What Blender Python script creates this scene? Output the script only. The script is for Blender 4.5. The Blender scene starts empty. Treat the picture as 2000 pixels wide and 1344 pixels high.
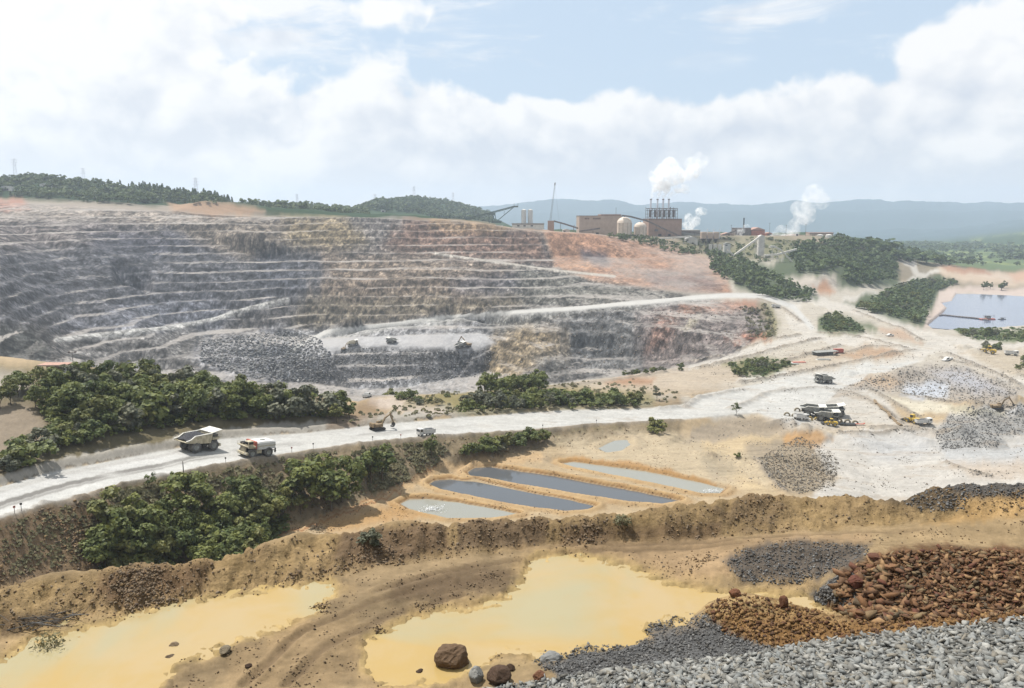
import bpy, math, random
import numpy as np
from mathutils import Vector, Matrix, Euler
from mathutils.geometry import delaunay_2d_cdt
random.seed(7); RNG = np.random.default_rng(7)
R = math.radians
SC = bpy.context.scene
COL = SC.collection

# ------------------------------------------------------------------ camera
F = 1550.0                       # focal length in photo pixels (photo 2000 x 1344)
HOR = 425.0                      # photo row of the horizon
PITCH = math.atan((672.0 - HOR) / F)
cd = bpy.data.cameras.new('camera'); cam = bpy.data.objects.new('camera', cd); COL.objects.link(cam)
cd.sensor_width = 36.0; cd.lens = 36.0 * F / 2000.0
cd.clip_start = 0.5; cd.clip_end = 30000.0
cam.location = (0, 0, 0); cam.rotation_euler = (math.pi / 2 - PITCH, 0, 0)
SC.camera = cam

# ------------------------------------------------------------------ sun, sky, exposure
SUN_EL, SUN_AZ = R(64), R(-52)   # azimuth from +Y (into the picture), negative = to the left
sd = bpy.data.lights.new('sun', 'SUN'); sun = bpy.data.objects.new('sun', sd); COL.objects.link(sun)
sd.energy = 4.8; sd.angle = R(0.6); sd.color = (1.0, 0.965, 0.915)
sdir = Vector((math.sin(SUN_AZ) * math.cos(SUN_EL), math.cos(SUN_AZ) * math.cos(SUN_EL), math.sin(SUN_EL)))
sun.rotation_euler = (-sdir).to_track_quat('-Z', 'Y').to_euler()
SC.view_settings.view_transform = 'Standard'; SC.view_settings.look = 'None'
SC.view_settings.exposure = 0.40; SC.view_settings.gamma = 1.0
SC.view_settings.use_curve_mapping = False
SC.cycles.volume_bounces = 5; SC.cycles.max_bounces = 6; SC.cycles.diffuse_bounces = 2
SC.cycles.transparent_max_bounces = 8; SC.cycles.use_denoising = True
SC.cycles.volume_step_rate = 2.0; SC.cycles.volume_max_steps = 96

class NT:
    """small node-tree helper"""
    def __init__(s, tree): s.t = tree; s.n = tree.nodes; s.n.clear()
    def node(s, typ, **kw):
        nd = s.n.new(typ)
        for k, v in kw.items():
            if k.startswith('i_'):
                key = k[2:]; key = int(key) if key.isdigit() else key.replace('_', ' ')
                s.put(nd.inputs[key], v)
            else: setattr(nd, k, v)
        return nd
    def put(s, sock, v):
        if isinstance(v, bpy.types.NodeSocket): s.t.links.new(v, sock)
        elif isinstance(v, bpy.types.Node): s.t.links.new(v.outputs[0], sock)
        else:
            if hasattr(sock, 'default_value'):
                try: sock.default_value = v
                except Exception: sock.default_value = tuple(v) + (1.0,) if len(v) == 3 else v
    def math(s, op, a, b=0.0, c=None, clamp=False):
        nd = s.n.new('ShaderNodeMath'); nd.operation = op; nd.use_clamp = clamp
        s.put(nd.inputs[0], a); s.put(nd.inputs[1], b)
        if c is not None: s.put(nd.inputs[2], c)
        return nd.outputs[0]
    def ss(s, v, a, b):      # smoothstep
        nd = s.n.new('ShaderNodeMapRange'); nd.interpolation_type = 'SMOOTHSTEP'
        s.put(nd.inputs[0], v); s.put(nd.inputs[1], a); s.put(nd.inputs[2], b)
        return nd.outputs[0]
    def mix(s, fac, a, b, blend='MIX'):
        nd = s.n.new('ShaderNodeMix'); nd.data_type = 'RGBA'; nd.blend_type = blend
        s.put(nd.inputs[0], fac); s.put(nd.inputs[6], a if not isinstance(a, tuple) else a + (1.0,) if len(a) == 3 else a)
        s.put(nd.inputs[7], b if not isinstance(b, tuple) else b + (1.0,) if len(b) == 3 else b)
        return nd.outputs[2]
    def noise(s, vec, scale, detail=4.0, rough=0.55, dist=0.0):
        nd = s.n.new('ShaderNodeTexNoise'); s.put(nd.inputs['Vector'], vec)
        nd.inputs['Scale'].default_value = scale; nd.inputs['Detail'].default_value = detail
        nd.inputs['Roughness'].default_value = rough; nd.inputs['Distortion'].default_value = dist
        return nd.outputs[0]

world = bpy.data.worlds.new('World'); SC.world = world; world.use_nodes = True
w = NT(world.node_tree)
tc = w.node('ShaderNodeTexCoord')
nrm = w.node('ShaderNodeVectorMath', operation='NORMALIZE', i_0=tc.outputs['Generated'])
sep = w.node('ShaderNodeSeparateXYZ', i_0=nrm.outputs[0])
sky = w.node('ShaderNodeTexSky', sky_type='NISHITA', sun_disc=False, sun_elevation=SUN_EL, sun_rotation=SUN_AZ,
             altitude=100.0, air_density=1.0, dust_density=2.0, ozone_density=1.0)
az = w.math('ARCTAN2', sep.outputs[0], sep.outputs[1])           # radians, 0 = into the picture
el = w.math('ARCSINE', sep.outputs[2])
# bare sky: Nishita whitened by tropical haze
skyc = w.mix(1.0, sky.outputs[0], (0.085, 0.085, 0.085), 'MULTIPLY')
skyc = w.mix(0.75, skyc, (0.64, 0.79, 0.955))
# cumulus: a noise field in (azimuth, elevation), thresholded with a height-dependent cover
def field(da, de):
    cv = w.node('ShaderNodeCombineXYZ', i_0=w.math('ADD', az, da), i_1=w.math('ADD', w.math('MULTIPLY', el, 1.25), de), i_2=0.7)
    n1 = w.noise(cv.outputs[0], 5.5, 6.0, 0.56, 0.15)
    n2 = w.math('ABSOLUTE', w.math('SUBTRACT', w.noise(cv.outputs[0], 13.0, 2.0, 0.5), 0.5))      # billows
    return w.math('ADD', n1, w.math('MULTIPLY', w.math('SUBTRACT', 0.10, n2), 0.55))
nz = field(0.0, 0.0); nzs = field(-0.022, 0.030)
def bump(a0, sa, e0, se, amp):
    d1 = w.math('POWER', w.math('DIVIDE', w.math('SUBTRACT', az, R(a0)), R(sa)), 2.0)
    d2 = w.math('POWER', w.math('DIVIDE', w.math('SUBTRACT', el, R(e0)), R(se)), 2.0)
    g = w.math('EXPONENT', w.math('MULTIPLY', w.math('ADD', d1, d2), -1.0))
    return w.math('MULTIPLY', g, amp)
# the bank of cumulus: dense up to ~8 degrees, open sky above it, scattered higher up
cover = w.math('SUBTRACT', 0.34, w.math('MULTIPLY', w.ss(el, R(4.5), R(10.5)), 0.50))
cover = w.math('ADD', cover, w.math('MULTIPLY', w.ss(el, R(13.0), R(32.0)), 0.20))
for b in ((-33, 17, 11, 7, .46), (29, 6.5, 10.0, 3.6, .34), (19, 4.0, 12.8, 1.2, .24), (-10, 3.4, 9.0, 2.2, .10),
          (5.5, 7.0, 8.3, 1.5, .07), (2, 8, 11.5, 2.0, -.12), (12, 8, 10.8, 1.6, -.12), (-8, 6, 13.4, 1.2, .16)):
    cover = w.math('ADD', cover, bump(*b))
dens = w.math('ADD', nz, cover)
cmask = w.ss(dens, 0.50, 0.615)
# stretched high cloud
hv = w.node('ShaderNodeCombineXYZ', i_0=w.math('MULTIPLY', az, 1.0), i_1=w.math('MULTIPLY', el, 4.5), i_2=3.0)
hn = w.noise(hv.outputs[0], 5.0, 7.0, 0.62, 0.4)
hmask = w.math('MULTIPLY', w.ss(w.math('ADD', hn, w.math('MULTIPLY', w.ss(az, R(4), R(-22)), 0.17)), 0.50, 0.74), w.ss(el, R(8.0), R(12.0)))
cmask = w.math('MAXIMUM', cmask, w.math('MULTIPLY', hmask, 0.9))
# cloud tone: white sunlit heads, lavender-grey hollows and undersides
relief = w.math('MULTIPLY', w.math('SUBTRACT', nz, nzs), 4.2)
depth_ = w.math('MULTIPLY', w.ss(dens, 0.60, 1.05), -0.42)
tone = w.math('ADD', w.math('ADD', w.math('ADD', 0.42, relief), depth_), w.math('MULTIPLY', w.ss(el, R(1.5), R(9.5)), 0.50), clamp=True)
tone = w.math('ADD', tone, w.math('MULTIPLY', w.ss(az, R(0), R(-30)), 0.25), clamp=True)
ccol = w.mix(tone, (0.66, 0.71, 0.79), (0.965, 0.965, 0.965))
allc = w.mix(cmask, skyc, ccol)
# milky layer down at the horizon
allc = w.mix(w.math('MULTIPLY', w.ss(el, R(6.0), R(0.0)), 0.55), allc, (0.90, 0.905, 0.915))
bg = w.node('ShaderNodeBackground', i_0=allc, i_1=0.78)
w.node('ShaderNodeOutputWorld', i_0=bg.outputs[0])

# ------------------------------------------------------------------ pixel -> place helpers
CP, SP = math.cos(PITCH), math.sin(PITCH)
def ray(u, v):
    x = (u - 1000.0) / F; yc = (672.0 - v) / F
    return np.array([x, CP + yc * SP, -SP + yc * CP])
def at_drop(u, v, d):            # where the ray meets the level d metres below the camera
    r = ray(u, v); return r * (-d / r[2])
def at_dist(u, v, Y):
    r = ray(u, v); return r * (Y / r[1])
def at_col(u, Y, d):
    return np.array([(u - 1000.0) / F * Y, Y, -d])

# ------------------------------------------------------------------ noise (numpy)
_perm = RNG.permutation(512)
_perm = np.concatenate([_perm, _perm, _perm])
_ang = RNG.random(512) * 2 * math.pi
_gx, _gy = np.cos(_ang), np.sin(_ang)
def perlin(x, y):
    xi = np.floor(x).astype(np.int64); yi = np.floor(y).astype(np.int64)
    xf = x - xi; yf = y - yi; xi &= 511; yi &= 511
    x1 = (xi + 1) & 511; y1 = (yi + 1) & 511
    uu = xf * xf * xf * (xf * (xf * 6 - 15) + 10); vv = yf * yf * yf * (yf * (yf * 6 - 15) + 10)
    def g(ix, iy, dx, dy):
        h = _perm[_perm[ix] + iy]; return _gx[h] * dx + _gy[h] * dy
    a = g(xi, yi, xf, yf); b = g(x1, yi, xf - 1, yf); c = g(xi, y1, xf, yf - 1); d = g(x1, y1, xf - 1, yf - 1)
    return (a + uu * (b - a)) * (1 - vv) + (c + uu * (d - c)) * vv
def fbm(x, y, octs=4, gain=0.5, ridged=False):
    s = np.zeros_like(x); a = 1.0; f = 1.0
    for i in range(octs):
        n = perlin(x * f + 17.3 * i, y * f - 9.1 * i)
        s += a * ((0.5 - np.abs(n)) * 2 - 0.5 if ridged else n * 1.5)
        a *= gain; f *= 2.03
    return s
def sstep(x, a, b):
    t = np.clip((x - a) / (b - a), 0, 1); return t * t * (3 - 2 * t)

# ------------------------------------------------------------------ survey of the place: break lines
C = at_drop; Q = at_dist; B = at_col
LINES = []
def line(*pts): LINES.append([np.asarray(p) for p in pts])
def spots(*pts):
    for p in pts: LINES.append([np.asarray(p)])

# under the viewpoint, and the borders of the surveyed area
line(*[B(u, 4, 2.5) for u in (-750, 0, 700, 1400, 2000, 2750)])
line(*[B(-750, Y, d) for Y, d in ((4, 2.5), (28, 20), (38, 18.6), (45, 24), (75, 46), (112, 68), (126, 58), (150, 56), (158, 54), (300, 46), (330, 55), (480, 76), (600, 50), (800, 10), (950, 0), (1350, -70), (2000, 0), (3600, 100), (5500, 100), (7500, -150), (9000, 0))])
line(*[B(2750, Y, d) for Y, d in ((4, 2.5), (14, 8), (30, 14.5), (38, 17), (50, 16.4), (56, 22), (100, 60), (150, 90), (250, 97), (600, 99), (900, 106), (1200, 108), (1800, 110), (3000, 114), (4500, 0), (5500, 90), (7500, -150), (9000, 0))])
line(B(-750, 9000, 0), B(2750, 9000, 0))
# gravel bank in front of the viewer
line(C(880, 1350, 20), C(1000, 1337, 19.7), C(1150, 1312, 19.3), C(1300, 1295, 18.9), C(1450, 1280, 18.4), C(1600, 1250, 17.8), C(1800, 1225, 16.9), C(2000, 1205, 16.2), C(2300, 1180, 15.5))
line(B(300, 25, 20), B(900, 26, 19), C(1300, 1350, 16.3), C(1500, 1350, 14.6), C(1750, 1350, 13.0), C(2000, 1350, 11.4), C(2400, 1345, 9.4))
line(B(-300, 24, 20), B(300, 25, 20))
spots(B(300, 12, 10), B(1000, 12, 9), B(1600, 11, 8.6), B(2100, 11, 8.2), B(2000, 14.5, 10.0), B(1600, 15, 11.5), B(2400, 13, 9.0))
# terrace with the yellow puddles
for u, v in ((-250, 1344), (100, 1320), (300, 1270), (560, 1190), (740, 1300), (850, 1310), (860, 1180), (1040, 1200), (1100, 1110), (1240, 1130), (1380, 1170), (1300, 1220)):
    spots(C(u, v, 20.0))
spots(C(620, 1250, 19.75), C(640, 1340, 19.75), C(800, 1150, 19.7), C(930, 1110, 19.75), C(700, 1200, 19.8), C(1560, 1170, 19.9))
# rust mound, dark gravel, rock heap on the terrace
line(C(1350, 1208, 19.2), C(1390, 1182, 18.1), C(1440, 1166, 17.5), C(1530, 1181, 17.5), C(1620, 1206, 17.4), C(1700, 1225, 17.0))
line(C(1380, 1165, 19.9), C(1450, 1150, 19.9), C(1560, 1168, 19.9), C(1640, 1192, 19.7))
line(C(1200, 1240, 19.5), C(1350, 1232, 19.0), C(1480, 1240, 18.1))
line(C(1400, 1100, 19.6), C(1450, 1078, 19.25), C(1560, 1062, 18.9), C(1690, 1066, 18.8))
line(C(1440, 1140, 19.8), C(1560, 1142, 19.8), C(1640, 1105, 19.2))
line(C(1590, 1160, 19.6), C(1640, 1130, 18.6), C(1690, 1100, 17.7), C(1740, 1080, 17.1), C(1850, 1071, 16.6), C(2000, 1078, 16.0), C(2300, 1080, 15.4))
line(C(1600, 1195, 19.6), C(1680, 1208, 19.0), C(1800, 1205, 18.2), C(2000, 1190, 17.2))
line(*[B(u, Y, 18.9) for u, Y in ((1700, 45), (1850, 44.5), (2000, 44), (2300, 42))])
# berm along the edge of the terrace
crest = [(-250, 1165, 18.6), (0, 1142, 18.6), (100, 1112, 18.6), (250, 1103, 18.6), (400, 1085, 18.6), (500, 1064, 18.6), (580, 1034, 18.6), (690, 1030, 18.6), (780, 1012, 18.6), (870, 1016, 18.6), (1000, 1006, 18.5), (1150, 1000, 18.4), (1300, 982, 18.3), (1420, 966, 18.2), (1600, 962, 18.1), (1750, 970, 17.9), (1850, 948, 17.4), (1900, 936, 17.0), (2000, 938, 16.8), (2300, 945, 16.5)]
cr = [C(*p) for p in crest]
line(*cr)
line(*[C(u, v, d) for u, v, d in ((-250, 1290, 20), (0, 1255, 20), (130, 1218, 20), (250, 1192, 20), (500, 1152, 20), (640, 1132, 20), (760, 1102, 20), (900, 1086, 20), (1050, 1066, 20), (1400, 1050, 19.8), (1700, 1036, 19.3), (1870, 1012, 18.6), (2000, 1005, 18.2), (2300, 1000, 17.8))])
line(*[p + np.array([p[0] / p[1] * 5, 5.0, -4.0]) for p in cr])
line(*[B(u, Y, d) for u, Y, d in ((-250, 80, 48), (0, 80, 48), (400, 85, 50), (800, 90, 52), (1200, 95, 54), (1600, 95, 54), (2000, 95, 54))])
line(*[B(u, Y, d) for u, Y, d in ((-250, 110, 67), (0, 128, 76), (200, 140, 82), (400, 150, 85), (800, 155, 86), (1200, 160, 88), (1600, 165, 92), (2000, 160, 94))])
# foot of the road embankment, the track, basin floor
line(*[B(u, Y, d) for u, Y, d in ((-250, 122, 69), (0, 139, 77), (200, 160, 82), (400, 184, 84))], C(520, 1050, 85), C(600, 1015, 85), C(700, 985, 85), C(780, 950, 85), C(860, 918, 85), C(950, 900, 85.5), C(1060, 872, 86), C(1200, 852, 87.5), C(1320, 848, 89.5))
for u, v, d in ((640, 1030, 85.6), (760, 1000, 86), (830, 960, 86), (900, 930, 86), (1000, 1010, 86.2), (1150, 900, 87), (1250, 890, 88), (1330, 910, 88.5), (1420, 950, 87.5), (1300, 1000, 87), (1420, 900, 90.5), (1480, 950, 88), (1300, 870, 89)):
    spots(C(u, v, d))
# haul road
RN = [(-250, 1100, 55.5), (-100, 1050, 58), (0, 1018, 60), (100, 986, 61.8), (200, 957, 63.6), (300, 936, 65.4), (400, 915, 67.2), (500, 896, 69.2), (600, 880, 71.4), (700, 867, 73.6), (830, 855, 76.6), (1000, 843, 80.2), (1150, 830, 83.8), (1330, 820, 88), (1400, 813, 89.5), (1480, 806, 91)]
RF = [(-250, 1015, 54), (0, 950, 60), (100, 922, 61.8), (230, 897, 64.1), (350, 874, 66.3), (440, 856, 68.2), (600, 845, 71.4), (720, 831, 74.2), (900, 815, 78.2), (1100, 801, 82.8), (1270, 797, 87), (1340, 790, 89), (1362, 772, 90), (1440, 757, 92), (1560, 735, 94.5), (1700, 706, 96.2), (1790, 688, 97)]
line(*[C(*p) for p in RN]); line(*[C(*p) for p in RF])
rf = [C(u, v, d) for u, v, d in RF[:13]]
line(*[p + np.array([p[0] / p[1] * 2.5, 2.5, 1.9 + (0.6 if i < 6 else 0)]) for i, p in enumerate(rf)])
line(*[p + np.array([p[0] / p[1] * 5.5, 5.5, 0.2 + (0.8 if i < 6 else 0)]) for i, p in enumerate(rf)])
# bank of trees between the haul road and the pit
line(B(-250, 270, 47), C(0, 726, 49), C(130, 726, 50.5), C(250, 765, 58), C(450, 788, 62.5), C(600, 812, 69), C(690, 812, 74))
spots(C(0, 860, 57), C(200, 850, 60), C(420, 825, 64.5), C(60, 780, 53), (C(660, 835, 72.5)))
line(C(700, 800, 78.5), C(720, 777, 83), C(800, 779, 83.5), C(880, 800, 81.5), C(870, 813, 78.8))
spots(C(730, 805, 79), C(950, 795, 81.5), C(1100, 788, 84), C(1270, 786, 87.5), C(1240, 762, 89), C(1330, 748, 91.5), C(1430, 740, 93.5), C(1480, 720, 95.2), C(1600, 700, 96.3))
line(B(-250, 300, 50), B(0, 318, 56), B(250, 322, 63), B(450, 332, 70), B(600, 350, 78), C(725, 771, 84.5), C(900, 762, 86), C(1000, 757, 87.5), C(1100, 748, 90), C(1200, 734, 93), C(1330, 715, 96), C(1440, 692, 97.5), C(1510, 668, 98), C(1518, 640, 97), C(1500, 608, 94), C(1485, 590, 88))
# the near wall of the pit (hidden) and its bottom
line(B(-250, 420, 92), B(0, 430, 95), B(250, 440, 120), B(450, 450, 140), B(650, 470, 150), B(850, 490, 154), B(1000, 530, 154), B(1150, 600, 150), B(1250, 640, 144), B(1330, 650, 132), B(1420, 670, 118))
spots(B(600, 560, 158), B(800, 600, 160), B(950, 650, 159))
line(C(560, 745, 154), C(600, 750, 158), C(700, 757, 160), C(800, 752, 160), C(900, 737, 158), C(950, 727, 155))
line(C(480, 722, 141), C(560, 712, 147), C(640, 716, 146), C(760, 712, 146), C(850, 712, 146), C(940, 705, 145))
line(C(470, 700, 133), C(560, 692, 132), C(640, 692, 132), C(690, 678, 132), C(760, 677, 132), C(850, 681, 132), C(930, 684, 132), C(968, 672, 131))
line(C(590, 660, 129.5), C(700, 657, 130.5), C(800, 657, 130.5), C(940, 652, 130))
line(C(600, 678, 131.5), C(640, 651, 126), C(720, 641, 121), C(800, 631, 115.5), C(900, 619, 109.5), C(1000, 613, 105.3), C(1100, 607, 100.8), C(1250, 594, 93.2), C(1330, 586, 89.2), C(1420, 580, 86.2), C(1480, 581, 86.2), C(1540, 601, 93), C(1575, 640, 96.8))
line(C(560, 676, 130.5), C(630, 645, 125.5), C(720, 636, 120.5), C(800, 626, 115), C(900, 614.5, 109), C(1000, 608.5, 104.8), C(1100, 601.5, 100.2), C(1250, 588, 92.6), C(1330, 580.5, 88.6), C(1420, 574, 85.7), C(1500, 573, 85.6), C(1560, 592, 92), C(1600, 638, 96.6))
spots(C(400, 495, 43.7), C(400, 540, 67.2), C(400, 460, 22.8), C(600, 550, 75), C(600, 500, 48), C(600, 460, 23), C(220, 500, 43), C(220, 545, 65))
spots(C(880, 640, 124), C(1000, 632, 116), C(1060, 625, 111))
# right-hand bowl under the ramp
for u, v, d in ((960, 645, 124), (1040, 652, 120), (1065, 700, 135), (1000, 728, 148), (965, 712, 148), (1110, 640, 114), (1150, 665, 126), (1110, 690, 136), (1200, 690, 134), (1160, 735, 150), (1230, 720, 143), (1260, 640, 110), (1320, 640, 108), (1350, 690, 126), (1290, 705, 139), (1430, 650, 108), (1410, 690, 114), (1400, 610, 96), (1470, 640, 102)):
    spots(C(u, v, d))
# left side of the pit
for u, v, d in ((-250, 700, 70), (-250, 600, 55), (0, 700, 88), (60, 692, 92), (125, 690, 97), (0, 655, 80), (80, 662, 88), (0, 600, 66), (0, 540, 49), (0, 480, 27), (120, 664, 101), (200, 655, 106), (350, 637, 113), (200, 700, 118), (150, 716, 115), (350, 700, 128), (300, 725, 136), (430, 690, 132), (480, 722, 140), (150, 620, 92), (150, 560, 68), (150, 515, 49), (150, 470, 25.5), (260, 610, 103), (300, 570, 80), (300, 535, 64), (300, 490, 40), (400, 640, 117), (420, 600, 99), (500, 642, 121), (500, 600, 99), (500, 550, 74.5), (500, 500, 47.5), (600, 640, 122)):
    spots(C(u, v, d))
line(Q(-250, 425, 900), Q(0, 428, 940), Q(150, 434, 985), Q(300, 438, 1030), Q(500, 430, 1065), Q(600, 424, 1085), Q(700, 422, 1090), Q(900, 430, 1110), Q(1060, 452, 1095), Q(1150, 457, 1140), Q(1250, 470, 1185), Q(1350, 495, 1150), Q(1410, 512, 1100))
# far wall above the ramp
for u, v, d in ((700, 600, 99), (700, 550, 75), (700, 500, 48.5), (700, 450, 17.5), (500, 455, 19), (900, 570, 85), (900, 540, 70), (900, 500, 48.5), (900, 455, 20.5), (1060, 570, 86), (1060, 540, 71), (1060, 500, 50), (1150, 560, 82), (1130, 500, 51), (1250, 550, 77), (1250, 505, 55), (1350, 555, 78), (1350, 520, 63), (1410, 555, 77.5), (1420, 530, 68)):
    spots(C(u, v, d))
# plateau with the plant; hills behind the left rim
line(Q(-250, 415, 1060), Q(0, 402, 1060), Q(200, 408, 1090), Q(330, 416, 1110), Q(500, 421, 1150), Q(700, 419, 1190), Q(900, 428, 1200), Q(1000, 445, 1190))
line(*[Q(u, 461, Y) for u, Y in ((1060, 1250), (1200, 1260), (1330, 1270), (1450, 1280), (1600, 1290))])
line(*[Q(u, v, 1650) for u, v in ((900, 440), (1060, 449), (1330, 453), (1600, 456), (1700, 465))])
line(Q(-250, 355, 1380), Q(0, 352, 1380), Q(60, 345, 1380), Q(100, 350, 1380), Q(200, 364, 1380), Q(300, 374, 1380), Q(400, 390, 1380), Q(455, 402, 1380), Q(520, 412, 1400))
spots(Q(-250, 390, 1200), Q(0, 380, 1200), Q(100, 385, 1200), Q(250, 394, 1200), Q(400, 391, 1170), Q(470, 398, 1170), Q(340, 398, 1180))
line(Q(300, 420, 1800), Q(500, 405, 1900), Q(560, 404, 1900), Q(650, 408, 1900), Q(700, 412, 1900))
line(Q(680, 420, 2500), Q(720, 410, 2500), Q(765, 394, 2500), Q(810, 389, 2500), Q(880, 391, 2500), Q(925, 404, 2500), Q(960, 420, 2500), Q(1000, 445, 2400))
spots(Q(820, 425, 1900), Q(300, 420, 2500), Q(820, 430, 3300))
# vegetated slope right of the plant, the roads, tailings pond, plain
for u, v, d in ((1420, 500, 57), (1480, 500, 55), (1540, 500, 54), (1480, 545, 72), (1540, 545, 74), (1600, 540, 72), (1500, 580, 85), (1560, 570, 84), (1600, 585, 90), (1660, 560, 84), (1640, 520, 62), (1720, 540, 82), (1740, 565, 92), (1660, 606, 95), (1700, 600, 95.5), (1590, 590, 91), (1760, 640, 98), (1830, 666, 99), (1600, 650, 97), (1700, 650, 97.5), (1780, 600, 100), (1900, 655, 101), (2000, 660, 102), (1790, 560, 96), (1840, 555, 102)):
    spots(C(u, v, d))
line(Q(1640, 470, 1300), Q(1690, 480, 1350), Q(1740, 500, 1350), Q(1790, 508, 1400))
line(C(1800, 640, 103), C(1815, 600, 103), C(1830, 572, 104), C(1900, 557, 104), C(2000, 556, 104), C(2300, 560, 105))
line(C(1820, 642, 104), C(1900, 640, 104), C(2000, 634, 104), C(2300, 630, 104))
spots(C(1900, 600, 107), C(2000, 600, 107), C(1860, 530, 105), C(2000, 530, 105))
line(*[B(u, 1900, 108) for u in (1500, 1700, 1850, 2000, 2400)])
line(*[B(u, 3000, 113) for u in (1100, 1500, 1850, 2000, 2400)])
line(Q(1200, 475, 4300), Q(1500, 474, 4300), Q(1700, 470, 4300), Q(1780, 462, 4500), Q(1850, 450, 4700), Q(1930, 437, 4800), Q(2000, 431, 4800), Q(2300, 428, 4800))
line(*[B(u, 5600, 90) for u in (-250, 500, 1000, 1500, 2000, 2400)])
MT = [(u, 390 + (v - 392) * 2.1) for u, v in [(-250, 400), (100, 408), (400, 420), (620, 404), (700, 406), (760, 414), (940, 402), (1000, 393), (1060, 384), (1085, 384), (1120, 389), (1175, 386), (1225, 397), (1265, 392), (1300, 395), (1330, 392), (1400, 399), (1460, 394), (1530, 388), (1600, 391), (1680, 384), (1730, 391), (1763, 387), (1830, 394), (1900, 393), (1960, 392), (2000, 392), (2300, 398)]]
line(*[Q(u, v, 7500) for u, v in MT])
line(*[Q(u, v, 6300) for u, v in ((-250, 430), (500, 432), (900, 428), (1000, 424), (1090, 411), (1150, 418), (1240, 409), (1330, 420), (1420, 408), (1500, 416), (1590, 404), (1680, 415), (1770, 403), (1850, 414), (1940, 405), (2050, 412), (2300, 410))])
line(*[Q(u, 418, 6850) for u in (-250, 500, 1000, 1300, 1600, 1900, 2300)])
# yards to the right of the ponds
line(C(1330, 845, 91), C(1370, 830, 91), C(1420, 818, 91.3), C(1480, 814, 91.6), C(1535, 822, 92.2), C(1570, 838, 93.2), C(1640, 838, 94.5), C(1760, 832, 95.2), C(1860, 830, 95.5))
line(C(1340, 862, 92.5), C(1400, 858, 94.5), C(1460, 848, 95.5), C(1520, 846, 96), C(1570, 846, 96), C(1640, 844, 96.6), C(1760, 838, 96.6), C(1860, 836, 96.6))
spots(C(1450, 785, 92), C(1560, 765, 94), C(1700, 755, 95.8), C(1700, 820, 95.2), C(1600, 800, 94.5), C(1850, 780, 96.5), C(2000, 770, 97), C(1700, 880, 97), C(1850, 880, 97.5), C(2000, 880, 97), C(1700, 950, 97), C(1850, 730, 96.5), C(2000, 720, 97.5), C(1800, 700, 97), C(1900, 690, 98), C(2000, 690, 98.5))
line(C(1480, 895, 89.5), C(1520, 885, 90), C(1580, 892, 92), C(1620, 905, 94), C(1635, 930, 95.5))
line(C(1490, 940, 87.5), C(1540, 965, 87), C(1600, 975, 89))
spots(C(1450, 850, 94.5), C(1400, 880, 92), C(1540, 870, 95))

# heaps of gravel and spoil: (column, row, level they stand on, height, radius)
HEAPS = [(u, v, d, h * (1.35 if d > 94 else 1.0), r) for u, v, d, h, r in [(1900, 805, 96.4, 5.0, 13), (1985, 800, 96.4, 6.0, 15), (1945, 835, 96.6, 3.0, 11), (1880, 850, 97, 3.0, 9), (1930, 868, 97, 2.5, 8),
         (1770, 735, 96.2, 4.5, 12), (1735, 745, 96, 3.0, 11), (1868, 722, 96.6, 4.0, 10), (1885, 760, 96.6, 3.0, 13), (1930, 770, 96.8, 2.5, 12), (1700, 740, 96, 2.5, 10),
         (1590, 858, 96.5, 2.2, 9), (1550, 855, 96.5, 1.4, 8), (1165, 862, 87.5, 1.8, 4.5), (1905, 690, 98, 3, 10), (1880, 680, 98, 3, 9), (1440, 905, 91, 2.5, 7),
         (1385, 890, 90.5, 2.2, 6), (1060, 1000, 85, 1.2, 7), (1610, 560, 84, 6, 16), (1640, 655, 97, 1.5, 14), (1540, 690, 96.5, 1.2, 14), (1720, 690, 97, 1.5, 16), (1640, 690, 96.7, 0.8, 8), (1690, 870, 97, 1.0, 10), (1760, 850, 96.8, 1.6, 7), (1800, 862, 97, 1.3, 7), (1650, 730, 95.8, 2, 8), (1820, 745, 96.4, 2.2, 9), (1940, 745, 97, 2.5, 10), (1985, 735, 97.2, 2.2, 9)]]
# ------------------------------------------------------------------ terrain grid
def spread(*segs):
    out = []
    for a, b, n in segs: out.append(np.linspace(a, b, n, endpoint=False))
    return np.concatenate(out)
XS = np.concatenate([np.linspace(-1.12, -0.70, 36, endpoint=False), np.linspace(-0.70, 0.70, 830, endpoint=False), np.linspace(0.70, 1.12, 37)])
YS = np.exp(spread((math.log(4.2), math.log(13.5), 22), (math.log(13.5), math.log(60), 250), (math.log(60), math.log(125), 30),
                   (math.log(125), math.log(165), 70), (math.log(165), math.log(330), 230), (math.log(330), math.log(470), 80), (math.log(470), math.log(620), 56)))
YS = np.concatenate([YS, spread((620, 1160, 300), (1160, 1450, 60)), np.exp(np.linspace(math.log(1450), math.log(9000), 72))])
NX, NY = len(XS), len(YS)
LY = np.log(YS)
GX, GL = np.meshgrid(XS, LY)             # rows: distance, columns: bearing
Yg = np.exp(GL); Xg = GX * Yg

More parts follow.
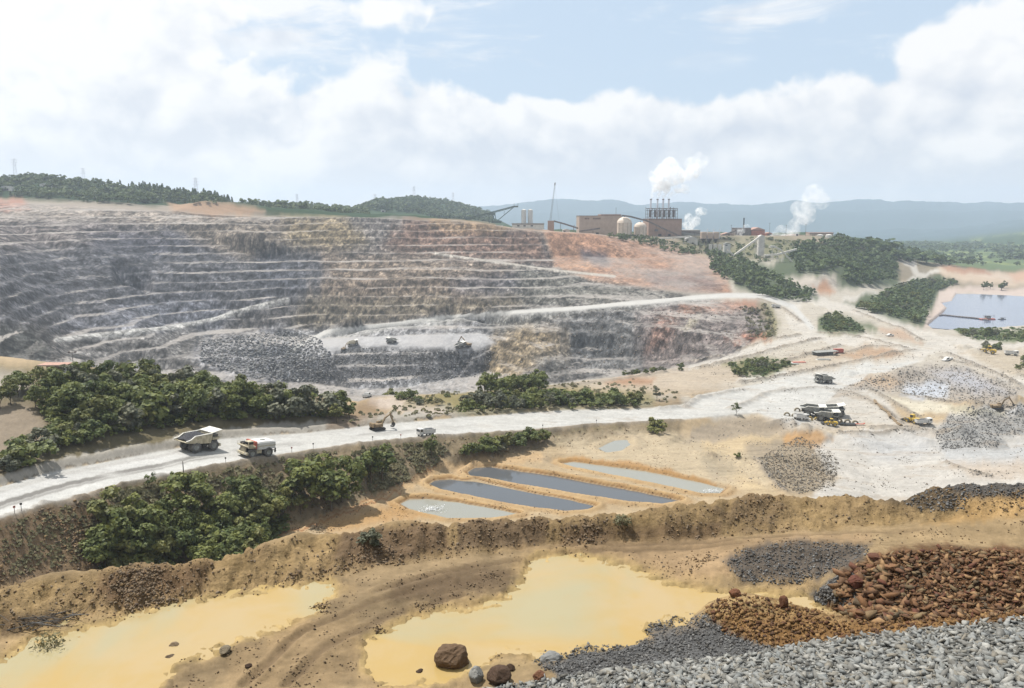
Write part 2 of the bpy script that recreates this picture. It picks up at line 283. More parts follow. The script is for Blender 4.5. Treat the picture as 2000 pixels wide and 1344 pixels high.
def tin():
    pts, edges = [], []
    for ln in LINES:
        i0 = len(pts)
        for p in ln: pts.append(p)
        edges += [(i0 + k, i0 + k + 1) for k in range(len(ln) - 1)]
    P = np.array(pts)
    w2 = [Vector((p[0] / p[1], math.log(p[1]))) for p in P]
    vs, es, fs, ov, oe, of = delaunay_2d_cdt(w2, edges, [], 0, 1e-6)
    z = np.zeros(len(vs)); vs = np.array([(v.x, v.y) for v in vs])
    for i, o in enumerate(ov):
        if o: z[i] = np.mean([P[k][2] for k in o])
        else:                                   # crossing of two lines: nearest survey point
            d = np.hypot(np.array([q.x for q in w2]) - vs[i, 0], np.array([q.y for q in w2]) - vs[i, 1]); z[i] = P[d.argmin()][2]
    Z = np.full(GX.shape, -100.0)
    for f in fs:
        for k in range(1, len(f) - 1):
            a, b, c = vs[f[0]], vs[f[k]], vs[f[k + 1]]
            j0, j1 = np.searchsorted(XS, [min(a[0], b[0], c[0]), max(a[0], b[0], c[0])])
            i0, i1 = np.searchsorted(LY, [min(a[1], b[1], c[1]), max(a[1], b[1], c[1])])
            if j1 <= j0 or i1 <= i0: continue
            gx = GX[i0:i1, j0:j1]; gy = GL[i0:i1, j0:j1]
            den = (b[1] - c[1]) * (a[0] - c[0]) + (c[0] - b[0]) * (a[1] - c[1])
            if abs(den) < 1e-14: continue
            l1 = ((b[1] - c[1]) * (gx - c[0]) + (c[0] - b[0]) * (gy - c[1])) / den
            l2 = ((c[1] - a[1]) * (gx - c[0]) + (a[0] - c[0]) * (gy - c[1])) / den
            l3 = 1 - l1 - l2
            m = (l1 >= -1e-6) & (l2 >= -1e-6) & (l3 >= -1e-6)
            Z[i0:i1, j0:j1][m] = (l1 * z[f[0]] + l2 * z[f[k]] + l3 * z[f[k + 1]])[m]
    return Z
Zg = tin()
def blur(A, n):
    for _ in range(n):
        A[1:-1] = 0.25 * A[:-2] + 0.5 * A[1:-1] + 0.25 * A[2:]
        A[:, 1:-1] = 0.25 * A[:, :-2] + 0.5 * A[:, 1:-1] + 0.25 * A[:, 2:]
    return A
Zg = blur(Zg, 3)

def to_px(X, Y, Z):
    fwd = Y * CP - Z * SP; up = Y * SP + Z * CP
    return 1000.0 + F * X / fwd, 672.0 - F * up / fwd
U0, V0 = to_px(Xg, Yg, Zg)
def sdist(poly, U, V):
    """signed pixel distance to a traced outline, positive inside"""
    P = np.array(poly, float); Qn = np.roll(P, -1, 0)
    d2 = np.full(U.shape, 1e12); ins = np.zeros(U.shape, bool)
    for (ax, ay), (bx, by) in zip(P, Qn):
        ex, ey = bx - ax, by - ay; L = ex * ex + ey * ey + 1e-9
        t = np.clip(((U - ax) * ex + (V - ay) * ey) / L, 0, 1)
        d2 = np.minimum(d2, (U - ax - t * ex) ** 2 + (V - ay - t * ey) ** 2)
        if ay != by:
            c = (ay > V) != (by > V)
            ins ^= c & (U < (bx - ax) * (V - ay) / (by - ay) + ax)
    return np.where(ins, 1, -1) * np.sqrt(d2)
def area(poly, soft, y0, y1, U=None, V=None, grow=0.0):
    """0..1 membership of each ground point in a traced outline lying between distances y0 and y1"""
    U = U0 if U is None else U; V = V0 if V is None else V
    P = np.array(poly, float); pad = soft + abs(grow) + 4
    i0, i1 = np.searchsorted(YS, [y0, y1])
    A = np.zeros(Yg.shape)
    if i1 <= i0: return A
    j0 = max(0, np.searchsorted(XS, (P[:, 0].min() - pad - 1000) / F * 1.25 if P[:, 0].min() < 1000 else (P[:, 0].min() - pad - 1000) / F * 0.8) - 2)
    j1 = min(NX, np.searchsorted(XS, (P[:, 0].max() + pad - 1000) / F * (1.25 if P[:, 0].max() > 1000 else 0.8)) + 2)
    u, v = U[i0:i1, j0:j1], V[i0:i1, j0:j1]
    near = (u > P[:, 0].min() - pad) & (u < P[:, 0].max() + pad) & (v > P[:, 1].min() - pad) & (v < P[:, 1].max() + pad)
    sub = np.zeros(u.shape)
    if near.any():
        sub[near] = sstep(sdist(poly, u[near], v[near]) + grow, -soft, soft)
    A[i0:i1, j0:j1] = sub
    return A
def linedist(pts, U, V):
    d2 = np.full(U.shape, 1e12); P = np.array(pts, float)
    for (ax, ay), (bx, by) in zip(P[:-1], P[1:]):
        ex, ey = bx - ax, by - ay; L = ex * ex + ey * ey + 1e-9
        t = np.clip(((U - ax) * ex + (V - ay) * ey) / L, 0, 1)
        d2 = np.minimum(d2, (U - ax - t * ex) ** 2 + (V - ay - t * ey) ** 2)
    return np.sqrt(d2)

# heaps
for u, v, d, h, r in HEAPS:
    p = at_drop(u, v, d)
    dd = np.hypot((Xg - p[0]) * (1 + 0.0), Yg - p[1])
    m = dd < r * 1.6
    if m.any():
        q = dd[m] + fbm(Xg[m] / r * 1.7 + u, Yg[m] / r * 1.7, 3) * r * 0.22
        Zg[m] += h * np.clip(1 - q / r, 0, 1) ** 0.9

# settling basins: outline, water level (below camera), rim height
PONDS = {
    'grey':  ([(788, 984), (800, 977), (830, 976), (900, 984), (960, 995), (1005, 1004), (960, 1012), (880, 1012), (840, 1004), (806, 994)], 86.6, 1.0),
    'west':  ([(843, 946), (852, 940), (880, 938), (905, 941), (925, 940), (960, 948), (1040, 965), (1110, 978), (1155, 989), (1140, 996), (1100, 998), (1030, 989), (950, 974), (870, 957)], 86.7, 1.0),
    'long':  ([(918, 922), (930, 915), (960, 914), (1000, 920), (1080, 932), (1170, 949), (1250, 963), (1322, 979), (1290, 984), (1230, 980), (1130, 965), (1020, 946), (950, 933), (922, 930)], 86.8, 1.0),
    'far':   ([(1102, 906), (1118, 903), (1170, 910), (1260, 922), (1350, 940), (1412, 955), (1400, 964), (1370, 963), (1300, 948), (1210, 930), (1130, 914)], 88.0, 0.9),
    'small': ([(1172, 876), (1200, 862), (1222, 860), (1228, 868), (1210, 880), (1185, 883)], 87.9, 0.4),
}
WN = fbm(Xg / 6.0, Yg / 6.0, 3)                     # metre-scale wobble
CREST = np.zeros(Yg.shape); WETB = np.zeros(Yg.shape); PONDMASK = np.zeros(Yg.shape); RIM = np.zeros(Yg.shape)
for nm, (poly, lvl, rim) in PONDS.items():
    P = np.array([at_drop(u, v, lvl)[:2] for u, v in poly])
    m = (Yg > 150) & (Yg < 330) & (Xg > P[:, 0].min() - 12) & (Xg < P[:, 0].max() + 12) & (Yg > P[:, 1].min() - 12) & (Yg < P[:, 1].max() + 12)
    sd = sdist(P, Xg[m], Yg[m]) + WN[m] * 0.35 + 0.9      # metres inside
    zz = Zg[m]
    bank = -lvl + 0.16 + np.clip(-sd, 0, 3) * 0.10 + 0.85 * rim * np.exp(-((-sd - 1.9) / 1.1) ** 2)
    t = sstep(-sd, 3.0, 7.0)
    zz = np.where(sd < 0, bank * (1 - t) + zz * t, -lvl + 0.16 - np.clip(sd, 0, 1.6) * 0.7)
    Zg[m] = zz
    PONDMASK[m] = np.maximum(PONDMASK[m], sstep(sd, -0.3, 0.3)); RIM[m] = np.maximum(RIM[m], np.exp(-((-sd - 1.6) / 2.0) ** 2)); CREST[m] = np.maximum(CREST[m], np.exp(-((-sd - 2.2) / .8) ** 2)); WETB[m] = np.maximum(WETB[m], np.exp(-((-sd - .3) / .5) ** 2))
# yellow puddles on the terrace, tailings lake
PUD_A = [(-240, 1352), (0, 1292), (60, 1252), (140, 1236), (250, 1206), (330, 1182), (480, 1160), (640, 1137), (660, 1150), (625, 1183), (560, 1214), (490, 1236), (440, 1258), (345, 1292), (300, 1352)]
PUD_B = [(760, 1338), (712, 1300), (720, 1245), (800, 1206), (900, 1190), (985, 1172), (1020, 1130), (1045, 1092), (1090, 1085), (1160, 1092), (1220, 1106), (1300, 1136), (1420, 1157), (1570, 1160), (1645, 1196), (1560, 1188), (1440, 1182), (1390, 1192), (1262, 1216), (1255, 1240), (1130, 1252), (1065, 1274), (1000, 1262), (955, 1275), (930, 1300), (870, 1326)]
PUDM = np.zeros(Yg.shape); tp = (Yg > 20) & (Yg < 60) & (Zg > -20.6); Zg[tp] = np.maximum(Zg[tp], -19.93)
for pp in (PUD_A, PUD_B):
    a = area(pp, 24, 15, 60, U0 + WN * 6 + fbm(Xg / 0.7, Yg / 0.7, 3) * 7, V0 + fbm(Xg / 1.5, Yg / 1.5, 4, 0.6) * 6)
    a = a * (Zg > -20.6) * sstep(Zg, -19.25, -19.6); on = (a > 0.001) & (a < 0.999)
    Zg = np.where(a >= 0.999, np.minimum(Zg, -20.28), np.where(on, -20.06 + (0.5 - a) * 0.40 + 0.34 * (1 - a) * a * fbm(Xg / 0.9, Yg / 0.5, 4, 0.6) * 2, Zg)); PUDM = np.maximum(PUDM, a)
LAKE = [(1812, 632), (1828, 618), (1850, 600), (1840, 590), (1860, 588), (1868, 572), (1900, 573), (1960, 577), (2000, 580), (2320, 590), (2320, 640), (2000, 634), (1930, 639), (1850, 642), (1822, 640)]
a = area(LAKE, 2.0, 600, 1300)
Zg = Zg * (1 - a) + (-107.6) * a

# ---- open pit: benches
PIT = [(-420, 395), (0, 396), (330, 414), (480, 408), (560, 420), (700, 422), (900, 432), (1060, 455), (1085, 520), (1150, 545), (1260, 562), (1430, 590), (1480, 606), (1500, 640), (1440, 690), (1330, 714), (1200, 735), (1000, 757), (720, 775), (600, 812), (250, 790), (0, 740), (-420, 740)]
pit = area(PIT, 5, 345, 1120)
UPIT = [(1062, 453), (1150, 456), (1250, 470), (1350, 495), (1410, 512), (1430, 575), (1260, 562), (1150, 545), (1085, 520)]
upit = area(UPIT, 6, 860, 1200)
RAMP = [(560, 690), (600, 668), (635, 648), (720, 638.5), (800, 628.5), (900, 616.5), (1000, 610.5), (1100, 604), (1250, 591), (1330, 583), (1420, 577), (1490, 578), (1550, 600), (1585, 640)]
UPR = [(850, 495), (900, 502), (1000, 516), (1100, 530), (1200, 540)]             # haulage ramp higher on the wall
LWR = [(110, 664), (200, 653), (350, 637), (420, 622), (480, 603), (560, 585)]
FLOOR = [(590, 692), (605, 662), (700, 656), (940, 650), (970, 670), (930, 684), (850, 681), (760, 677), (690, 678), (640, 692)]
rampd = linedist(RAMP, U0, V0)
ramp = sstep(rampd, 7, 2.5) * ((Yg > 600) & (Yg < 1000))
upr = sstep(linedist(UPR, U0, V0), 3.5, 1.5) * ((Yg > 880) & (Yg < 1120))
lwr = sstep(linedist(LWR, U0, V0), 7, 2.5) * ((Yg > 560) & (Yg < 1000))
floor_ = area(FLOOR, 4, 700, 900)
w1 = fbm(Xg / 130, Yg / 130, 3); w2 = fbm(Xg / 28, Yg / 28, 4)
S = 9.2
tz = (Zg + 1.6 * w1) / S
k = np.floor(tz); f = tz - k
g = np.where(f < 0.46, 0.07 * f / 0.46, 0.07 + 0.93 * (f - 0.46) / 0.54)
Zt = (k + g) * S - 1.6 * w1
tm = pit * (1 - ramp) * (1 - floor_) * (1 - upr) * (1 - lwr)
rubble = area([(400, 660), (600, 655), (640, 700), (620, 745), (480, 735), (390, 700)], 15, 600, 900)
bowl = area([(940, 650), (1060, 620), (1200, 600), (1480, 596), (1500, 660), (1330, 720), (1000, 760), (930, 720)], 12, 560, 900)
tm = tm * (1 - 0.8 * rubble) * (1 - 0.45 * bowl) * np.clip(0.86 + 0.5 * w1 + 0.25 * w2 - 0.12 * sstep(U0, 420, 150), 0.4, 1)
Zp = Zg * (1 - tm) + Zt * tm
# rock relief on the faces: chutes, spurs, loose rock
chute = fbm(Xg / 9 + 2.2 * w2, Yg / 26, 4, 0.55, True)
rough = fbm(Xg / 4.0, Yg / 4.0, 3, 0.6)
rk = np.clip(pit + 0.5 * upit, 0, 1) * (1 - 0.9 * np.maximum(np.maximum(ramp, floor_), np.maximum(upr, lwr)))
Zp += rk * (0.6 * chute + 0.3 * rough + 0.5 * w2) * np.where(rubble > 0.2, 1.3, 1.0)
scoop = area([(1105, 660), (1205, 655), (1215, 690), (1150, 698), (1108, 690)], 10, 600, 900); Zp -= scoop * 5
Zg = Zp

# ---- natural relief elsewhere
near = sstep(Yg, 62, 50)
crestm = area([(-260, 1165), (0, 1142), (250, 1103), (500, 1064), (690, 1026), (1000, 1003), (1420, 963), (1750, 966), (1900, 934), (2300, 940), (2300, 1000), (1870, 1010), (1400, 1050), (1050, 1066), (760, 1102), (500, 1152), (130, 1218), (-260, 1290)], 10, 22, 70)
n_s = fbm(Xg / 0.9, Yg / 0.9, 4, 0.55); n_m = fbm(Xg / 4.5, Yg / 4.5, 4)
Zg += near * (1 - np.clip(PUDM * 3, 0, 1)) * ((0.03 + 0.16 * crestm) * n_s + (0.03 + 0.30 * crestm) * n_m)
heap = area([(1400, 1110), (1450, 1072), (1560, 1056), (1700, 1064), (1850, 1066), (2300, 1070), (2300, 1205), (1800, 1215), (1640, 1215), (1590, 1180), (1560, 1145), (1440, 1140)], 8, 22, 50)
heap2 = area([(1350, 1215), (1390, 1180), (1440, 1160), (1560, 1178), (1640, 1205), (2000, 1195), (2000, 1215), (1600, 1255), (1300, 1250)], 8, 22, 50)
Zg += near * (heap + heap2) * 0.14 * fbm(Xg / 0.7, Yg / 0.7, 3, 0.6)
emb = area([(-260, 1105), (0, 1018), (200, 957), (400, 916), (600, 881), (830, 856), (1000, 844), (1330, 822), (1330, 850), (1060, 874), (860, 920), (700, 988), (520, 1052), (400, 1180), (-260, 1330)], 6, 100, 340)
Zg += emb * (0.9 * fbm(Xg / 9, Yg / 9, 4) + 0.35 * fbm(Xg / 2.5, Yg / 2.5, 3))
ROADPX = [(u, v) for u, v, d in RN] + [(1560, 835), (1600, 800), (1640, 760), (1720, 730), (1800, 705)] + [(u, v) for u, v, d in RF[::-1]]
roadm = area(ROADPX, 2.5, 100, 620)
mid = sstep(Yg, 120, 160) * sstep(Yg, 1000, 700) * (1 - pit) * (1 - roadm) * (1 - np.clip(PONDMASK + RIM, 0, 1)) * (1 - emb) * (1 - ramp)
Zg += mid * (0.30 * fbm(Xg / 14, Yg / 14, 4) + 0.12 * fbm(Xg / 3, Yg / 3, 2))
lakem = area(LAKE, 4, 600, 1300, grow=4)
far = sstep(Yg, 1080, 1200) * sstep(Yg, 2600, 2200) * (1 - sstep(GX, 0.08, 0.14) * sstep(Yg, 1650, 1300))
Zg += far * 5 * fbm(Xg / 110, Yg / 110, 5)
mt = sstep(Yg, 5600, 7000)
Zg += mt * (13 * fbm(Xg / 300, Yg / 600, 5, 0.6, True) - 3) + sstep(Yg, 3500, 4500) * (1 - mt) * 22 * fbm(Xg / 600, Yg / 500, 5, 0.5, True)
# windrows of bladed earth along the roads and yards
WIND = [([(1500, 717), (1570, 695), (1640, 676)], 1.6, 2.2, 420), ([(1445, 750), (1560, 729), (1700, 700), (1785, 684)], 1.5, 2.2, 380), ([(1425, 800), (1500, 768), (1590, 757), (1660, 767), (1720, 795), (1760, 828)], 1.2, 2.0, 300),
        ([(1690, 757), (1740, 785), (1790, 815)], 1.4, 2.2, 300), ([(1600, 650), (1690, 660), (1770, 682)], 1.5, 2.5, 450), ([(1668, 608), (1740, 636), (1800, 666)], 1.6, 2.5, 500), ([(1850, 690), (1930, 725), (2010, 765)], 1.4, 2.5, 330),
        ([(1360, 720), (1450, 700), (1540, 676), (1600, 662)], 1.6, 2.4, 430), ([(1340, 705), (1440, 686), (1520, 662), (1560, 655)], 1.8, 2.6, 430), ([(1480, 584), (1530, 603), (1565, 630)], 1.6, 2.5, 520), ([(1290, 800), (1340, 796), (1366, 778), (1450, 762)], 1.3, 1.8, 260),
        ([(1480, 900), (1500, 930), (1530, 960)], 1.2, 1.6, 200), ([(1640, 690), (1700, 676), (1760, 678)], 1.0, 2.5, 420), ([(1060, 760), (1180, 745), (1300, 728)], 1.2, 2.2, 330), ([(700, 868), (860, 855), (1000, 845), (1150, 832), (1330, 822)], 0.7, 1.1, 200), ([(-50, 1030), (100, 986), (300, 936), (500, 897), (700, 867)], 0.6, 0.9, 110), ([(1850, 905), (1880, 918), (1930, 930)], 1.2, 1.6, 220), ([(1640, 845), (1700, 848), (1800, 842), (1870, 838)], 1.3, 2.0, 250), ([(1700, 835), (1760, 838), (1820, 832)], 1.0, 1.6, 260), ([(1500, 832), (1545, 822), (1580, 836)], 1.2, 1.6, 280), ([(1840, 700), (1900, 716), (1990, 752)], 1.4, 2.5, 330), ([(1760, 770), (1850, 786), (1950, 798)], 1.2, 2.2, 330), ([(1570, 690), (1640, 684)], .8, 2, 420)]
RUT = np.zeros(Yg.shape); SLOPE = Zg / Yg; WROW = np.zeros(Yg.shape)
def _hitxy(u, v, ymin):
    r = ray(u, v); s = r[2] / r[1]; j = int(np.clip(np.searchsorted(XS, r[0] / r[1]), 1, NX - 1)); i0 = int(np.searchsorted(YS, ymin)); k = np.nonzero(SLOPE[i0:, j] >= s)[0]
    y = YS[i0 + (k[0] if len(k) else 0)]; return (r[0] / r[1] * y, y)
for pts, hh, wd, ym in WIND:
    W = [_hitxy(u, v, ym) for u, v in pts]; P = np.array(W); m = (Xg > P[:, 0].min() - 9) & (Xg < P[:, 0].max() + 9) & (Yg > P[:, 1].min() - 9) & (Yg < P[:, 1].max() + 9)
    hh *= 1.25; d = linedist(W, Xg[m] + 1.2 * WN[m], Yg[m] + 1.2 * WN[m]); e = np.exp(-(d / wd) ** 2); Zg[m] += hh * e * np.clip(0.75 + 0.6 * WN[m], 0.2, 1.3); WROW[m] = np.maximum(WROW[m], e)
# wheel ruts in the mud, rain gullies down the berm
for pts in ([(735, 1178), (880, 1146), (1000, 1122)], [(750, 1152), (880, 1120), (1015, 1100)], [(560, 1344), (640, 1262), (760, 1204), (900, 1168)], [(470, 1344), (590, 1240), (720, 1180), (880, 1136)], [(1080, 1075), (1300, 1062), (1560, 1048), (1800, 1036)], [(1060, 1086), (1300, 1074), (1450, 1062)]):
    W = [_hitxy(u, v, 20) for u, v in pts]; P = np.array(W); m = (Xg > P[:, 0].min() - 2) & (Xg < P[:, 0].max() + 2) & (Yg > P[:, 1].min() - 2) & (Yg < P[:, 1].max() + 2) & (Yg < 60) & (Zg > -20.6)
    d = linedist(W, Xg[m] + .25 * WN[m], Yg[m] + .25 * WN[m]); Zg[m] += (0.16 * np.exp(-((d - .38) / .16) ** 2) - 0.10 * np.exp(-(d / .22) ** 2)) * (1 - np.clip(PUDM[m] * 2, 0, 1)) * np.clip(.7 + .8 * n_m[m], .1, 1.3); RUT[m] = np.maximum(RUT[m], np.exp(-(d / .3) ** 2))
Zg -= near * crestm * 0.30 * np.clip(fbm(Xg / 1.3 + .5 * n_m, Yg / 7, 3, .5, True), 0, 1)
U1, V1 = to_px(Xg, Yg, Zg)

# ground lookup
def colrow(x, y):
    fx = np.interp(x / y, XS, np.arange(NX)); fy = np.interp(math.log(y), LY, np.arange(NY)); return fx, fy
def ground(x, y):
    fx, fy = colrow(x, y); j = min(int(fx), NX - 2); i = min(int(fy), NY - 2); a = fx - j; b = fy - i
    return float((Zg[i, j] * (1 - a) + Zg[i, j + 1] * a) * (1 - b) + (Zg[i + 1, j] * (1 - a) + Zg[i + 1, j + 1] * a) * b)
SLOPE = Zg / Yg
def hit(u, v, ymin=10.0):
    """first ground point seen through a photo pixel, beyond ymin"""
    r = ray(u, v); s = r[2] / r[1]; fx = np.interp(r[0] / r[1], XS, np.arange(NX)); j = min(int(fx), NX - 2); a = fx - j
    i0 = int(np.searchsorted(YS, ymin))
    col = SLOPE[i0:, j] * (1 - a) + SLOPE[i0:, j + 1] * a
    idx = np.nonzero(col >= s)[0]
    if len(idx) == 0: return None
    k = idx[0]
    if k == 0: y = YS[i0]
    else:
        t = (s - col[k - 1]) / (col[k] - col[k - 1] + 1e-12); y = YS[i0 + k - 1] + t * (YS[i0 + k] - YS[i0 + k - 1])
    x = r[0] / r[1] * y
    return Vector((x, y, ground(x, y)))
# ------------------------------------------------------------------ ground colours (albedo of each soil and rock)
def lin(c):
    c = np.asarray(c, float) / 255.0
    return np.where(c <= 0.04045, c / 12.92, ((c + 0.055) / 1.055) ** 2.4)
KLIT = 2.15
SIGMA = 1.15e-4
HAZE = np.array([0.74, 0.82, 0.92])
def alb(rgb, Y=0.0, k=KLIT):
    h = 1 - math.exp(-SIGMA * Y)
    c = np.clip((lin(rgb) - h * HAZE * 0.55) / (k * (1 - h)), 0.012, 0.85); return c * 0.86 + 0.14 * c.mean()
COLR = np.zeros(Yg.shape + (3,)); COLR[:] = alb((190, 168, 138))
ROCKY = np.zeros(Yg.shape)
jit = np.stack([fbm(Xg / (0.03 * Yg + 0.2), Yg / (0.06 * Yg + 0.2), 3), fbm(Xg / (0.03 * Yg + 0.2) + 40, Yg / (0.06 * Yg + 0.2), 3)])
jf = fbm(Xg / (0.008 * Yg + 0.1), Yg / (0.02 * Yg + 0.1), 3)
JU = U1 + jit[0] * 13 + jf * 7; JV = V1 + jit[1] * 6 + jf * 3.5
def put(mask, rgb, Y=0, k=KLIT):
    m = np.clip(mask, 0, 1)[..., None]; COLR[:] = COLR * (1 - m) + alb(rgb, Y, k) * m
def patch(poly, rgb, soft=6, y0=10, y1=9000, amt=1.0, grow=0.0):
    Ym = max(y0, 10) if y1 > 3000 else 0.5 * (y0 + y1)
    put(area(poly, soft * (1.0 if y1 < 70 else 1.7 if soft < 12 else 1.3), y0, y1, JU, JV, grow) * amt * (1.0 if y1 < 70 else 0.88), rgb, Ym)
def stripe(pts, half, rgb, soft=2, y0=10, y1=9000, amt=1.0):
    P = np.array(pts, float); i0, i1 = np.searchsorted(YS, [y0, y1])
    A = np.zeros(Yg.shape); A[i0:i1] = sstep(linedist(pts, JU[i0:i1], JV[i0:i1]), half + soft, half - soft) * amt
    put(A, rgb, 0.5 * (y0 + min(y1, 2000))); return A
def box(x0, y0, x1, y1): return [(x0, y0), (x1, y0), (x1, y1), (x0, y1)]
FARN = fbm(Xg / 60, Yg / 60, 4); MIDN = fbm(Xg / 12, Yg / 12, 4)

# zones by distance
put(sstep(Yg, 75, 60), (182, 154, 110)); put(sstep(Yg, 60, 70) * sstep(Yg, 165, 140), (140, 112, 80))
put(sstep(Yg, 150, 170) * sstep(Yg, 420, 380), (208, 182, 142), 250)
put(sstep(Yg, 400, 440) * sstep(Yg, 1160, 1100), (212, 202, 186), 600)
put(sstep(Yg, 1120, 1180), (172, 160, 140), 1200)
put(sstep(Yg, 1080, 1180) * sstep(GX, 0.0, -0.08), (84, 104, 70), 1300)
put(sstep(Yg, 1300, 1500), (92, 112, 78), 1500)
# foreground terrace
put(crestm, (178, 148, 100)); put(crestm * sstep(n_m + 0.4 * n_s, 0.05, 0.5) * 0.8, (140, 116, 84)); put(crestm * sstep(n_m, -0.1, -0.6) * 0.7, (202, 168, 110))
F0, F1 = 12, 62
patch([(200, 1125), (330, 1105), (420, 1100), (370, 1180), (250, 1195), (190, 1160)], (128, 100, 72), 14, F0, F1, .8)
patch([(660, 1035), (870, 1018), (880, 1070), (740, 1100), (640, 1090)], (128, 104, 78), 12, F0, F1, .9)
patch([(905, 1015), (1070, 1008), (1060, 1058), (900, 1078)], (140, 116, 88), 8, F0, F1, .9)
patch([(1100, 1030), (1400, 1022), (1400, 1052), (1100, 1062)], (130, 104, 76), 10, F0, F1, .8)
patch([(1740, 965), (1850, 945), (1900, 940), (1885, 995), (1800, 1000), (1720, 985)], (112, 96, 74), 8, F0, F1, .9)
patch([(1840, 945), (1910, 935), (2300, 935), (2300, 975), (1900, 965)], (110, 106, 102), 7, F0, F1, .95)
patch([(1880, 970), (2300, 975), (2300, 1000), (1960, 1010), (1800, 1030), (1890, 1000)], (206, 166, 104), 8, F0, F1, .9)
patch([(1000, 1066), (1400, 1052), (1700, 1040), (1700, 1060), (1450, 1080), (1420, 1130), (1300, 1130), (1120, 1085)], (186, 154, 112), 8, F0, F1, .9)
patch([(640, 1130), (760, 1100), (1000, 1075), (1060, 1082), (1000, 1160), (800, 1200), (690, 1260), (690, 1344), (320, 1344), (450, 1270), (640, 1190)], (158, 134, 98), 14, F0, F1, .85)
patch([(760, 1135), (900, 1105), (1010, 1105), (990, 1150), (860, 1175), (760, 1170)], (128, 106, 80), 14, F0, F1, .8)
patch([(470, 1230), (700, 1190), (720, 1300), (640, 1344), (420, 1344)], (180, 150, 106), 18, F0, F1, .6)
patch([(0, 1200), (130, 1200), (125, 1220), (0, 1250)], (112, 92, 68), 8, F0, F1, .8)
patch([(1410, 1100), (1450, 1070), (1560, 1056), (1700, 1062), (1690, 1090), (1620, 1120), (1560, 1142), (1450, 1138)], (112, 102, 92), 10, F0, F1, .95)
patch([(1640, 1110), (1740, 1075), (1850, 1066), (2300, 1068), (2300, 1205), (1800, 1212), (1650, 1212), (1600, 1190)], (112, 76, 46), 10, F0, F1, .95)
patch([(1585, 1160), (1640, 1120), (1690, 1120), (1660, 1180), (1600, 1180)], (112, 110, 106), 7, F0, F1, .95)
patch([(1370, 1195), (1400, 1170), (1450, 1158), (1560, 1178), (1650, 1208), (2000, 1190), (2300, 1180), (2300, 1210), (1800, 1228), (1560, 1270), (1500, 1262), (1420, 1240)], (160, 118, 64), 8, F0, F1, .95)
patch([(1040, 1290), (1060, 1270), (1140, 1248), (1260, 1238), (1270, 1212), (1380, 1195), (1420, 1240), (1510, 1265), (1560, 1275), (1400, 1310), (1100, 1330)], (112, 114, 116), 8, F0, F1, .95)
patch([(930, 1310), (960, 1270), (1020, 1255), (1060, 1270), (1050, 1300), (1000, 1320)], (182, 156, 110), 10, F0, F1, .9)
GRAVEL = [(860, 1360), (1000, 1337), (1150, 1314), (1300, 1297), (1450, 1282), (1600, 1254), (1800, 1229), (2000, 1209), (2400, 1175), (2600, 1500), (800, 1500)]
gravel = area(GRAVEL, 5, 5, 45); put(np.maximum(gravel, sstep(Yg, 16, 13)), (128, 128, 124))
pf0 = np.clip(pit + upit, 0, 1)
# wet, salt-rimmed mud round the puddles
for pp in (PUD_A, PUD_B):
    put(area(pp, 30, F0, F1, JU, JV, grow=22) * 0.5 * sstep(n_m + .5 * n_s, -.4, .5), (160, 128, 84)); put(area(pp, 26, F0, F1, JU, JV, grow=12) * 0.8 * sstep(n_m + .7 * n_s, -.6, .3), (212, 178, 118)); put(sstep(PUDM, .05, .45) * .85, (212, 180, 114)); put(np.exp(-((PUDM - .3) / .1) ** 2) * (Zg > -20.6) * (Yg < 60) * .55 * sstep(n_m, -.3, .4), (140, 112, 70))
# embankment, road, windrow, tree bank
put(emb, (170, 150, 118), 200); put(emb * sstep(MIDN, 0.0, 0.5) * 0.6, (136, 126, 90), 200); put(emb * sstep(U1, 330, 120) * 0.75, (160, 130, 96), 180)
patch([(-300, 960), (0, 935), (240, 885), (440, 845), (600, 838), (700, 825), (640, 770), (250, 715), (0, 715), (-300, 715)], (120, 112, 84), 10, 165, 340)
patch([(-300, 800), (60, 790), (110, 850), (60, 900), (-300, 960)], (176, 158, 136), 10, 165, 330)
patch([(-300, 722), (40, 726), (62, 745), (40, 770), (-300, 780)], (196, 186, 170), 8, 200, 330)
stripe([(u, v - 11) for u, v, d in RF[1:12]], 11, (192, 184, 170), 4, 160, 420); stripe([(u, v - 1) for u, v, d in RF[1:13]], 1.6, (120, 112, 100), 1.2, 160, 420, .7)
patch([(715, 790), (722, 776), (800, 778), (850, 795), (880, 808), (870, 816), (800, 803), (730, 800)], (218, 200, 184), 4, 250, 420)
patch([(640, 800), (720, 780), (740, 805), (700, 835), (640, 840)], (150, 122, 92), 8, 230, 400, .8)
patch([(780, 790), (870, 760), (1000, 750), (1280, 765), (1300, 795), (1100, 803), (900, 812), (880, 800)], (152, 142, 92), 10, 260, 480)
patch([(1060, 748), (1240, 728), (1450, 700), (1500, 715), (1440, 745), (1350, 770), (1290, 770), (1180, 762)], (208, 190, 166), 8, 330, 640)
patch([(1190, 748), (1230, 738), (1290, 742), (1280, 752), (1220, 755)], (188, 138, 100), 5, 330, 640, .9)
patch([(1280, 790), (1330, 770), (1340, 790), (1290, 797)], (168, 142, 104), 5, 300, 500, .9)
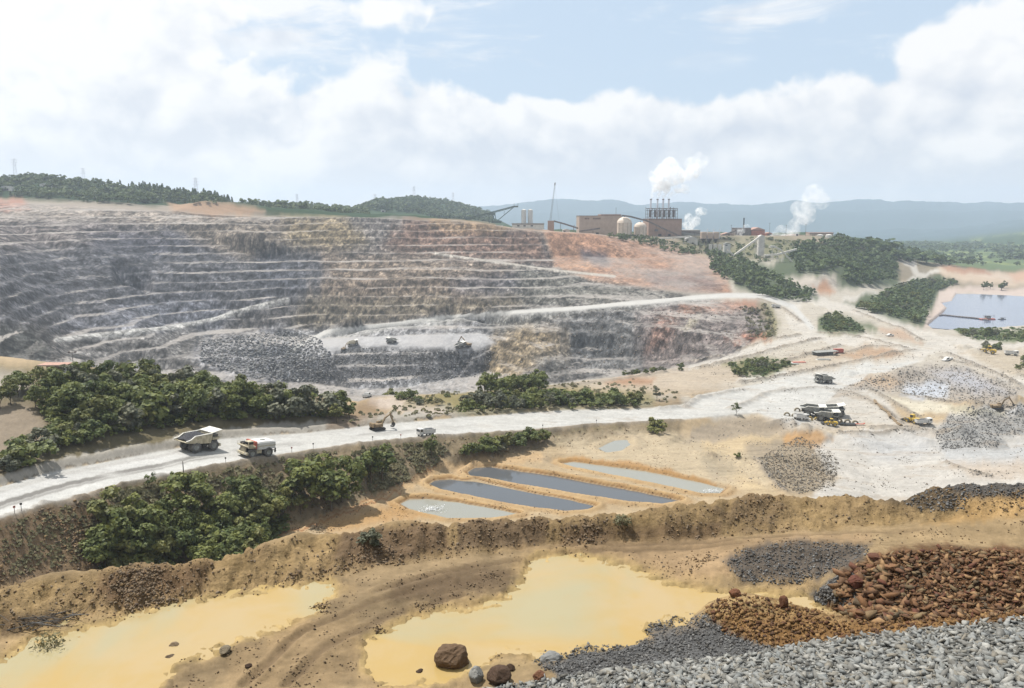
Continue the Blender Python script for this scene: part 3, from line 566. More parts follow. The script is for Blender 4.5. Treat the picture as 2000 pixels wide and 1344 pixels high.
# ponds' surroundings
put(RIM * (1 - PONDMASK), (204, 164, 104), 240); put(RIM * (1 - PONDMASK) * sstep(WN, 0.1, 0.5) * .6, (180, 132, 78), 240); put(CREST * (1 - PONDMASK) * .8, (220, 186, 136), 240); put(WETB * (1 - PONDMASK) * .75, (140, 98, 56), 240)
stripe([(520, 1050), (600, 1022), (700, 990), (790, 948), (870, 915), (960, 902), (1060, 895)], 9, (222, 186, 136), 6, 170, 330, .9)
stripe([(525, 1052), (600, 1026), (690, 996), (770, 962)], 2.0, (198, 142, 92), 1.5, 170, 330, .8)
stripe([(620, 1010), (700, 985), (790, 940), (860, 912)], 1.6, (186, 134, 88), 1.5, 170, 330, .7)
patch([(620, 1020), (760, 985), (800, 1000), (860, 1012), (760, 1020), (640, 1040)], (208, 158, 90), 8, 170, 330, .8)
patch([(1080, 858), (1240, 840), (1340, 846), (1440, 860), (1500, 900), (1500, 955), (1430, 950), (1300, 918), (1100, 890)], (214, 194, 160), 8, 200, 380)
patch([(1380, 845), (1470, 832), (1540, 850), (1460, 880), (1420, 900), (1510, 965), (1470, 968), (1380, 890)], (222, 196, 152), 6, 200, 380)
patch([(1460, 870), (1560, 850), (1620, 880), (1640, 905), (1630, 950), (1560, 965), (1500, 930), (1470, 895)], (176, 160, 136), 6, 200, 380)
patch([(1370, 880), (1420, 880), (1450, 930), (1400, 930)], (176, 164, 142), 7, 200, 380, .7)
stripe([(1095, 900), (1200, 905), (1300, 922), (1400, 945)], 6, (198, 150, 88), 4, 220, 330, .8)
# yards on the right
patch([(1560, 845), (1700, 835), (2320, 800), (2320, 980), (1560, 980), (1640, 930), (1600, 880)], (220, 215, 207), 6, 220, 420)
patch([(1660, 850), (1800, 850), (1820, 890), (1700, 900)], (208, 208, 208), 16, 220, 420, .8)
patch([(1820, 870), (2320, 850), (2320, 900), (1850, 910)], (206, 207, 207), 12, 220, 420, .9)
patch([(1850, 905), (1960, 895), (2320, 890), (2320, 920), (1900, 932)], (220, 194, 164), 8, 220, 420, .6)
patch([(1530, 845), (1600, 832), (1630, 850), (1600, 870), (1540, 868)], (208, 162, 104), 5, 300, 420)
patch([(1820, 845), (1850, 812), (1900, 790), (2320, 780), (2320, 835), (1960, 850), (1960, 872), (1840, 880)], (170, 169, 166), 6, 260, 440)
patch([(1860, 810), (1930, 792), (2000, 788), (2000, 800), (1900, 812)], (224, 224, 224), 5, 300, 440, .8)
patch([(1360, 835), (1430, 818), (1540, 818), (1575, 840), (1530, 852), (1460, 852), (1400, 862), (1340, 862)], (184, 168, 146), 4, 280, 400)
patch([(1380, 800), (1480, 770), (1600, 752), (1700, 760), (1770, 830), (1560, 835), (1480, 812), (1400, 818)], (219, 213, 203), 6, 300, 480)
stripe([(1430, 790), (1500, 765), (1600, 758), (1680, 775), (1740, 812)], 3.5, (196, 182, 164), 3, 300, 480, .8)
patch([(1640, 760), (1700, 735), (1760, 715), (1850, 712), (1960, 740), (2000, 760), (1960, 790), (1860, 780), (1740, 765)], (184, 174, 163), 8, 330, 560)
patch([(1755, 768), (1770, 750), (1820, 745), (1855, 755), (1850, 778), (1790, 782)], (214, 220, 230), 6, 330, 520)
patch([(1810, 730), (1880, 722), (1960, 760), (1900, 765)], (200, 202, 212), 8, 330, 560, .8)
patch([(1715, 772), (1790, 782), (1900, 797), (1900, 812), (1780, 806)], (236, 226, 202), 4, 330, 480)
patch([(1850, 795), (1960, 798), (1960, 806), (1880, 806)], (182, 172, 140), 4, 330, 480, .8)
patch([(1660, 745), (1720, 728), (1760, 745), (1720, 760)], (212, 182, 148), 6, 330, 560, .8)
ROADC = (222, 219, 212)
put(roadm, ROADC, 260)
# wheel tracks and windrows along the haul road
for off, col, am, hw in ((0.30, (236, 234, 230), .6, .10), (0.50, (150, 146, 140), .95, .06), (0.62, (168, 164, 158), .7, .035), (0.78, (238, 236, 230), .7, .10), (0.16, (206, 202, 196), .5, .05)):
    pts = []
    for (u, v, d), i in zip(RN[1:14], range(13)):
        vf = np.interp(u, [q[0] for q in RF], [q[1] for q in RF]); pts.append((u, vf + (v - vf) * (0.0 + off)))
    amf = np.clip(1.0 - (U1 - 500) / 500, 0.12, 1.0)
    hwid = np.interp(U1, [0, 400, 1000, 1400], [68, 45, 28, 24]) * hw
    A = sstep(linedist(pts, JU * 0.25 + U1 * 0.75, JV * 0.25 + V1 * 0.75), hwid * 1.5, hwid * 0.6) * roadm * amf * am * sstep(fbm(Xg / 25, Yg / 25, 3), -0.7, 0.1)
    put(A, col, 240)
patch([(1440, 745), (1520, 722), (1700, 692), (1780, 680), (1800, 690), (1700, 712), (1560, 742)], (222, 219, 212), 5, 380, 640)
# far roads
for pts, hw, y0, y1 in (([(1350, 714), (1440, 694), (1530, 668), (1600, 656)], 7, 440, 800), ([(1560, 590), (1555, 620), (1580, 645), (1660, 662), (1780, 686)], 11, 440, 950), ([(1540, 580), (1600, 585), (1660, 598), (1740, 628), (1830, 668)], 9, 440, 980),
                        ([(1660, 582), (1700, 575)], 5, 600, 980), ([(1830, 672), (1900, 705), (2000, 745), (2100, 790)], 11, 330, 700), ([(1800, 680), (1830, 665), (1900, 668), (2000, 672), (2200, 676)], 7, 440, 800),
                        ([(1700, 700), (1780, 690), (1830, 672)], 13, 400, 700), ([(1745, 570), (1790, 540), (1780, 515), (1740, 500)], 6, 800, 1700), ([(1740, 500), (1710, 490)], 3, 900, 1500), ([(1790, 535), (1850, 528), (1930, 538), (2000, 536)], 4, 900, 1900), ([(1500, 545), (1540, 560), (1600, 575)], 7, 700, 1100)):
    stripe(pts, hw, (222, 214, 202), 3, y0, y1)
patch([(1500, 715), (1580, 688), (1700, 672), (1780, 690), (1700, 705), (1560, 730)], (206, 188, 164), 5, 420, 700, .8)
patch([(1640, 690), (1720, 676), (1760, 690), (1680, 702)], (196, 152, 112), 4, 420, 700, .7)
patch([(1700, 640), (1760, 640), (1790, 668), (1720, 655)], (206, 170, 140), 4, 500, 900, .8)
patch([(1880, 690), (1930, 672), (2100, 690), (2100, 730), (2000, 735), (1920, 712)], (208, 192, 168), 6, 400, 800)
patch([(1560, 540), (1640, 530), (1650, 560), (1600, 575), (1540, 560)], (212, 200, 186), 5, 700, 1200)
patch([(1585, 560), (1620, 545), (1640, 565), (1610, 575)], (196, 150, 118), 5, 700, 1200)
# vegetated ground right of the plant
patch([(1400, 490), (1500, 520), (1560, 480), (1640, 470), (1740, 500), (1750, 560), (1650, 560), (1640, 530), (1540, 545), (1600, 580), (1520, 590), (1440, 560)], (88, 108, 72), 6, 760, 1450)
patch([(1660, 590), (1740, 560), (1830, 535), (1880, 545), (1830, 575), (1810, 640), (1720, 620)], (88, 108, 74), 5, 600, 1300)
patch([(1600, 620), (1640, 608), (1700, 640), (1690, 652), (1600, 645)], (100, 118, 76), 5, 500, 1000)
patch([(1440, 595), (1500, 592), (1520, 630), (1515, 655), (1470, 665), (1460, 630)], (146, 140, 96), 6, 500, 1000)
patch([(1860, 640), (2300, 640), (2300, 672), (1900, 660)], (112, 128, 84), 4, 500, 850)
patch([(1420, 710), (1500, 698), (1560, 715), (1480, 738)], (138, 138, 88), 6, 400, 640)
# tailings shore, orange cut banks
patch([(1790, 640), (1810, 605), (1830, 568), (1900, 558), (2300, 560), (2300, 585), (1880, 572), (1850, 605), (1820, 645)], (224, 204, 192), 4, 600, 1300)
patch([(1820, 520), (1900, 528), (2000, 525), (2300, 520), (2300, 556), (1900, 552), (1840, 545)], (222, 200, 178), 4, 1000, 2100)
patch([(1830, 520), (1920, 524), (1930, 534), (1850, 534)], (190, 142, 116), 3, 1000, 2200, .8)
patch([(1960, 525), (2100, 520), (2100, 545), (1980, 545)], (220, 178, 150), 4, 1000, 2100, .8)
patch([(1700, 500), (1800, 490), (2300, 495), (2300, 520), (1900, 525), (1800, 512)], (128, 146, 108), 4, 1500, 4200)
put(sstep(FARN + fbm(Xg / 200, Yg / 200, 3), 0.1, 0.5) * sstep(Yg, 1700, 2000) * sstep(Yg, 4000, 3600) * sstep(GX, 0.2, 0.3) * .7, (168, 180, 128), 2500)
put(sstep(Yg, 3500, 4200), (98, 122, 132), 0, 2.0)  # far ranges tinted blue-grey: part of the distance haze is put into their colour
# ---- the pit
P0, P1 = 380, 1165
put(pit, (142, 138, 136), 800); pw = lambda p, c, s=14, a=1.0: patch(p, c, s, P0, P1, a)
pw([(-420, 395), (0, 390), (330, 400), (520, 415), (520, 430), (300, 438), (0, 428), (-420, 428)], (188, 174, 160), 8)
pw([(-420, 428), (100, 432), (280, 438), (330, 470), (150, 490), (0, 500), (-420, 500)], (158, 148, 144))
pw([(-420, 490), (150, 480), (240, 460), (420, 470), (560, 520), (620, 560), (560, 600), (400, 620), (200, 610), (0, 640), (-420, 640)], (120, 121, 127), 18)
pw([(160, 455), (360, 450), (420, 480), (330, 500), (180, 490)], (108, 109, 120), 14, .8)
pw([(330, 435), (560, 430), (600, 480), (480, 500), (380, 470)], (172, 158, 142), 14)
pw([(560, 424), (680, 424), (720, 470), (640, 490), (560, 465)], (192, 172, 136), 14)
pw([(690, 424), (800, 424), (800, 470), (720, 480)], (176, 168, 162), 12)
pw([(790, 425), (1060, 452), (1085, 520), (960, 510), (800, 500), (740, 480)], (166, 136, 120), 16)
pw([(850, 428), (1000, 440), (980, 458), (840, 452)], (200, 168, 128), 8, .8)
pw([(620, 490), (800, 500), (1000, 520), (960, 600), (760, 620), (620, 590)], (168, 150, 132), 20)
pw([(500, 500), (620, 495), (640, 540), (560, 570), (500, 560)], (112, 115, 124), 14, .9)
pw([(600, 580), (900, 585), (1000, 560), (1040, 600), (800, 622), (560, 645)], (166, 154, 134), 14)
pw([(880, 540), (1040, 530), (1060, 560), (960, 585), (880, 570)], (124, 124, 132), 12, .8)
pw([(1010, 520), (1150, 545), (1260, 565), (1400, 578), (1200, 596), (1020, 606)], (148, 146, 138), 12)
pw([(250, 590), (420, 580), (460, 620), (400, 660), (240, 660), (110, 640)], (158, 160, 170), 16)
pw([(120, 655), (350, 640), (460, 660), (420, 720), (200, 720), (130, 690)], (162, 158, 154), 12)
pw([(-420, 610), (60, 640), (120, 690), (60, 720), (-420, 740)], (106, 108, 106), 12)
pw([(400, 660), (560, 640), (640, 660), (640, 720), (560, 745), (440, 735), (380, 700)], (178, 178, 184), 14)
pw([(560, 650), (960, 625), (980, 660), (940, 685), (640, 695), (560, 690)], (196, 195, 196), 10)
pw([(620, 695), (690, 680), (960, 688), (940, 735), (760, 750), (620, 745)], (146, 145, 146), 8)
pw([(640, 718), (940, 712), (930, 735), (760, 748), (620, 742)], (116, 117, 122), 8, .8)
pw([(690, 755), (760, 745), (830, 745), (940, 735), (900, 765), (720, 775)], (188, 188, 190), 6)
pw([(960, 615), (1100, 610), (1060, 650), (980, 650), (950, 640)], (170, 168, 162), 10)
pw([(940, 730), (970, 660), (1010, 640), (1100, 645), (1110, 690), (1060, 720), (1000, 750)], (180, 160, 128), 12)
pw([(1040, 690), (1100, 700), (1120, 740), (1040, 745)], (138, 136, 132), 10, .9)
pw([(1090, 620), (1250, 600), (1300, 640), (1260, 720), (1140, 735), (1090, 690)], (138, 138, 138), 12)
pw([(1240, 600), (1480, 590), (1500, 640), (1420, 690), (1260, 730), (1240, 680)], (150, 138, 134), 12)
pw([(1290, 620), (1340, 600), (1300, 680), (1260, 690)], (168, 130, 114), 12, .8)
pw([(1330, 588), (1480, 588), (1480, 604), (1340, 612)], (196, 146, 120), 6, .9)
pw([(1430, 660), (1490, 650), (1500, 664), (1440, 675)], (188, 128, 100), 5, .9)
pw([(1105, 656), (1210, 652), (1215, 688), (1150, 697), (1108, 690)], (94, 98, 102), 6, .9)
pw([(1335, 640), (1365, 610), (1372, 614), (1350, 645)], (222, 210, 180), 3, .8)
put(upit, (198, 156, 130), 1000)
patch([(1075, 452), (1150, 455), (1210, 475), (1150, 490), (1090, 480)], (206, 160, 132), 8, 860, 1250)
patch([(1125, 490), (1190, 492), (1205, 515), (1160, 522), (1128, 515)], (98, 104, 118), 6, 860, 1250, .9)
patch([(1240, 530), (1370, 530), (1420, 555), (1400, 572), (1280, 560)], (140, 124, 122), 8, 860, 1250, .9)
patch([(1090, 512), (1170, 515), (1160, 530), (1095, 528)], (216, 166, 128), 6, 860, 1250, .9)
patch([(330, 398), (420, 388), (480, 400), (520, 415), (400, 420), (340, 415)], (200, 166, 138), 5, 1060, 1230)
patch([(-30, 388), (40, 385), (60, 405), (-30, 415)], (200, 150, 130), 5, 1000, 1230)
put(WROW * (1 - roadm * .4) * .85, (172, 160, 144), 450)
patch([(1330, 462), (1420, 464), (1560, 468), (1560, 500), (1480, 510), (1400, 500), (1340, 480)], (138, 142, 112), 6, 1040, 1400, .8)
patch([(1400, 468), (1480, 466), (1470, 482), (1410, 482)], (176, 166, 146), 5, 1040, 1400, .7)
# wheel tracks and scrape marks worked into the yards
yard = sstep(Yg, 190, 230) * sstep(Yg, 900, 700) * (1 - pf0) * sstep(GX, -0.1, 0.05) * (1 - np.clip(PONDMASK + RIM, 0, 1))
ca_, sa_ = math.cos(.25), math.sin(.25); xa, ya = Xg * ca_ + Yg * sa_, -Xg * sa_ + Yg * ca_
trk = fbm(xa / 38 + .6 * MIDN, ya / 2.6, 4, 0.6); trk2 = fbm(Xg / 20, Yg / 9, 5, 0.6)
COLR *= (1 + np.maximum(yard, roadm * sstep(Yg, 100, 160) * .5) * np.clip(0.09 * trk + 0.10 * trk2, -.25, .2))[..., None]
put(yard * sstep(trk2, 0.35, 0.75) * .35, (176, 156, 132), 400)
nearm = sstep(Yg, 62, 52) * (1 - gravel); COLR *= (1 + nearm * np.clip(0.22 * n_m + 0.16 * n_s + 0.12 * fbm(xa / 3.0, ya / .35, 3), -.45, .4))[..., None]
put(RUT * nearm * .6 * (1 - np.clip(PUDM * 2, 0, 1)), (122, 100, 74))
# pale dust on the benches, rock texture on the faces, streaks of run-off
gy = np.gradient(Zg, axis=0) / np.gradient(Yg, axis=0); gx = np.gradient(Zg, axis=1) / np.maximum(np.gradient(Xg, axis=1), 1e-6)
steep = np.hypot(gx, gy)
streak = fbm(Xg / 6.0 + w2, Zg / 7 + Yg / 30, 4, 0.65); blot = fbm(Xg / 22, Zg / 9 + Yg / 40, 4, 0.55)
pf = np.clip(pit + upit * 0.6, 0, 1)
grain = RNG.normal(size=Yg.shape)
COLR *= (1 + np.clip(grain, -2, 2) * (0.18 * pf + 0.05 * sstep(Yg, 90, 120) * sstep(Yg, 1100, 1000) ))[..., None]
COLR *= (1 + pf * np.clip(-0.16 + 0.55 * streak + 0.40 * blot + 0.25 * fbm(Xg / 2.2, Zg / 3.5, 3), -0.65, 0.8))[..., None]
ben = pf * sstep(steep, 0.42, 0.16)
put(ben * np.clip(0.62 + 0.7 * fbm(Xg / 55, Zg / 9, 3), 0.12, 0.85), (204, 196, 188), 900)
put(np.maximum(ramp, lwr * 0.9), (222, 219, 213), 860); put(upr * 0.9, (216, 208, 196), 950); put(floor_ * 0.7, (212, 210, 210), 800)
put(sstep(rampd, 13, 8) * sstep(V1 - np.interp(U1, [p[0] for p in RAMP], [p[1] for p in RAMP]), 0, 5) * (Yg > 640) * (Yg < 960) * pit * .5 * sstep(U1, 560, 700), (206, 204, 198), 860)
ROCKY = np.clip(pf * (1 - 0.8 * sstep(steep, 0.5, 0.2)) + crestm * .8 + emb * .7 + heap + heap2 + gravel * .5 + 0.25 * near, 0, 1) * (1 - np.clip(roadm + ramp + floor_, 0, 1) * 0.8)
COLR = np.clip(COLR, 0.01, 0.85)

# ------------------------------------------------------------------ materials
MATS = {}
def mat(name, rgb, rough=0.8, metal=0.0, spec=0.3, var=0.12, scale=1.5, bump=0.0, var2=None):
    if name in MATS: return MATS[name]
    m = bpy.data.materials.new(name); m.use_nodes = True; n = NT(m.node_tree)
    tcn = n.node('ShaderNodeTexCoord'); oi = n.node('ShaderNodeObjectInfo')
    nz = n.noise(tcn.outputs['Object'], scale, 5, 0.6)
    c = n.mix(n.ss(nz, 0.3, 0.7), tuple(np.clip(np.array(rgb) * (1 - var), 0, 1)), tuple(np.clip(np.array(rgb if var2 is None else var2) * (1 + var), 0, 1)))
    p = n.node('ShaderNodeBsdfPrincipled', i_Base_Color=c, i_Roughness=rough, i_Metallic=metal)
    p.inputs['Specular IOR Level'].default_value = spec
    if bump:
        b = n.node('ShaderNodeBump', i_Strength=bump, i_Height=n.noise(tcn.outputs['Object'], scale * 3, 5, 0.6)); b.inputs['Distance'].default_value = 0.1
        n.put(p.inputs['Normal'], b.outputs[0])
    n.node('ShaderNodeOutputMaterial', i_0=p.outputs[0]); MATS[name] = m; return m

def ground_material(blocks=False):
    m = bpy.data.materials.new('pit_rock' if blocks else 'ground_soil_and_rock'); m.use_nodes = True; n = NT(m.node_tree)
    at = n.node('ShaderNodeAttribute', attribute_name='soil'); rk = n.node('ShaderNodeAttribute', attribute_name='rocky')
    geo = n.node('ShaderNodeNewGeometry'); pos = geo.outputs['Position']
    a = n.noise(pos, 3.2, 6, 0.65); b = n.noise(pos, 0.42, 5, 0.6); c = n.noise(pos, 0.06, 4, 0.55)
    k = n.math('ADD', n.math('MULTIPLY', n.math('SUBTRACT', a, 0.5), 0.75), n.math('MULTIPLY', n.math('SUBTRACT', b, 0.5), 0.65))
    k = n.math('ADD', k, n.math('MULTIPLY', n.math('SUBTRACT', c, 0.5), 0.45))
    k = n.math('ADD', k, n.math('MULTIPLY', n.math('SUBTRACT', n.noise(pos, 14.0, 4, 0.7), 0.5), 0.55))
    amp = n.math('ADD', 0.55, n.math('MULTIPLY', rk.outputs['Fac'], 0.75))
    k = n.math('ADD', 1.0, n.math('MULTIPLY', k, amp))
    if blocks:
        mp = n.node('ShaderNodeMapping', i_Vector=pos); mp.inputs['Scale'].default_value = (1.0, 0.5, 0.75)
        for sc_, am in ((0.16, 0.75), (0.45, 0.65)):
            vo = n.node('ShaderNodeTexVoronoi', i_Vector=mp.outputs[0], i_Scale=sc_); vs = n.node('ShaderNodeSeparateXYZ', i_0=vo.outputs['Color'])
            kk = n.math('ADD', 1.0, n.math('MULTIPLY', n.math('SUBTRACT', vs.outputs[0], 0.55), n.math('MULTIPLY', rk.outputs['Fac'], am))); k = n.math('MULTIPLY', k, kk)
            crk = n.math('MULTIPLY', n.ss(vo.outputs['Distance'], 0.55, 0.85), n.math('MULTIPLY', rk.outputs['Fac'], 0.4)); k = n.math('MULTIPLY', k, n.math('SUBTRACT', 1.0, crk))
    col = n.mix(1.0, at.outputs['Color'], n.node('ShaderNodeCombineXYZ', i_0=k, i_1=k, i_2=n.math('MULTIPLY', k, 0.99)).outputs[0], 'MULTIPLY')
    p = n.node('ShaderNodeBsdfPrincipled', i_Base_Color=col, i_Roughness=0.95); p.inputs['Specular IOR Level'].default_value = 0.12
    hgt = n.math('ADD', n.math('MULTIPLY', n.noise(pos, 1.3, 6, 0.68), 0.5), n.math('MULTIPLY', n.noise(pos, 0.22, 4, 0.6), 1.2))
    bp = n.node('ShaderNodeBump', i_Height=hgt, i_Strength=n.math('ADD', 0.12, n.math('MULTIPLY', rk.outputs['Fac'], 0.55))); bp.inputs['Distance'].default_value = 1.0
    n.put(p.inputs['Normal'], bp.outputs[0]); n.node('ShaderNodeOutputMaterial', i_0=p.outputs[0]); return m
MG = ground_material(); MGP = ground_material(True)

def tag(o, label=None, cat=None, group=None, kind=None):
    if label: o['label'] = label
    if cat: o['category'] = cat
    if group: o['group'] = group
    if kind: o['kind'] = kind
    return o
def mesh_obj(name, V, Fc, m=None, parent=None, smooth=False):
    me = bpy.data.meshes.new(name)
    me.from_pydata([tuple(map(float, v)) for v in V], [], [tuple(map(int, f)) for f in Fc]) if not isinstance(V, np.ndarray) else fast_mesh(me, V, Fc)
    if m is not None: me.materials.append(m)
    if smooth: me.shade_smooth()
    o = bpy.data.objects.new(name, me); COL.objects.link(o)
    if parent is not None: o.parent = parent
    return o
def fast_mesh(me, V, Fc):
    Fc = np.asarray(Fc, np.int32); nf, k = Fc.shape
    me.vertices.add(len(V)); me.vertices.foreach_set('co', np.ascontiguousarray(V, np.float32).ravel())
    me.loops.add(nf * k); me.loops.foreach_set('vertex_index', Fc.ravel())
    me.polygons.add(nf); me.polygons.foreach_set('loop_start', np.arange(0, nf * k, k, dtype=np.int32))
    me.update(calc_edges=True)

# ------------------------------------------------------------------ the ground, cut into its named areas
idx = np.arange(NX * NY).reshape(NY, NX)
quads = np.stack([idx[:-1, :-1], idx[:-1, 1:], idx[1:, 1:], idx[1:, :-1]], -1).reshape(-1, 4)
cls = np.full(Yg.shape, 1)                               # 1 valley floor
cls[Yg < 62] = 0; cls[(roadm > 0.5) & (Yg > 100)] = 2; cls[(pf > 0.5) & (Yg > 330)] = 3
cls[(gravel > 0.5) & (Yg < 45)] = 7; cls[(Yg < 50) & (area([(1640, 1110), (1740, 1075), (1850, 1066), (2300, 1068), (2300, 1205), (1800, 1212), (1650, 1212), (1600, 1190)], 2, F0, 50) > 0.5)] = 8; cls[(Yg > 1165)] = 4; cls[(Yg > 1650)] = 5; cls[Yg > 4100] = 6
qc = cls[:-1, :-1].reshape(-1)
VV = np.stack([Xg, Yg, Zg], -1).reshape(-1, 3); CC = COLR.reshape(-1, 3); RR = ROCKY.reshape(-1)
for ci, nm, lb, ct in ((0, 'terrace_ground', 'muddy brown terrace of earth and gravel with yellow puddles', 'ground'), (1, 'valley_ground', 'tan and white trampled earth of the yards and slopes round the pit', 'ground'),
                       (2, 'haul_road', 'wide pale grey haul road curving past the pit edge', 'road'), (3, 'open_pit', 'huge open mine pit with stepped grey and brown benches', 'mine pit'),
                       (4, 'plateau_ground', 'plateau and wooded rise behind the pit rim', 'terrain'), (5, 'plain', 'flat green plain and low hills beyond the mine', 'terrain'), (7, 'gravel_bank', 'sloping bank of broken pale grey stone', 'gravel bank'), (8, 'rock_heap', 'heap of rust-brown broken rock beside the terrace', 'rock heap'), (6, 'mountains', 'hazy blue mountain range on the horizon', 'mountains')):
    q = quads[qc == ci]
    used, inv = np.unique(q, return_inverse=True)
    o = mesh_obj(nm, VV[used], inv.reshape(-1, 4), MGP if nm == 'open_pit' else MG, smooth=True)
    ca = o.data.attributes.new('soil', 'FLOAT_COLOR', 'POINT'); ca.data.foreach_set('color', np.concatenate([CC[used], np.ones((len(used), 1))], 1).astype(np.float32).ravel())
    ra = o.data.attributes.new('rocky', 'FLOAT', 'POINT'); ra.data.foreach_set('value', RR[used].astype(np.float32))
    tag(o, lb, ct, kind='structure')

# ------------------------------------------------------------------ water
def water_mat(name, base, rough, bumpsc, bumpst, var=0.0, alt=None):
    m = bpy.data.materials.new(name); m.use_nodes = True; n = NT(m.node_tree)
    geo = n.node('ShaderNodeNewGeometry'); pos = geo.outputs['Position']
    c = base
    if alt is not None:
        c = n.mix(n.ss(n.noise(pos, var, 5, 0.6, 0.6), 0.36, 0.64), base, alt)
        c = n.mix(n.math('MULTIPLY', n.ss(n.noise(pos, var * 0.55, 4, 0.5, 0.8), 0.50, 0.68), 0.75), c, (0.27, 0.25, 0.155))
        c = n.mix(n.math('MULTIPLY', n.ss(n.noise(pos, var * 6, 5, 0.65), 0.55, 0.8), 0.35), c, (0.30, 0.21, 0.10))
    p = n.node('ShaderNodeBsdfPrincipled', i_Roughness=rough); n.put(p.inputs['Base Color'], c if not isinstance(c, tuple) else c + (1,))
    p.inputs['IOR'].default_value = 1.33
    b = n.node('ShaderNodeBump', i_Strength=bumpst, i_Height=n.noise(pos, bumpsc, 3, 0.5)); b.inputs['Distance'].default_value = 0.05
    n.put(p.inputs['Normal'], b.outputs[0]); n.node('ShaderNodeOutputMaterial', i_0=p.outputs[0]); return m
def water(name, pts, level, grow, m, label, cat):
    P = np.array([at_drop(u, v, level)[:2] for u, v in pts]); c = P.mean(0)
    nn = len(P); nrm = []
    for i in range(nn):
        t = P[(i + 1) % nn] - P[i - 1]; nv = np.array([t[1], -t[0]]); nv /= np.linalg.norm(nv) + 1e-9; nrm.append(nv)
    ar = 0.5 * sum(P[i][0] * P[(i + 1) % nn][1] - P[(i + 1) % nn][0] * P[i][1] for i in range(nn))
    P = P + np.array(nrm) * grow * (1 if ar > 0 else -1)
    o = mesh_obj(name, [(x, y, -level) for x, y in P], [list(range(nn))] if ar > 0 else [list(range(nn))[::-1]], m)
    tag(o, label, cat, kind='structure'); return o
MY = water_mat('yellow_puddle_water', (0.335, 0.25, 0.125), 0.13, 1.2, 0.05, 0.16, (0.33, 0.23, 0.085))
MB_ = water_mat('slate_pond_water', (0.080, 0.084, 0.088), 0.08, 1.5, 0.15)
MGW = water_mat('grey_pond_water', (0.22, 0.215, 0.18), 0.10, 1.5, 0.10)
MLK = water_mat('lake_water', (0.12, 0.14, 0.19), 0.10, 0.5, 0.08)
water('puddle', PUD_A, 20.06, 2.0, MY, 'long opaque yellow puddle at the foot of the earth berm', 'puddle')
water('puddle', PUD_B, 20.06, 1.6, MY, 'opaque yellow puddle holding the big brown boulder', 'puddle')
for nm, lb, mm in (('grey', 'milky grey settling basin with water splashing in', MGW), ('west', 'slate blue settling basin ending beside the grey one', MB_), ('long', 'longest slate blue settling basin with rounded end', MB_), ('far', 'narrow grey settling basin under the orange bank', MGW), ('small', 'small pale puddle beside the tan earth mound', MGW)):
    water('settling_basin' if nm != 'small' else 'puddle', PONDS[nm][0], PONDS[nm][1], 0.9, mm, lb, 'basin' if nm != 'small' else 'puddle')
water('tailings_lake', LAKE, 105.6, 6.0, MLK, 'pale blue tailings lake with sandy pink shores', 'lake')
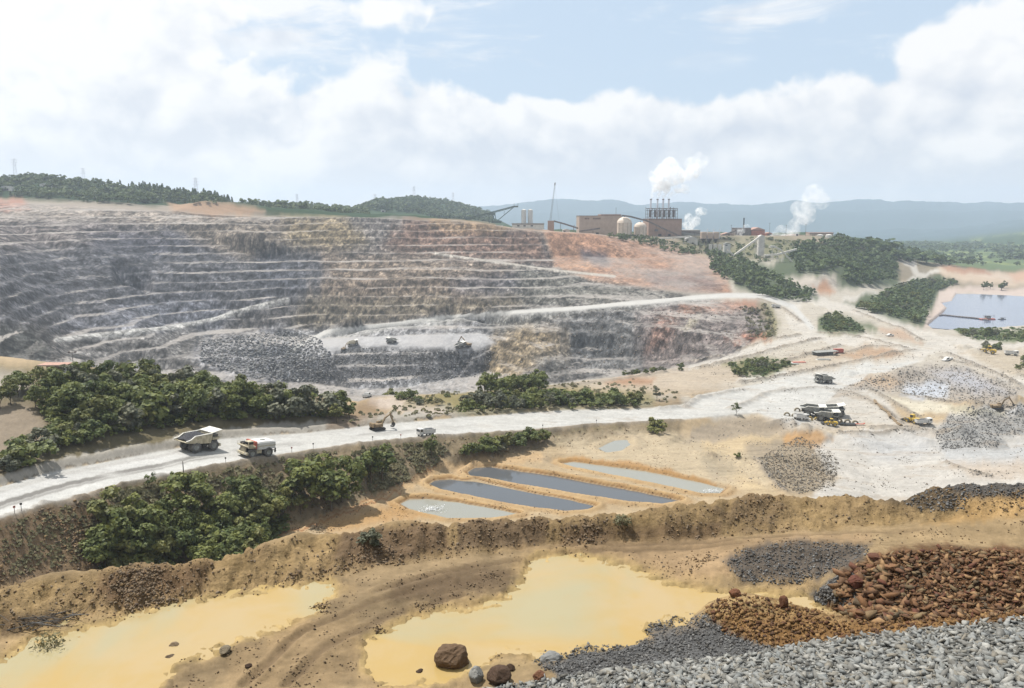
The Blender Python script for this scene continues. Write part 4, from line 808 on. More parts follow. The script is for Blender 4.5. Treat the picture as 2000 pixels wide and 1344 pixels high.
# ------------------------------------------------------------------ mesh builder
class MB:
    def __init__(s): s.v = []; s.f = []
    def add(s, V, Fc):
        o = len(s.v); s.v += [tuple(map(float, p)) for p in V]; s.f += [tuple(i + o for i in q) for q in Fc]; return s
    def box(s, x0, x1, y0, y1, z0, z1):
        return s.add([(x0, y0, z0), (x1, y0, z0), (x1, y1, z0), (x0, y1, z0), (x0, y0, z1), (x1, y0, z1), (x1, y1, z1), (x0, y1, z1)],
                     [(3, 2, 1, 0), (4, 5, 6, 7), (0, 1, 5, 4), (1, 2, 6, 5), (2, 3, 7, 6), (3, 0, 4, 7)])
    def cbox(s, x0, x1, y0, y1, z0, z1, c):     # box with chamfered vertical and top edges
        P = [(x0 + c, y0), (x1 - c, y0), (x1, y0 + c), (x1, y1 - c), (x1 - c, y1), (x0 + c, y1), (x0, y1 - c), (x0, y0 + c)]
        mx, my = (x0 + x1) / 2, (y0 + y1) / 2; kx = 1 - c / max(x1 - x0, 1e-6) * 1.4; ky = 1 - c / max(y1 - y0, 1e-6) * 1.4
        V = [(x, y, z0) for x, y in P] + [(x, y, z1 - c) for x, y in P] + [(mx + (x - mx) * kx, my + (y - my) * ky, z1) for x, y in P]
        Fc = [tuple(range(7, -1, -1)), tuple(range(16, 24))]
        for r in (0, 8):
            Fc += [(r + i, r + (i + 1) % 8, r + 8 + (i + 1) % 8, r + 8 + i) for i in range(8)]
        return s.add(V, Fc)
    def prism(s, poly, a, b, axis='y'):         # poly in the other two axes, extruded from a to b
        n = len(poly); f3 = (lambda p, t: (p[0], t, p[1])) if axis == 'y' else (lambda p, t: (t, p[0], p[1])) if axis == 'x' else (lambda p, t: (p[0], p[1], t))
        V = [f3(p, a) for p in poly] + [f3(p, b) for p in poly]
        return s.add(V, [tuple(range(n)), tuple(range(2 * n - 1, n - 1, -1))] + [(i, n + i, n + (i + 1) % n, (i + 1) % n) for i in range(n)])
    def tube(s, p0, p1, r0, r1=None, n=8):
        r1 = r0 if r1 is None else r1
        p0, p1 = Vector(p0), Vector(p1); d = (p1 - p0).normalized(); a = d.orthogonal().normalized(); b = d.cross(a)
        V = []
        for p, r in ((p0, r0), (p1, r1)):
            V += [p + (a * math.cos(2 * math.pi * i / n) + b * math.sin(2 * math.pi * i / n)) * r for i in range(n)]
        return s.add(V, [tuple(range(n - 1, -1, -1)), tuple(range(n, 2 * n))] + [(i, (i + 1) % n, n + (i + 1) % n, n + i) for i in range(n)])
    def beam(s, p0, p1, w): return s.tube(p0, p1, w * 0.7, n=4)
    def lathe(s, prof, c=(0, 0, 0), axis='z', n=16):   # prof: (radius, along) closed ring or open profile
        V = []
        for r, t in prof:
            for i in range(n):
                a = 2 * math.pi * i / n; q = (r * math.cos(a), r * math.sin(a))
                V.append((c[0] + q[0], c[1] + q[1], c[2] + t) if axis == 'z' else (c[0] + q[0], c[1] + t, c[2] + q[1]) if axis == 'y' else (c[0] + t, c[1] + q[0], c[2] + q[1]))
        m = len(prof); Fc = [(j * n + i, j * n + (i + 1) % n, (j + 1) * n + (i + 1) % n, (j + 1) * n + i) for j in range(m - 1) for i in range(n)]
        return s.add(V, Fc)
    def build(s, name, m, parent=None, smooth=False):
        return mesh_obj(name, s.v, s.f, m, parent, smooth)
def empty(name, loc, rz=0.0, label=None, cat=None, group=None, rx=0.0, ry=0.0):
    o = bpy.data.objects.new(name, None); COL.objects.link(o); o.location = loc; o.rotation_euler = (rx, ry, rz); o.empty_display_size = 0.5
    return tag(o, label, cat, group)
def dup(root, loc, rot, scale=1.0, label=None, group=None):
    def cp(o, par):
        c = o.copy(); COL.objects.link(c); c.parent = par
        for ch in o.children: cp(ch, c)
        return c
    r = cp(root, None); r.location = loc; r.rotation_euler = rot if hasattr(rot, '__len__') else (0, 0, rot); r.scale = scale if hasattr(scale, '__len__') else (scale,) * 3
    if label: r['label'] = label
    if group: r['group'] = group
    return r

# ------------------------------------------------------------------ rocks
import bmesh
def rock_proto(seed, npts=14, flat=0.62, jag=0.25):
    rg = np.random.default_rng(seed); bm = bmesh.new()
    for p in rg.normal(size=(npts, 3)):
        p = p / np.linalg.norm(p) * (1 + jag * (rg.random() - 0.6)); bm.verts.new((p[0] * (0.8 + 0.4 * rg.random()), p[1] * 0.85, p[2] * flat))
    h = bmesh.ops.convex_hull(bm, input=bm.verts)
    for v in [v for v in bm.verts if not v.link_faces]: bm.verts.remove(v)
    bmesh.ops.triangulate(bm, faces=bm.faces)
    bm.verts.index_update(); V = np.array([v.co[:] for v in bm.verts]); Fc = np.array([[v.index for v in f.verts] for f in bm.faces]); bm.free()
    return V, Fc
STONES = [rock_proto(100 + i, 8 + i % 4, 0.50, 0.8) for i in range(10)]
CHIPS = [rock_proto(200 + i, 8, 0.65, 0.4) for i in range(8)]
def rot_mats(n, tilt, rg):
    a = rg.random(n) * 2 * math.pi; b = rg.normal(size=n) * tilt; c = rg.normal(size=n) * tilt
    ca, sa, cb, sb, cc, sc_ = np.cos(a), np.sin(a), np.cos(b), np.sin(b), np.cos(c), np.sin(c)
    Rz = np.zeros((n, 3, 3)); Rz[:, 0, 0] = ca; Rz[:, 0, 1] = -sa; Rz[:, 1, 0] = sa; Rz[:, 1, 1] = ca; Rz[:, 2, 2] = 1
    Rx = np.zeros((n, 3, 3)); Rx[:, 0, 0] = 1; Rx[:, 1, 1] = cb; Rx[:, 1, 2] = -sb; Rx[:, 2, 1] = sb; Rx[:, 2, 2] = cb
    Ry = np.zeros((n, 3, 3)); Ry[:, 1, 1] = 1; Ry[:, 0, 0] = cc; Ry[:, 0, 2] = sc_; Ry[:, 2, 0] = -sc_; Ry[:, 2, 2] = cc
    return Rz @ Rx @ Ry
def scatter_mesh(name, P, size, protos, m, parent=None, tilt=0.5, seed=1, tint=None, stretch=0.3):
    """many small solids as one mesh; P (n,3), size (n,)"""
    rg = np.random.default_rng(seed); n = len(P); Rm = rot_mats(n, tilt, rg); which = rg.integers(0, len(protos), n)
    sz = size[:, None] * (1 + stretch * (rg.random((n, 3)) - 0.5) * 2); tint = rg.random(n) if tint is None else tint
    Vs, Fs, Ts = [], [], []; off = 0
    for k, (pv, pf_) in enumerate(protos):
        ii = np.nonzero(which == k)[0]
        if len(ii) == 0: continue
        V = np.einsum('nij,nvj->nvi', Rm[ii], pv[None] * sz[ii][:, None, :]) + P[ii][:, None, :]
        Fc = pf_[None] + (np.arange(len(ii)) * len(pv))[:, None, None] + off
        Vs.append(V.reshape(-1, 3)); Fs.append(Fc.reshape(-1, pf_.shape[1])); Ts.append(np.repeat(tint[ii], len(pv))); off += len(ii) * len(pv)
    o = mesh_obj(name, np.concatenate(Vs), np.concatenate(Fs), m, parent)
    ta = o.data.attributes.new('tint', 'FLOAT', 'POINT'); ta.data.foreach_set('value', np.concatenate(Ts).astype(np.float32)); return o
def rock_mat(name, cols, scatter=True, rough=0.9, bump=0.5, dirt=None):
    m = bpy.data.materials.new(name); m.use_nodes = True; n = NT(m.node_tree)
    if scatter: r = n.node('ShaderNodeAttribute', attribute_name='tint').outputs['Fac']
    else: r = n.node('ShaderNodeObjectInfo').outputs['Random']
    geo = n.node('ShaderNodeNewGeometry'); cr = n.node('ShaderNodeValToRGB', i_0=r); cr.color_ramp.interpolation = 'LINEAR'
    els = cr.color_ramp.elements
    while len(els) < len(cols): els.new(0.5)
    for i, c in enumerate(cols): els[i].position = i / (len(cols) - 1); els[i].color = tuple(c) + (1,)
    nz = n.noise(geo.outputs['Position'], 7.0, 6, 0.65)
    k = n.math('ADD', 0.62, n.math('MULTIPLY', nz, 0.76)); col = n.mix(1.0, cr.outputs[0], n.node('ShaderNodeCombineXYZ', i_0=k, i_1=k, i_2=k).outputs[0], 'MULTIPLY')
    p = n.node('ShaderNodeBsdfPrincipled', i_Base_Color=col, i_Roughness=rough); p.inputs['Specular IOR Level'].default_value = 0.25
    b = n.node('ShaderNodeBump', i_Strength=bump, i_Height=n.noise(geo.outputs['Position'], 12.0, 6, 0.7)); b.inputs['Distance'].default_value = 0.05
    n.put(p.inputs['Normal'], b.outputs[0]); n.node('ShaderNodeOutputMaterial', i_0=p.outputs[0]); return m
def sample(poly, n, y0, y1, seed, weight=None):
    """random ground points (x, y, z, u, v) seen inside a traced outline"""
    rg = np.random.default_rng(seed); m = area(poly, 1.0, y0, y1, U1, V1) > 0.5
    ii, jj = np.nonzero(m)
    if len(ii) == 0: return np.zeros((0, 3))
    dA = (np.gradient(YS)[ii]) * (np.gradient(XS)[jj] * YS[ii])
    wgt = np.clip(np.nan_to_num(dA if weight is None else dA * weight[ii, jj]), 1e-12, None)
    c = rg.choice(len(ii), n, p=wgt / wgt.sum()); i = ii[c] + rg.random(n) - 0.5; j = jj[c] + rg.random(n) - 0.5
    i = np.clip(i, 0, NY - 1.001); j = np.clip(j, 0, NX - 1.001); i0 = i.astype(int); j0 = j.astype(int); a = i - i0; b = j - j0
    y = np.exp(LY[i0] * (1 - a) + LY[i0 + 1] * a); x = (XS[j0] * (1 - b) + XS[j0 + 1] * b) * y
    z = (Zg[i0, j0] * (1 - b) + Zg[i0, j0 + 1] * b) * (1 - a) + (Zg[i0 + 1, j0] * (1 - b) + Zg[i0 + 1, j0 + 1] * b) * a
    return np.stack([x, y, z], 1)
SCRW = np.nan_to_num(np.clip(-np.gradient(V1, axis=0), 0.02, 1e3)) * np.nan_to_num(np.clip(np.gradient(U1, axis=1), 1e-4, 1e3)) / (np.gradient(YS)[:, None] * np.gradient(XS)[None, :] * Yg)   # picture area per square metre
VIS = np.zeros(Yg.shape); _s = np.where(Yg > 12, Zg / Yg, -9.0); VIS[:] = (_s >= np.maximum.accumulate(_s, axis=0) - 2e-4); SCRW *= np.maximum(VIS, 0.02)
A_ = lambda *c: tuple(alb(c))
GREYS = [A_(124, 120, 110), A_(160, 158, 150), A_(186, 186, 178), A_(160, 163, 160), A_(208, 206, 196), A_(168, 158, 138), A_(160, 164, 160)]
RUSTS = [A_(108, 78, 54), A_(158, 112, 68), A_(126, 92, 64), A_(198, 154, 100), A_(128, 76, 54), A_(164, 138, 94), A_(100, 84, 66)]
TANS = [A_(140, 110, 76), A_(160, 126, 84), A_(190, 156, 106), A_(140, 120, 96), A_(170, 148, 116)]
DARKS = [A_(84, 80, 76), A_(116, 115, 114), A_(150, 149, 146), A_(100, 96, 90), A_(178, 176, 170)]
PITC = [A_(110, 110, 112), A_(160, 158, 156), A_(196, 194, 190), A_(140, 136, 130)]
# gravel bank at the viewer's feet: the large stones are pieces of their own
by = {o.name: o for o in COL.objects}
bank = by['gravel_bank']; heapo = by['rock_heap']
def stones(parent, poly, n_big, n_all, y0, y1, smin, smax, cols, nm, seed, big, protos, sink=0.15, pw=2.2):
    P = sample(poly, n_all, y0, y1, seed, None if nm == 'stone' else SCRW ** .5); rg = np.random.default_rng(seed + 6001); sz = smin + (smax - smin) * rg.random(len(P)) ** pw
    show = sz / P[:, 1]; order = np.argsort(-show); bi, si = order[:n_big], order[n_big:]
    msc = rock_mat(nm + '_rock_scatter', cols); mob = rock_mat(nm + '_rock', cols, False)
    sz = sz * (1.0 if nm == 'stone' else np.interp(to_px(P[:, 0], P[:, 1], P[:, 2])[0], [1640, 1720, 1800, 2000], [1.9, 1.5, 1.05, .9])); show = sz / P[:, 1]; order = np.argsort(-show); bi, si = order[:n_big], order[n_big:]
    P[:, 2] += sz * (0.45 - sink)
    o = scatter_mesh('small_' + nm + 's', P[si], sz[si], protos[:5], msc, parent, 0.45, seed + 2); tag(o, kind='stuff')
    data = []
    for k, (pv, pf_) in enumerate(STONES):
        me = bpy.data.meshes.new(nm); fast_mesh(me, pv.copy(), pf_); me.materials.append(mob); data.append(me)
    for t, i in enumerate(bi):
        ob = bpy.data.objects.new(nm, data[t % len(data)]); COL.objects.link(ob); ob.parent = parent
        ob.location = P[i] + np.array([0, 0, big * 0.1]); s = sz[i]; ob.scale = (s * (0.85 + 0.5 * rg.random()), s * (0.8 + 0.35 * rg.random()), s * (0.75 + 0.3 * rg.random()))
        ob.rotation_euler = (rg.normal() * 0.35, rg.normal() * 0.35, rg.random() * 6.28)
stones(bank, [(940, 1352), (1000, 1338), (1150, 1314), (1300, 1297), (1450, 1282), (1600, 1254), (1800, 1229), (2000, 1209), (2200, 1190), (2720, 1150), (2720, 1500), (900, 1430)], 300, 13500, 12, 40, 0.06, 0.25, GREYS, 'stone', 31, .05, STONES)
stones(heapo, [(1640, 1130), (1690, 1100), (1740, 1082), (1850, 1073), (2000, 1078), (2200, 1076), (2200, 1200), (1800, 1212), (1680, 1214), (1630, 1190)], 290, 7000, 22, 45, 0.035, 0.27, RUSTS, 'rock', 41, .1, STONES, pw=4.0)
# loose rock that nobody could count
def loose(name, label, poly, n, y0, y1, s0, s1, cols, seed, weight=None, cat='rocks', protos=None, pw=2.5):
    P = sample(poly, n, y0, y1, seed, SCRW if weight is None else SCRW * weight); rg = np.random.default_rng(seed + 5000); sz = s0 + (s1 - s0) * rg.random(len(P)) ** pw; P[:, 2] += sz * 0.25
    o = scatter_mesh(name, P, sz, protos or CHIPS, rock_mat(name + '_rock', cols), None, 0.6, seed); return tag(o, label, cat, kind='stuff')
BERM = [(-100, 1160), (0, 1142), (250, 1103), (500, 1064), (690, 1026), (1000, 1003), (1420, 963), (1750, 966), (1900, 934), (2100, 940), (2100, 1000), (1870, 1010), (1400, 1052), (1050, 1070), (760, 1108), (500, 1158), (130, 1225), (-100, 1260)]
loose('berm_rubble', 'loose brown rock fragments over the earth berm', BERM, 4200, 25, 62, .02, .13, TANS[1:], 51, np.exp(1.8 * n_m))
loose('berm_rubble', 'darker broken rock in patches along the earth berm', [(200, 1120), (420, 1095), (380, 1180), (660, 1040), (870, 1018), (1070, 1008), (1400, 1020), (1400, 1055), (1050, 1064), (880, 1075), (740, 1105), (400, 1160), (250, 1195)], 1900, 25, 62, .02, .15, [A_(136, 112, 84), A_(156, 130, 100), A_(170, 148, 118), A_(110, 90, 72)], 52, np.exp(2.5 * n_m))
loose('dark_gravel', 'dark grey gravel spread behind the yellow puddle', [(1410, 1100), (1450, 1072), (1560, 1058), (1700, 1064), (1690, 1092), (1620, 1120), (1560, 1142), (1450, 1138)], 3200, 25, 50, .015, .11, DARKS, 53, pw=3.5)
loose('dark_gravel', 'dark blue grey gravel slope beside the big boulder', [(1040, 1295), (1065, 1272), (1140, 1250), (1260, 1240), (1270, 1214), (1380, 1197), (1420, 1240), (1510, 1265), (1540, 1272), (1400, 1305), (1100, 1325)], 9000, 20, 42, .015, .11, DARKS, 54, pw=4)
loose('dark_gravel', 'small grey gravel patch against the rusty rock heap', [(1585, 1165), (1640, 1120), (1695, 1120), (1660, 1185), (1600, 1182)], 1500, 25, 45, .03, .13, DARKS, 55)
loose('rusty_rubble', 'rusty orange rubble mound between puddle and gravel bank', [(1370, 1195), (1400, 1172), (1450, 1160), (1560, 1180), (1650, 1208), (2000, 1192), (2100, 1190), (2100, 1208), (1800, 1226), (1560, 1268), (1500, 1260), (1420, 1240)], 4200, 20, 42, .012, .16, [A_(120, 84, 50), A_(160, 118, 64), A_(190, 146, 84), A_(104, 76, 54), A_(140, 92, 56)], 56, pw=4)
loose('mud_clods', 'scattered clods and pebbles on the mud between the puddles', [(640, 1140), (1000, 1080), (1060, 1110), (980, 1165), (800, 1205), (700, 1270), (690, 1344), (330, 1344), (480, 1250)], 2000, 20, 60, .01, .085, [A_(126, 104, 78), A_(150, 124, 92), A_(180, 152, 112), A_(100, 84, 66)], 57, np.exp(4.0 * fbm(Xg / 2.2, Yg / 2.2, 3)), pw=3.2)
loose('berm_rubble', 'dark rocks on the berm crest above the white yard', [(1740, 968), (1850, 946), (1910, 934), (2100, 936), (2100, 975), (1900, 968), (1880, 995), (1800, 1000)], 1500, 30, 62, .02, .14, DARKS[1:], 58, pw=3.5)
loose('embankment_rubble', 'loose stones on the bank below the haul road', [(-100, 1060), (0, 1025), (200, 962), (400, 925), (600, 890), (830, 862), (1000, 850), (1300, 830), (1300, 846), (1060, 872), (860, 915), (700, 980), (500, 1050), (0, 1140)], 3500, 105, 340, .15, .55, TANS, 59, np.exp(2 * MIDN))
loose('pit_rubble', 'blasted grey rubble spilling to the pit bottom', [(395, 665), (560, 645), (620, 660), (650, 700), (620, 750), (480, 738), (390, 705)], 5000, 560, 900, .4, 2.1, PITC, 60)
loose('pit_rubble', 'broken rock strewn on the faces below the pit floor', [(620, 695), (690, 680), (965, 688), (945, 735), (760, 752), (620, 748)], 2200, 560, 900, .35, 1.5, PITC, 61)
loose('pit_rubble', 'grey and tan rock debris in the bowl under the ramp', [(950, 650), (1060, 620), (1200, 600), (1470, 600), (1490, 650), (1330, 712), (1000, 750)], 1500, 500, 900, .3, 1.2, [A_(130, 128, 126), A_(150, 142, 132), A_(190, 176, 150), A_(140, 110, 92)], 63)
loose('yard_gravel', 'coarse grey gravel heaped in the white yard', [(1825, 850), (1850, 812), (1900, 792), (2100, 785), (2100, 835), (1960, 850), (1950, 872), (1840, 878)], 3500, 250, 440, .12, .6, DARKS[1:], 64)
loose('yard_gravel', 'brownish gravel slope beside the settling basins', [(1480, 895), (1560, 852), (1620, 880), (1640, 905), (1630, 950), (1560, 965), (1500, 930)], 3600, 200, 380, .12, .55, [A_(96, 86, 74), A_(150, 138, 118), A_(206, 196, 178)], 65)
loose('yard_gravel', 'mixed spoil heaps beyond the parked trucks', [(1640, 760), (1700, 735), (1760, 715), (1850, 712), (1960, 740), (2000, 765), (1940, 792), (1860, 780), (1740, 765)], 2500, 330, 560, .15, .8, [A_(130, 122, 112), A_(170, 162, 150), A_(206, 200, 192)], 66)
# single boulders on the terrace
def boulder(u, v, s, cols, label, seed, sink=0.25, squash=(1, 1, .8), npts=60):
    p = hit(u, v, 12); rg = np.random.default_rng(seed); bm = bmesh.new()
    bmesh.ops.create_icosphere(bm, subdivisions=4, radius=1.0)
    dirs = rg.normal(size=(16, 3)); dirs /= np.linalg.norm(dirs, axis=1)[:, None]; offs = 0.66 + 0.30 * rg.random(16)
    for w_ in bm.verts:
        c = np.array(w_.co); t = np.min(np.where(dirs @ c > 0.05, offs / np.maximum(dirs @ c, 0.05), 9)); r = min(t, 1.0)
        n3 = perlin(np.array([c[0] * 3 + seed]), np.array([c[1] * 3 + c[2] * 4]))[0] * 0.09 + perlin(np.array([c[0] * 8 + seed]), np.array([c[1] * 8 - c[2] * 9]))[0] * 0.05
        w_.co = Vector(c * (r + n3)) * s; w_.co.x *= squash[0]; w_.co.y *= squash[1]; w_.co.z *= squash[2]
    me = bpy.data.meshes.new('boulder'); bm.to_mesh(me); bm.free(); m = rock_mat('boulder_%d' % seed, cols, False, bump=0.9); me.materials.append(m)
    o = bpy.data.objects.new('boulder', me); COL.objects.link(o); o.location = p + Vector((0, 0, s * squash[2] * (0.75 - sink))); o.rotation_euler = (0, 0, rg.random() * 6)
    return tag(o, label, 'boulder')
boulder(884, 1302, 0.86, [A_(120, 92, 64), A_(140, 112, 80)], 'largest brown boulder standing in the yellow puddle', 3, 0.15, (1.05, .95, .86))
boulder(820, 1318, 0.21, [A_(84, 62, 44), A_(96, 72, 52)], 'small dark cube-like rock beside the big puddle boulder', 4, .1)
boulder(340, 1268, 0.26, [A_(150, 128, 96), A_(160, 136, 104)], 'pale pyramid shaped rock in the long puddle', 5, .1)
boulder(331, 1290, 0.25, [A_(112, 94, 72), A_(120, 100, 76)], 'squat flat-topped rock just below the pyramid shaped one', 6, .1, (1.3, 1, .7))
boulder(440, 1275, 0.28, [A_(150, 136, 108), A_(156, 140, 112)], 'greyish rock at the mud edge of the long puddle', 7, .15, (1.2, 1, .7))
boulder(486, 1303, 0.15, [A_(84, 62, 44), A_(96, 72, 52)], 'small dark stone on the open mud', 8, .1, (1.4, 1, .7))
boulder(303, 1322, 0.2, [A_(150, 120, 84), A_(160, 130, 90)], 'slab-like tan stone lying in shallow mud', 9, .1, (1.8, .8, .5))
boulder(1246, 1200, 0.14, [A_(120, 62, 40), A_(130, 70, 44)], 'lone small red stone in the middle of the yellow puddle', 10, .1)
boulder(930, 1330, 0.42, [A_(170, 168, 160), A_(176, 174, 166)], 'pale grey block at the low end of the gravel bank', 11, .2, (.9, .8, 1))
boulder(975, 1330, 0.50, [A_(100, 76, 58), A_(112, 86, 64)], 'dark brown boulder between the pale block and red stone', 12, .2, (1.1, 1, .85))
boulder(1052, 1326, 0.30, [A_(140, 92, 62), A_(150, 100, 66)], 'rounded red-brown stone at the foot of the gravel', 13, .2)
boulder(997, 1308, 0.2, [A_(92, 70, 52), A_(104, 80, 58)], 'small dark stone perched above the dark brown boulder', 14, .1)
boulder(1077, 1292, 0.45, [A_(150, 150, 148), A_(164, 164, 160)], 'light grey clod at the edge of the dark gravel', 15, .3, (1.2, 1, .7))
boulder(1672, 1146, 0.44, [A_(132, 78, 58), A_(140, 84, 62)], 'big reddish slab at the corner of the rock heap', 16, .1, (1, .9, .9))
boulder(1712, 1092, 0.36, [A_(120, 76, 54), A_(128, 82, 58)], 'dark rust slab on top of the rock heap corner', 17, .15, (1.3, .9, .5))
boulder(1740, 1112, 0.34, [A_(180, 130, 86), A_(186, 136, 90)], 'orange tan slab beside the reddish one on the heap', 18, .1, (1.2, .9, .55))
boulder(1435, 1165, 0.3, [A_(140, 88, 56), A_(150, 96, 60)], 'round rusty rock on top of the orange mound', 19, .15)
boulder(1530, 1186, 0.3, [A_(130, 82, 52), A_(136, 88, 56)], 'upright rusty rock on the orange mound slope', 20, .15, (.8, .8, 1.2))

# shoreline clods and mud crumbs
shore = np.exp(-((PUDM - 0.28) / 0.22) ** 2) * (Yg < 60) * (Zg > -20.6)
loose('mud_clods', 'dark clods and pebbles along the shores of the yellow puddles', [(-100, 1200), (0, 1200), (640, 1120), (1000, 1075), (1300, 1120), (1650, 1150), (1650, 1200), (1400, 1200), (1100, 1290), (700, 1350), (-100, 1350)], 1400, 20, 60, .01, .075, [A_(126, 104, 78), A_(150, 124, 92), A_(180, 152, 112)], 67, (0.02 + shore) * np.exp(2.5 * fbm(Xg / 1.6, Yg / 1.6, 3)), pw=3.5)
loose('mud_clods', 'fine rubble strewn over the brown flat behind the puddle', [(1000, 1066), (1400, 1052), (1720, 1040), (2050, 1012), (2050, 1060), (1720, 1064), (1420, 1080), (1330, 1130), (1120, 1085)], 1200, 25, 60, .012, .10, TANS, 68, np.exp(3 * n_m), pw=3)

yardp = [(1340, 860), (1480, 800), (1560, 740), (1700, 705), (1800, 690), (2050, 720), (2050, 945), (1900, 930), (1750, 965), (1600, 960), (1500, 960), (1400, 900)]
loose('yard_debris', 'stones and lumps scattered over the pale work yards', yardp, 5200, 200, 620, .08, .45, [A_(120, 112, 102), A_(168, 158, 144), A_(214, 208, 198), A_(150, 132, 108)], 69, np.exp(2.6 * fbm(Xg / 11, Yg / 11, 3)) * (0.35 + 4 * WROW), pw=3)
loose('windrow_stones', 'stones in the bladed earth ridges along the far roads', [(1330, 725), (1440, 690), (1520, 600), (1660, 595), (1830, 660), (2050, 680), (2050, 760), (1800, 700), (1560, 735), (1440, 765)], 3200, 380, 1000, .15, .6, [A_(120, 112, 102), A_(160, 150, 134), A_(206, 198, 186), A_(150, 132, 108)], 70, 0.05 + 3 * WROW + 0.3 * np.exp(2 * FARN), pw=3)
loose('basin_stones', 'pebbles and clods on the tan earth round the basins', [(520, 1050), (790, 950), (900, 905), (1060, 875), (1340, 850), (1450, 880), (1500, 960), (1300, 985), (1000, 1010), (760, 1020), (640, 1040)], 2600, 170, 340, .06, .32, TANS, 71, np.exp(2.2 * MIDN) * (1 - PONDMASK), pw=3)
# ------------------------------------------------------------------ vegetation
def leaf_mat(name, dark, light, yellow, scatter=False):
    m = bpy.data.materials.new(name); m.use_nodes = True; n = NT(m.node_tree)
    geo = n.node('ShaderNodeNewGeometry'); oi = n.node('ShaderNodeObjectInfo')
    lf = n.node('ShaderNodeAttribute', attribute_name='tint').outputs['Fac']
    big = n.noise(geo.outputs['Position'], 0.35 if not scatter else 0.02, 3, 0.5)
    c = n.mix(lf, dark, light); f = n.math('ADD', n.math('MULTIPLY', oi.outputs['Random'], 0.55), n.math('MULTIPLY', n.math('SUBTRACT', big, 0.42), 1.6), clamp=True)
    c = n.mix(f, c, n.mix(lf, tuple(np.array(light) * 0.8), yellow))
    d = n.node('ShaderNodeBsdfPrincipled', i_Base_Color=c, i_Roughness=0.6); d.inputs['Specular IOR Level'].default_value = 0.2
    t = n.node('ShaderNodeBsdfTranslucent', i_Color=n.mix(0.5, c, yellow))
    mx = n.node('ShaderNodeMixShader', i_0=0.22, i_1=d.outputs[0], i_2=t.outputs[0]); n.node('ShaderNodeOutputMaterial', i_0=mx.outputs[0]); return m
ML = leaf_mat('broad_leaves', (0.018, 0.029, 0.011), (0.092, 0.122, 0.038), (0.21, 0.215, 0.055))
ML2 = leaf_mat('olive_leaves', (0.040, 0.050, 0.018), (0.13, 0.14, 0.045), (0.24, 0.23, 0.07))
ML3 = leaf_mat('dusty_leaves', (0.035, 0.042, 0.028), (0.12, 0.13, 0.085), (0.19, 0.18, 0.11))
MLF = leaf_mat('far_leaves', (0.022, 0.042, 0.014), (0.075, 0.115, 0.036), (0.13, 0.16, 0.05), True)
MS = leaf_mat('dry_scrub', (0.06, 0.062, 0.032), (0.15, 0.145, 0.08), (0.27, 0.23, 0.12))
MTK = mat('bark', (0.09, 0.07, 0.05), 0.9, var=0.3, scale=4)
def cards(P, N, s, rg, elong=1.0):
    """leaf-spray quads at P facing N"""
    n = len(P); N = N / (np.linalg.norm(N, axis=1)[:, None] + 1e-9); r = rg.normal(size=(n, 3)); T = np.cross(N, r); T /= np.linalg.norm(T, axis=1)[:, None] + 1e-9; Bv = np.cross(N, T)
    T = T * (s * 0.5)[:, None] * elong; Bv = Bv * (s * 0.5)[:, None]; lift = N * (s * 0.18)[:, None]
    V = np.stack([P - T * .6 - Bv, P + T * .75 - Bv * .55 + lift, P + T * .5 + Bv, P - T - Bv * -.45 - lift], 1).reshape(-1, 3)
    return V, np.arange(4 * n).reshape(n, 4)
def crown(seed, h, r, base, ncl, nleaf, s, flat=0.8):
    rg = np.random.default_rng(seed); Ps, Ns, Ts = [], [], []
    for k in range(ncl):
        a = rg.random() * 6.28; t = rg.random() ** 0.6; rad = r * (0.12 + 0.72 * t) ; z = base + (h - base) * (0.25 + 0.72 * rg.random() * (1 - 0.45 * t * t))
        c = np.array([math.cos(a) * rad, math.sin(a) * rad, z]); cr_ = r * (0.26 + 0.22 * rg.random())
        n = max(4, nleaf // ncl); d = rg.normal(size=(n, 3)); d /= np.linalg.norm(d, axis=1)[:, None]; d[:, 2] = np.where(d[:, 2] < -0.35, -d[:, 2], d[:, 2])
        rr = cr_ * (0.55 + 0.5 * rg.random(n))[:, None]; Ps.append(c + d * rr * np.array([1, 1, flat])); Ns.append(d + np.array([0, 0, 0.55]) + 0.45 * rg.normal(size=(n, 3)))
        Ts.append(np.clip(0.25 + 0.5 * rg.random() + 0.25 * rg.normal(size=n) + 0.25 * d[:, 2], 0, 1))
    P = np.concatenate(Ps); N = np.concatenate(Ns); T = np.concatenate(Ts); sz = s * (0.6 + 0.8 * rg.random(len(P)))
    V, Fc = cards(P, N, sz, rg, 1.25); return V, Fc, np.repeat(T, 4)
def mesh_tint(me, T):
    a = me.attributes.new('tint', 'FLOAT', 'POINT'); a.data.foreach_set('value', T.astype(np.float32))
TREE_DATA = []
def tree_proto(seed, h, r, base, ncl, nleaf, s, m, trunk=True):
    V, Fc, T = crown(seed, h, r, base, ncl, nleaf, s); me = bpy.data.meshes.new('crown'); fast_mesh(me, V, Fc); me.materials.append(m); mesh_tint(me, T)
    rg = np.random.default_rng(seed + 5); b = MB(); b.tube((0, 0, -0.6), (0.1 * h * (rg.random() - .5), 0, h * 0.45), 0.035 * h * .6, 0.02 * h * .6, 7)
    for k in range(5):
        a = rg.random() * 6.28; b.tube((0, 0, h * (0.18 + .05 * k)), (math.cos(a) * r * .6, math.sin(a) * r * .6, h * (0.5 + 0.07 * k)), 0.016 * h * .6, 0.006 * h, 5)
    t = bpy.data.meshes.new('trunk'); t.from_pydata(b.v, [], b.f); t.materials.append(MTK); TREE_DATA.append((me, t, h)); return len(TREE_DATA) - 1
ROUND = [tree_proto(300 + i, 10, 4.6, 1.6, 17, 1500, 0.62, ML) for i in range(5)]
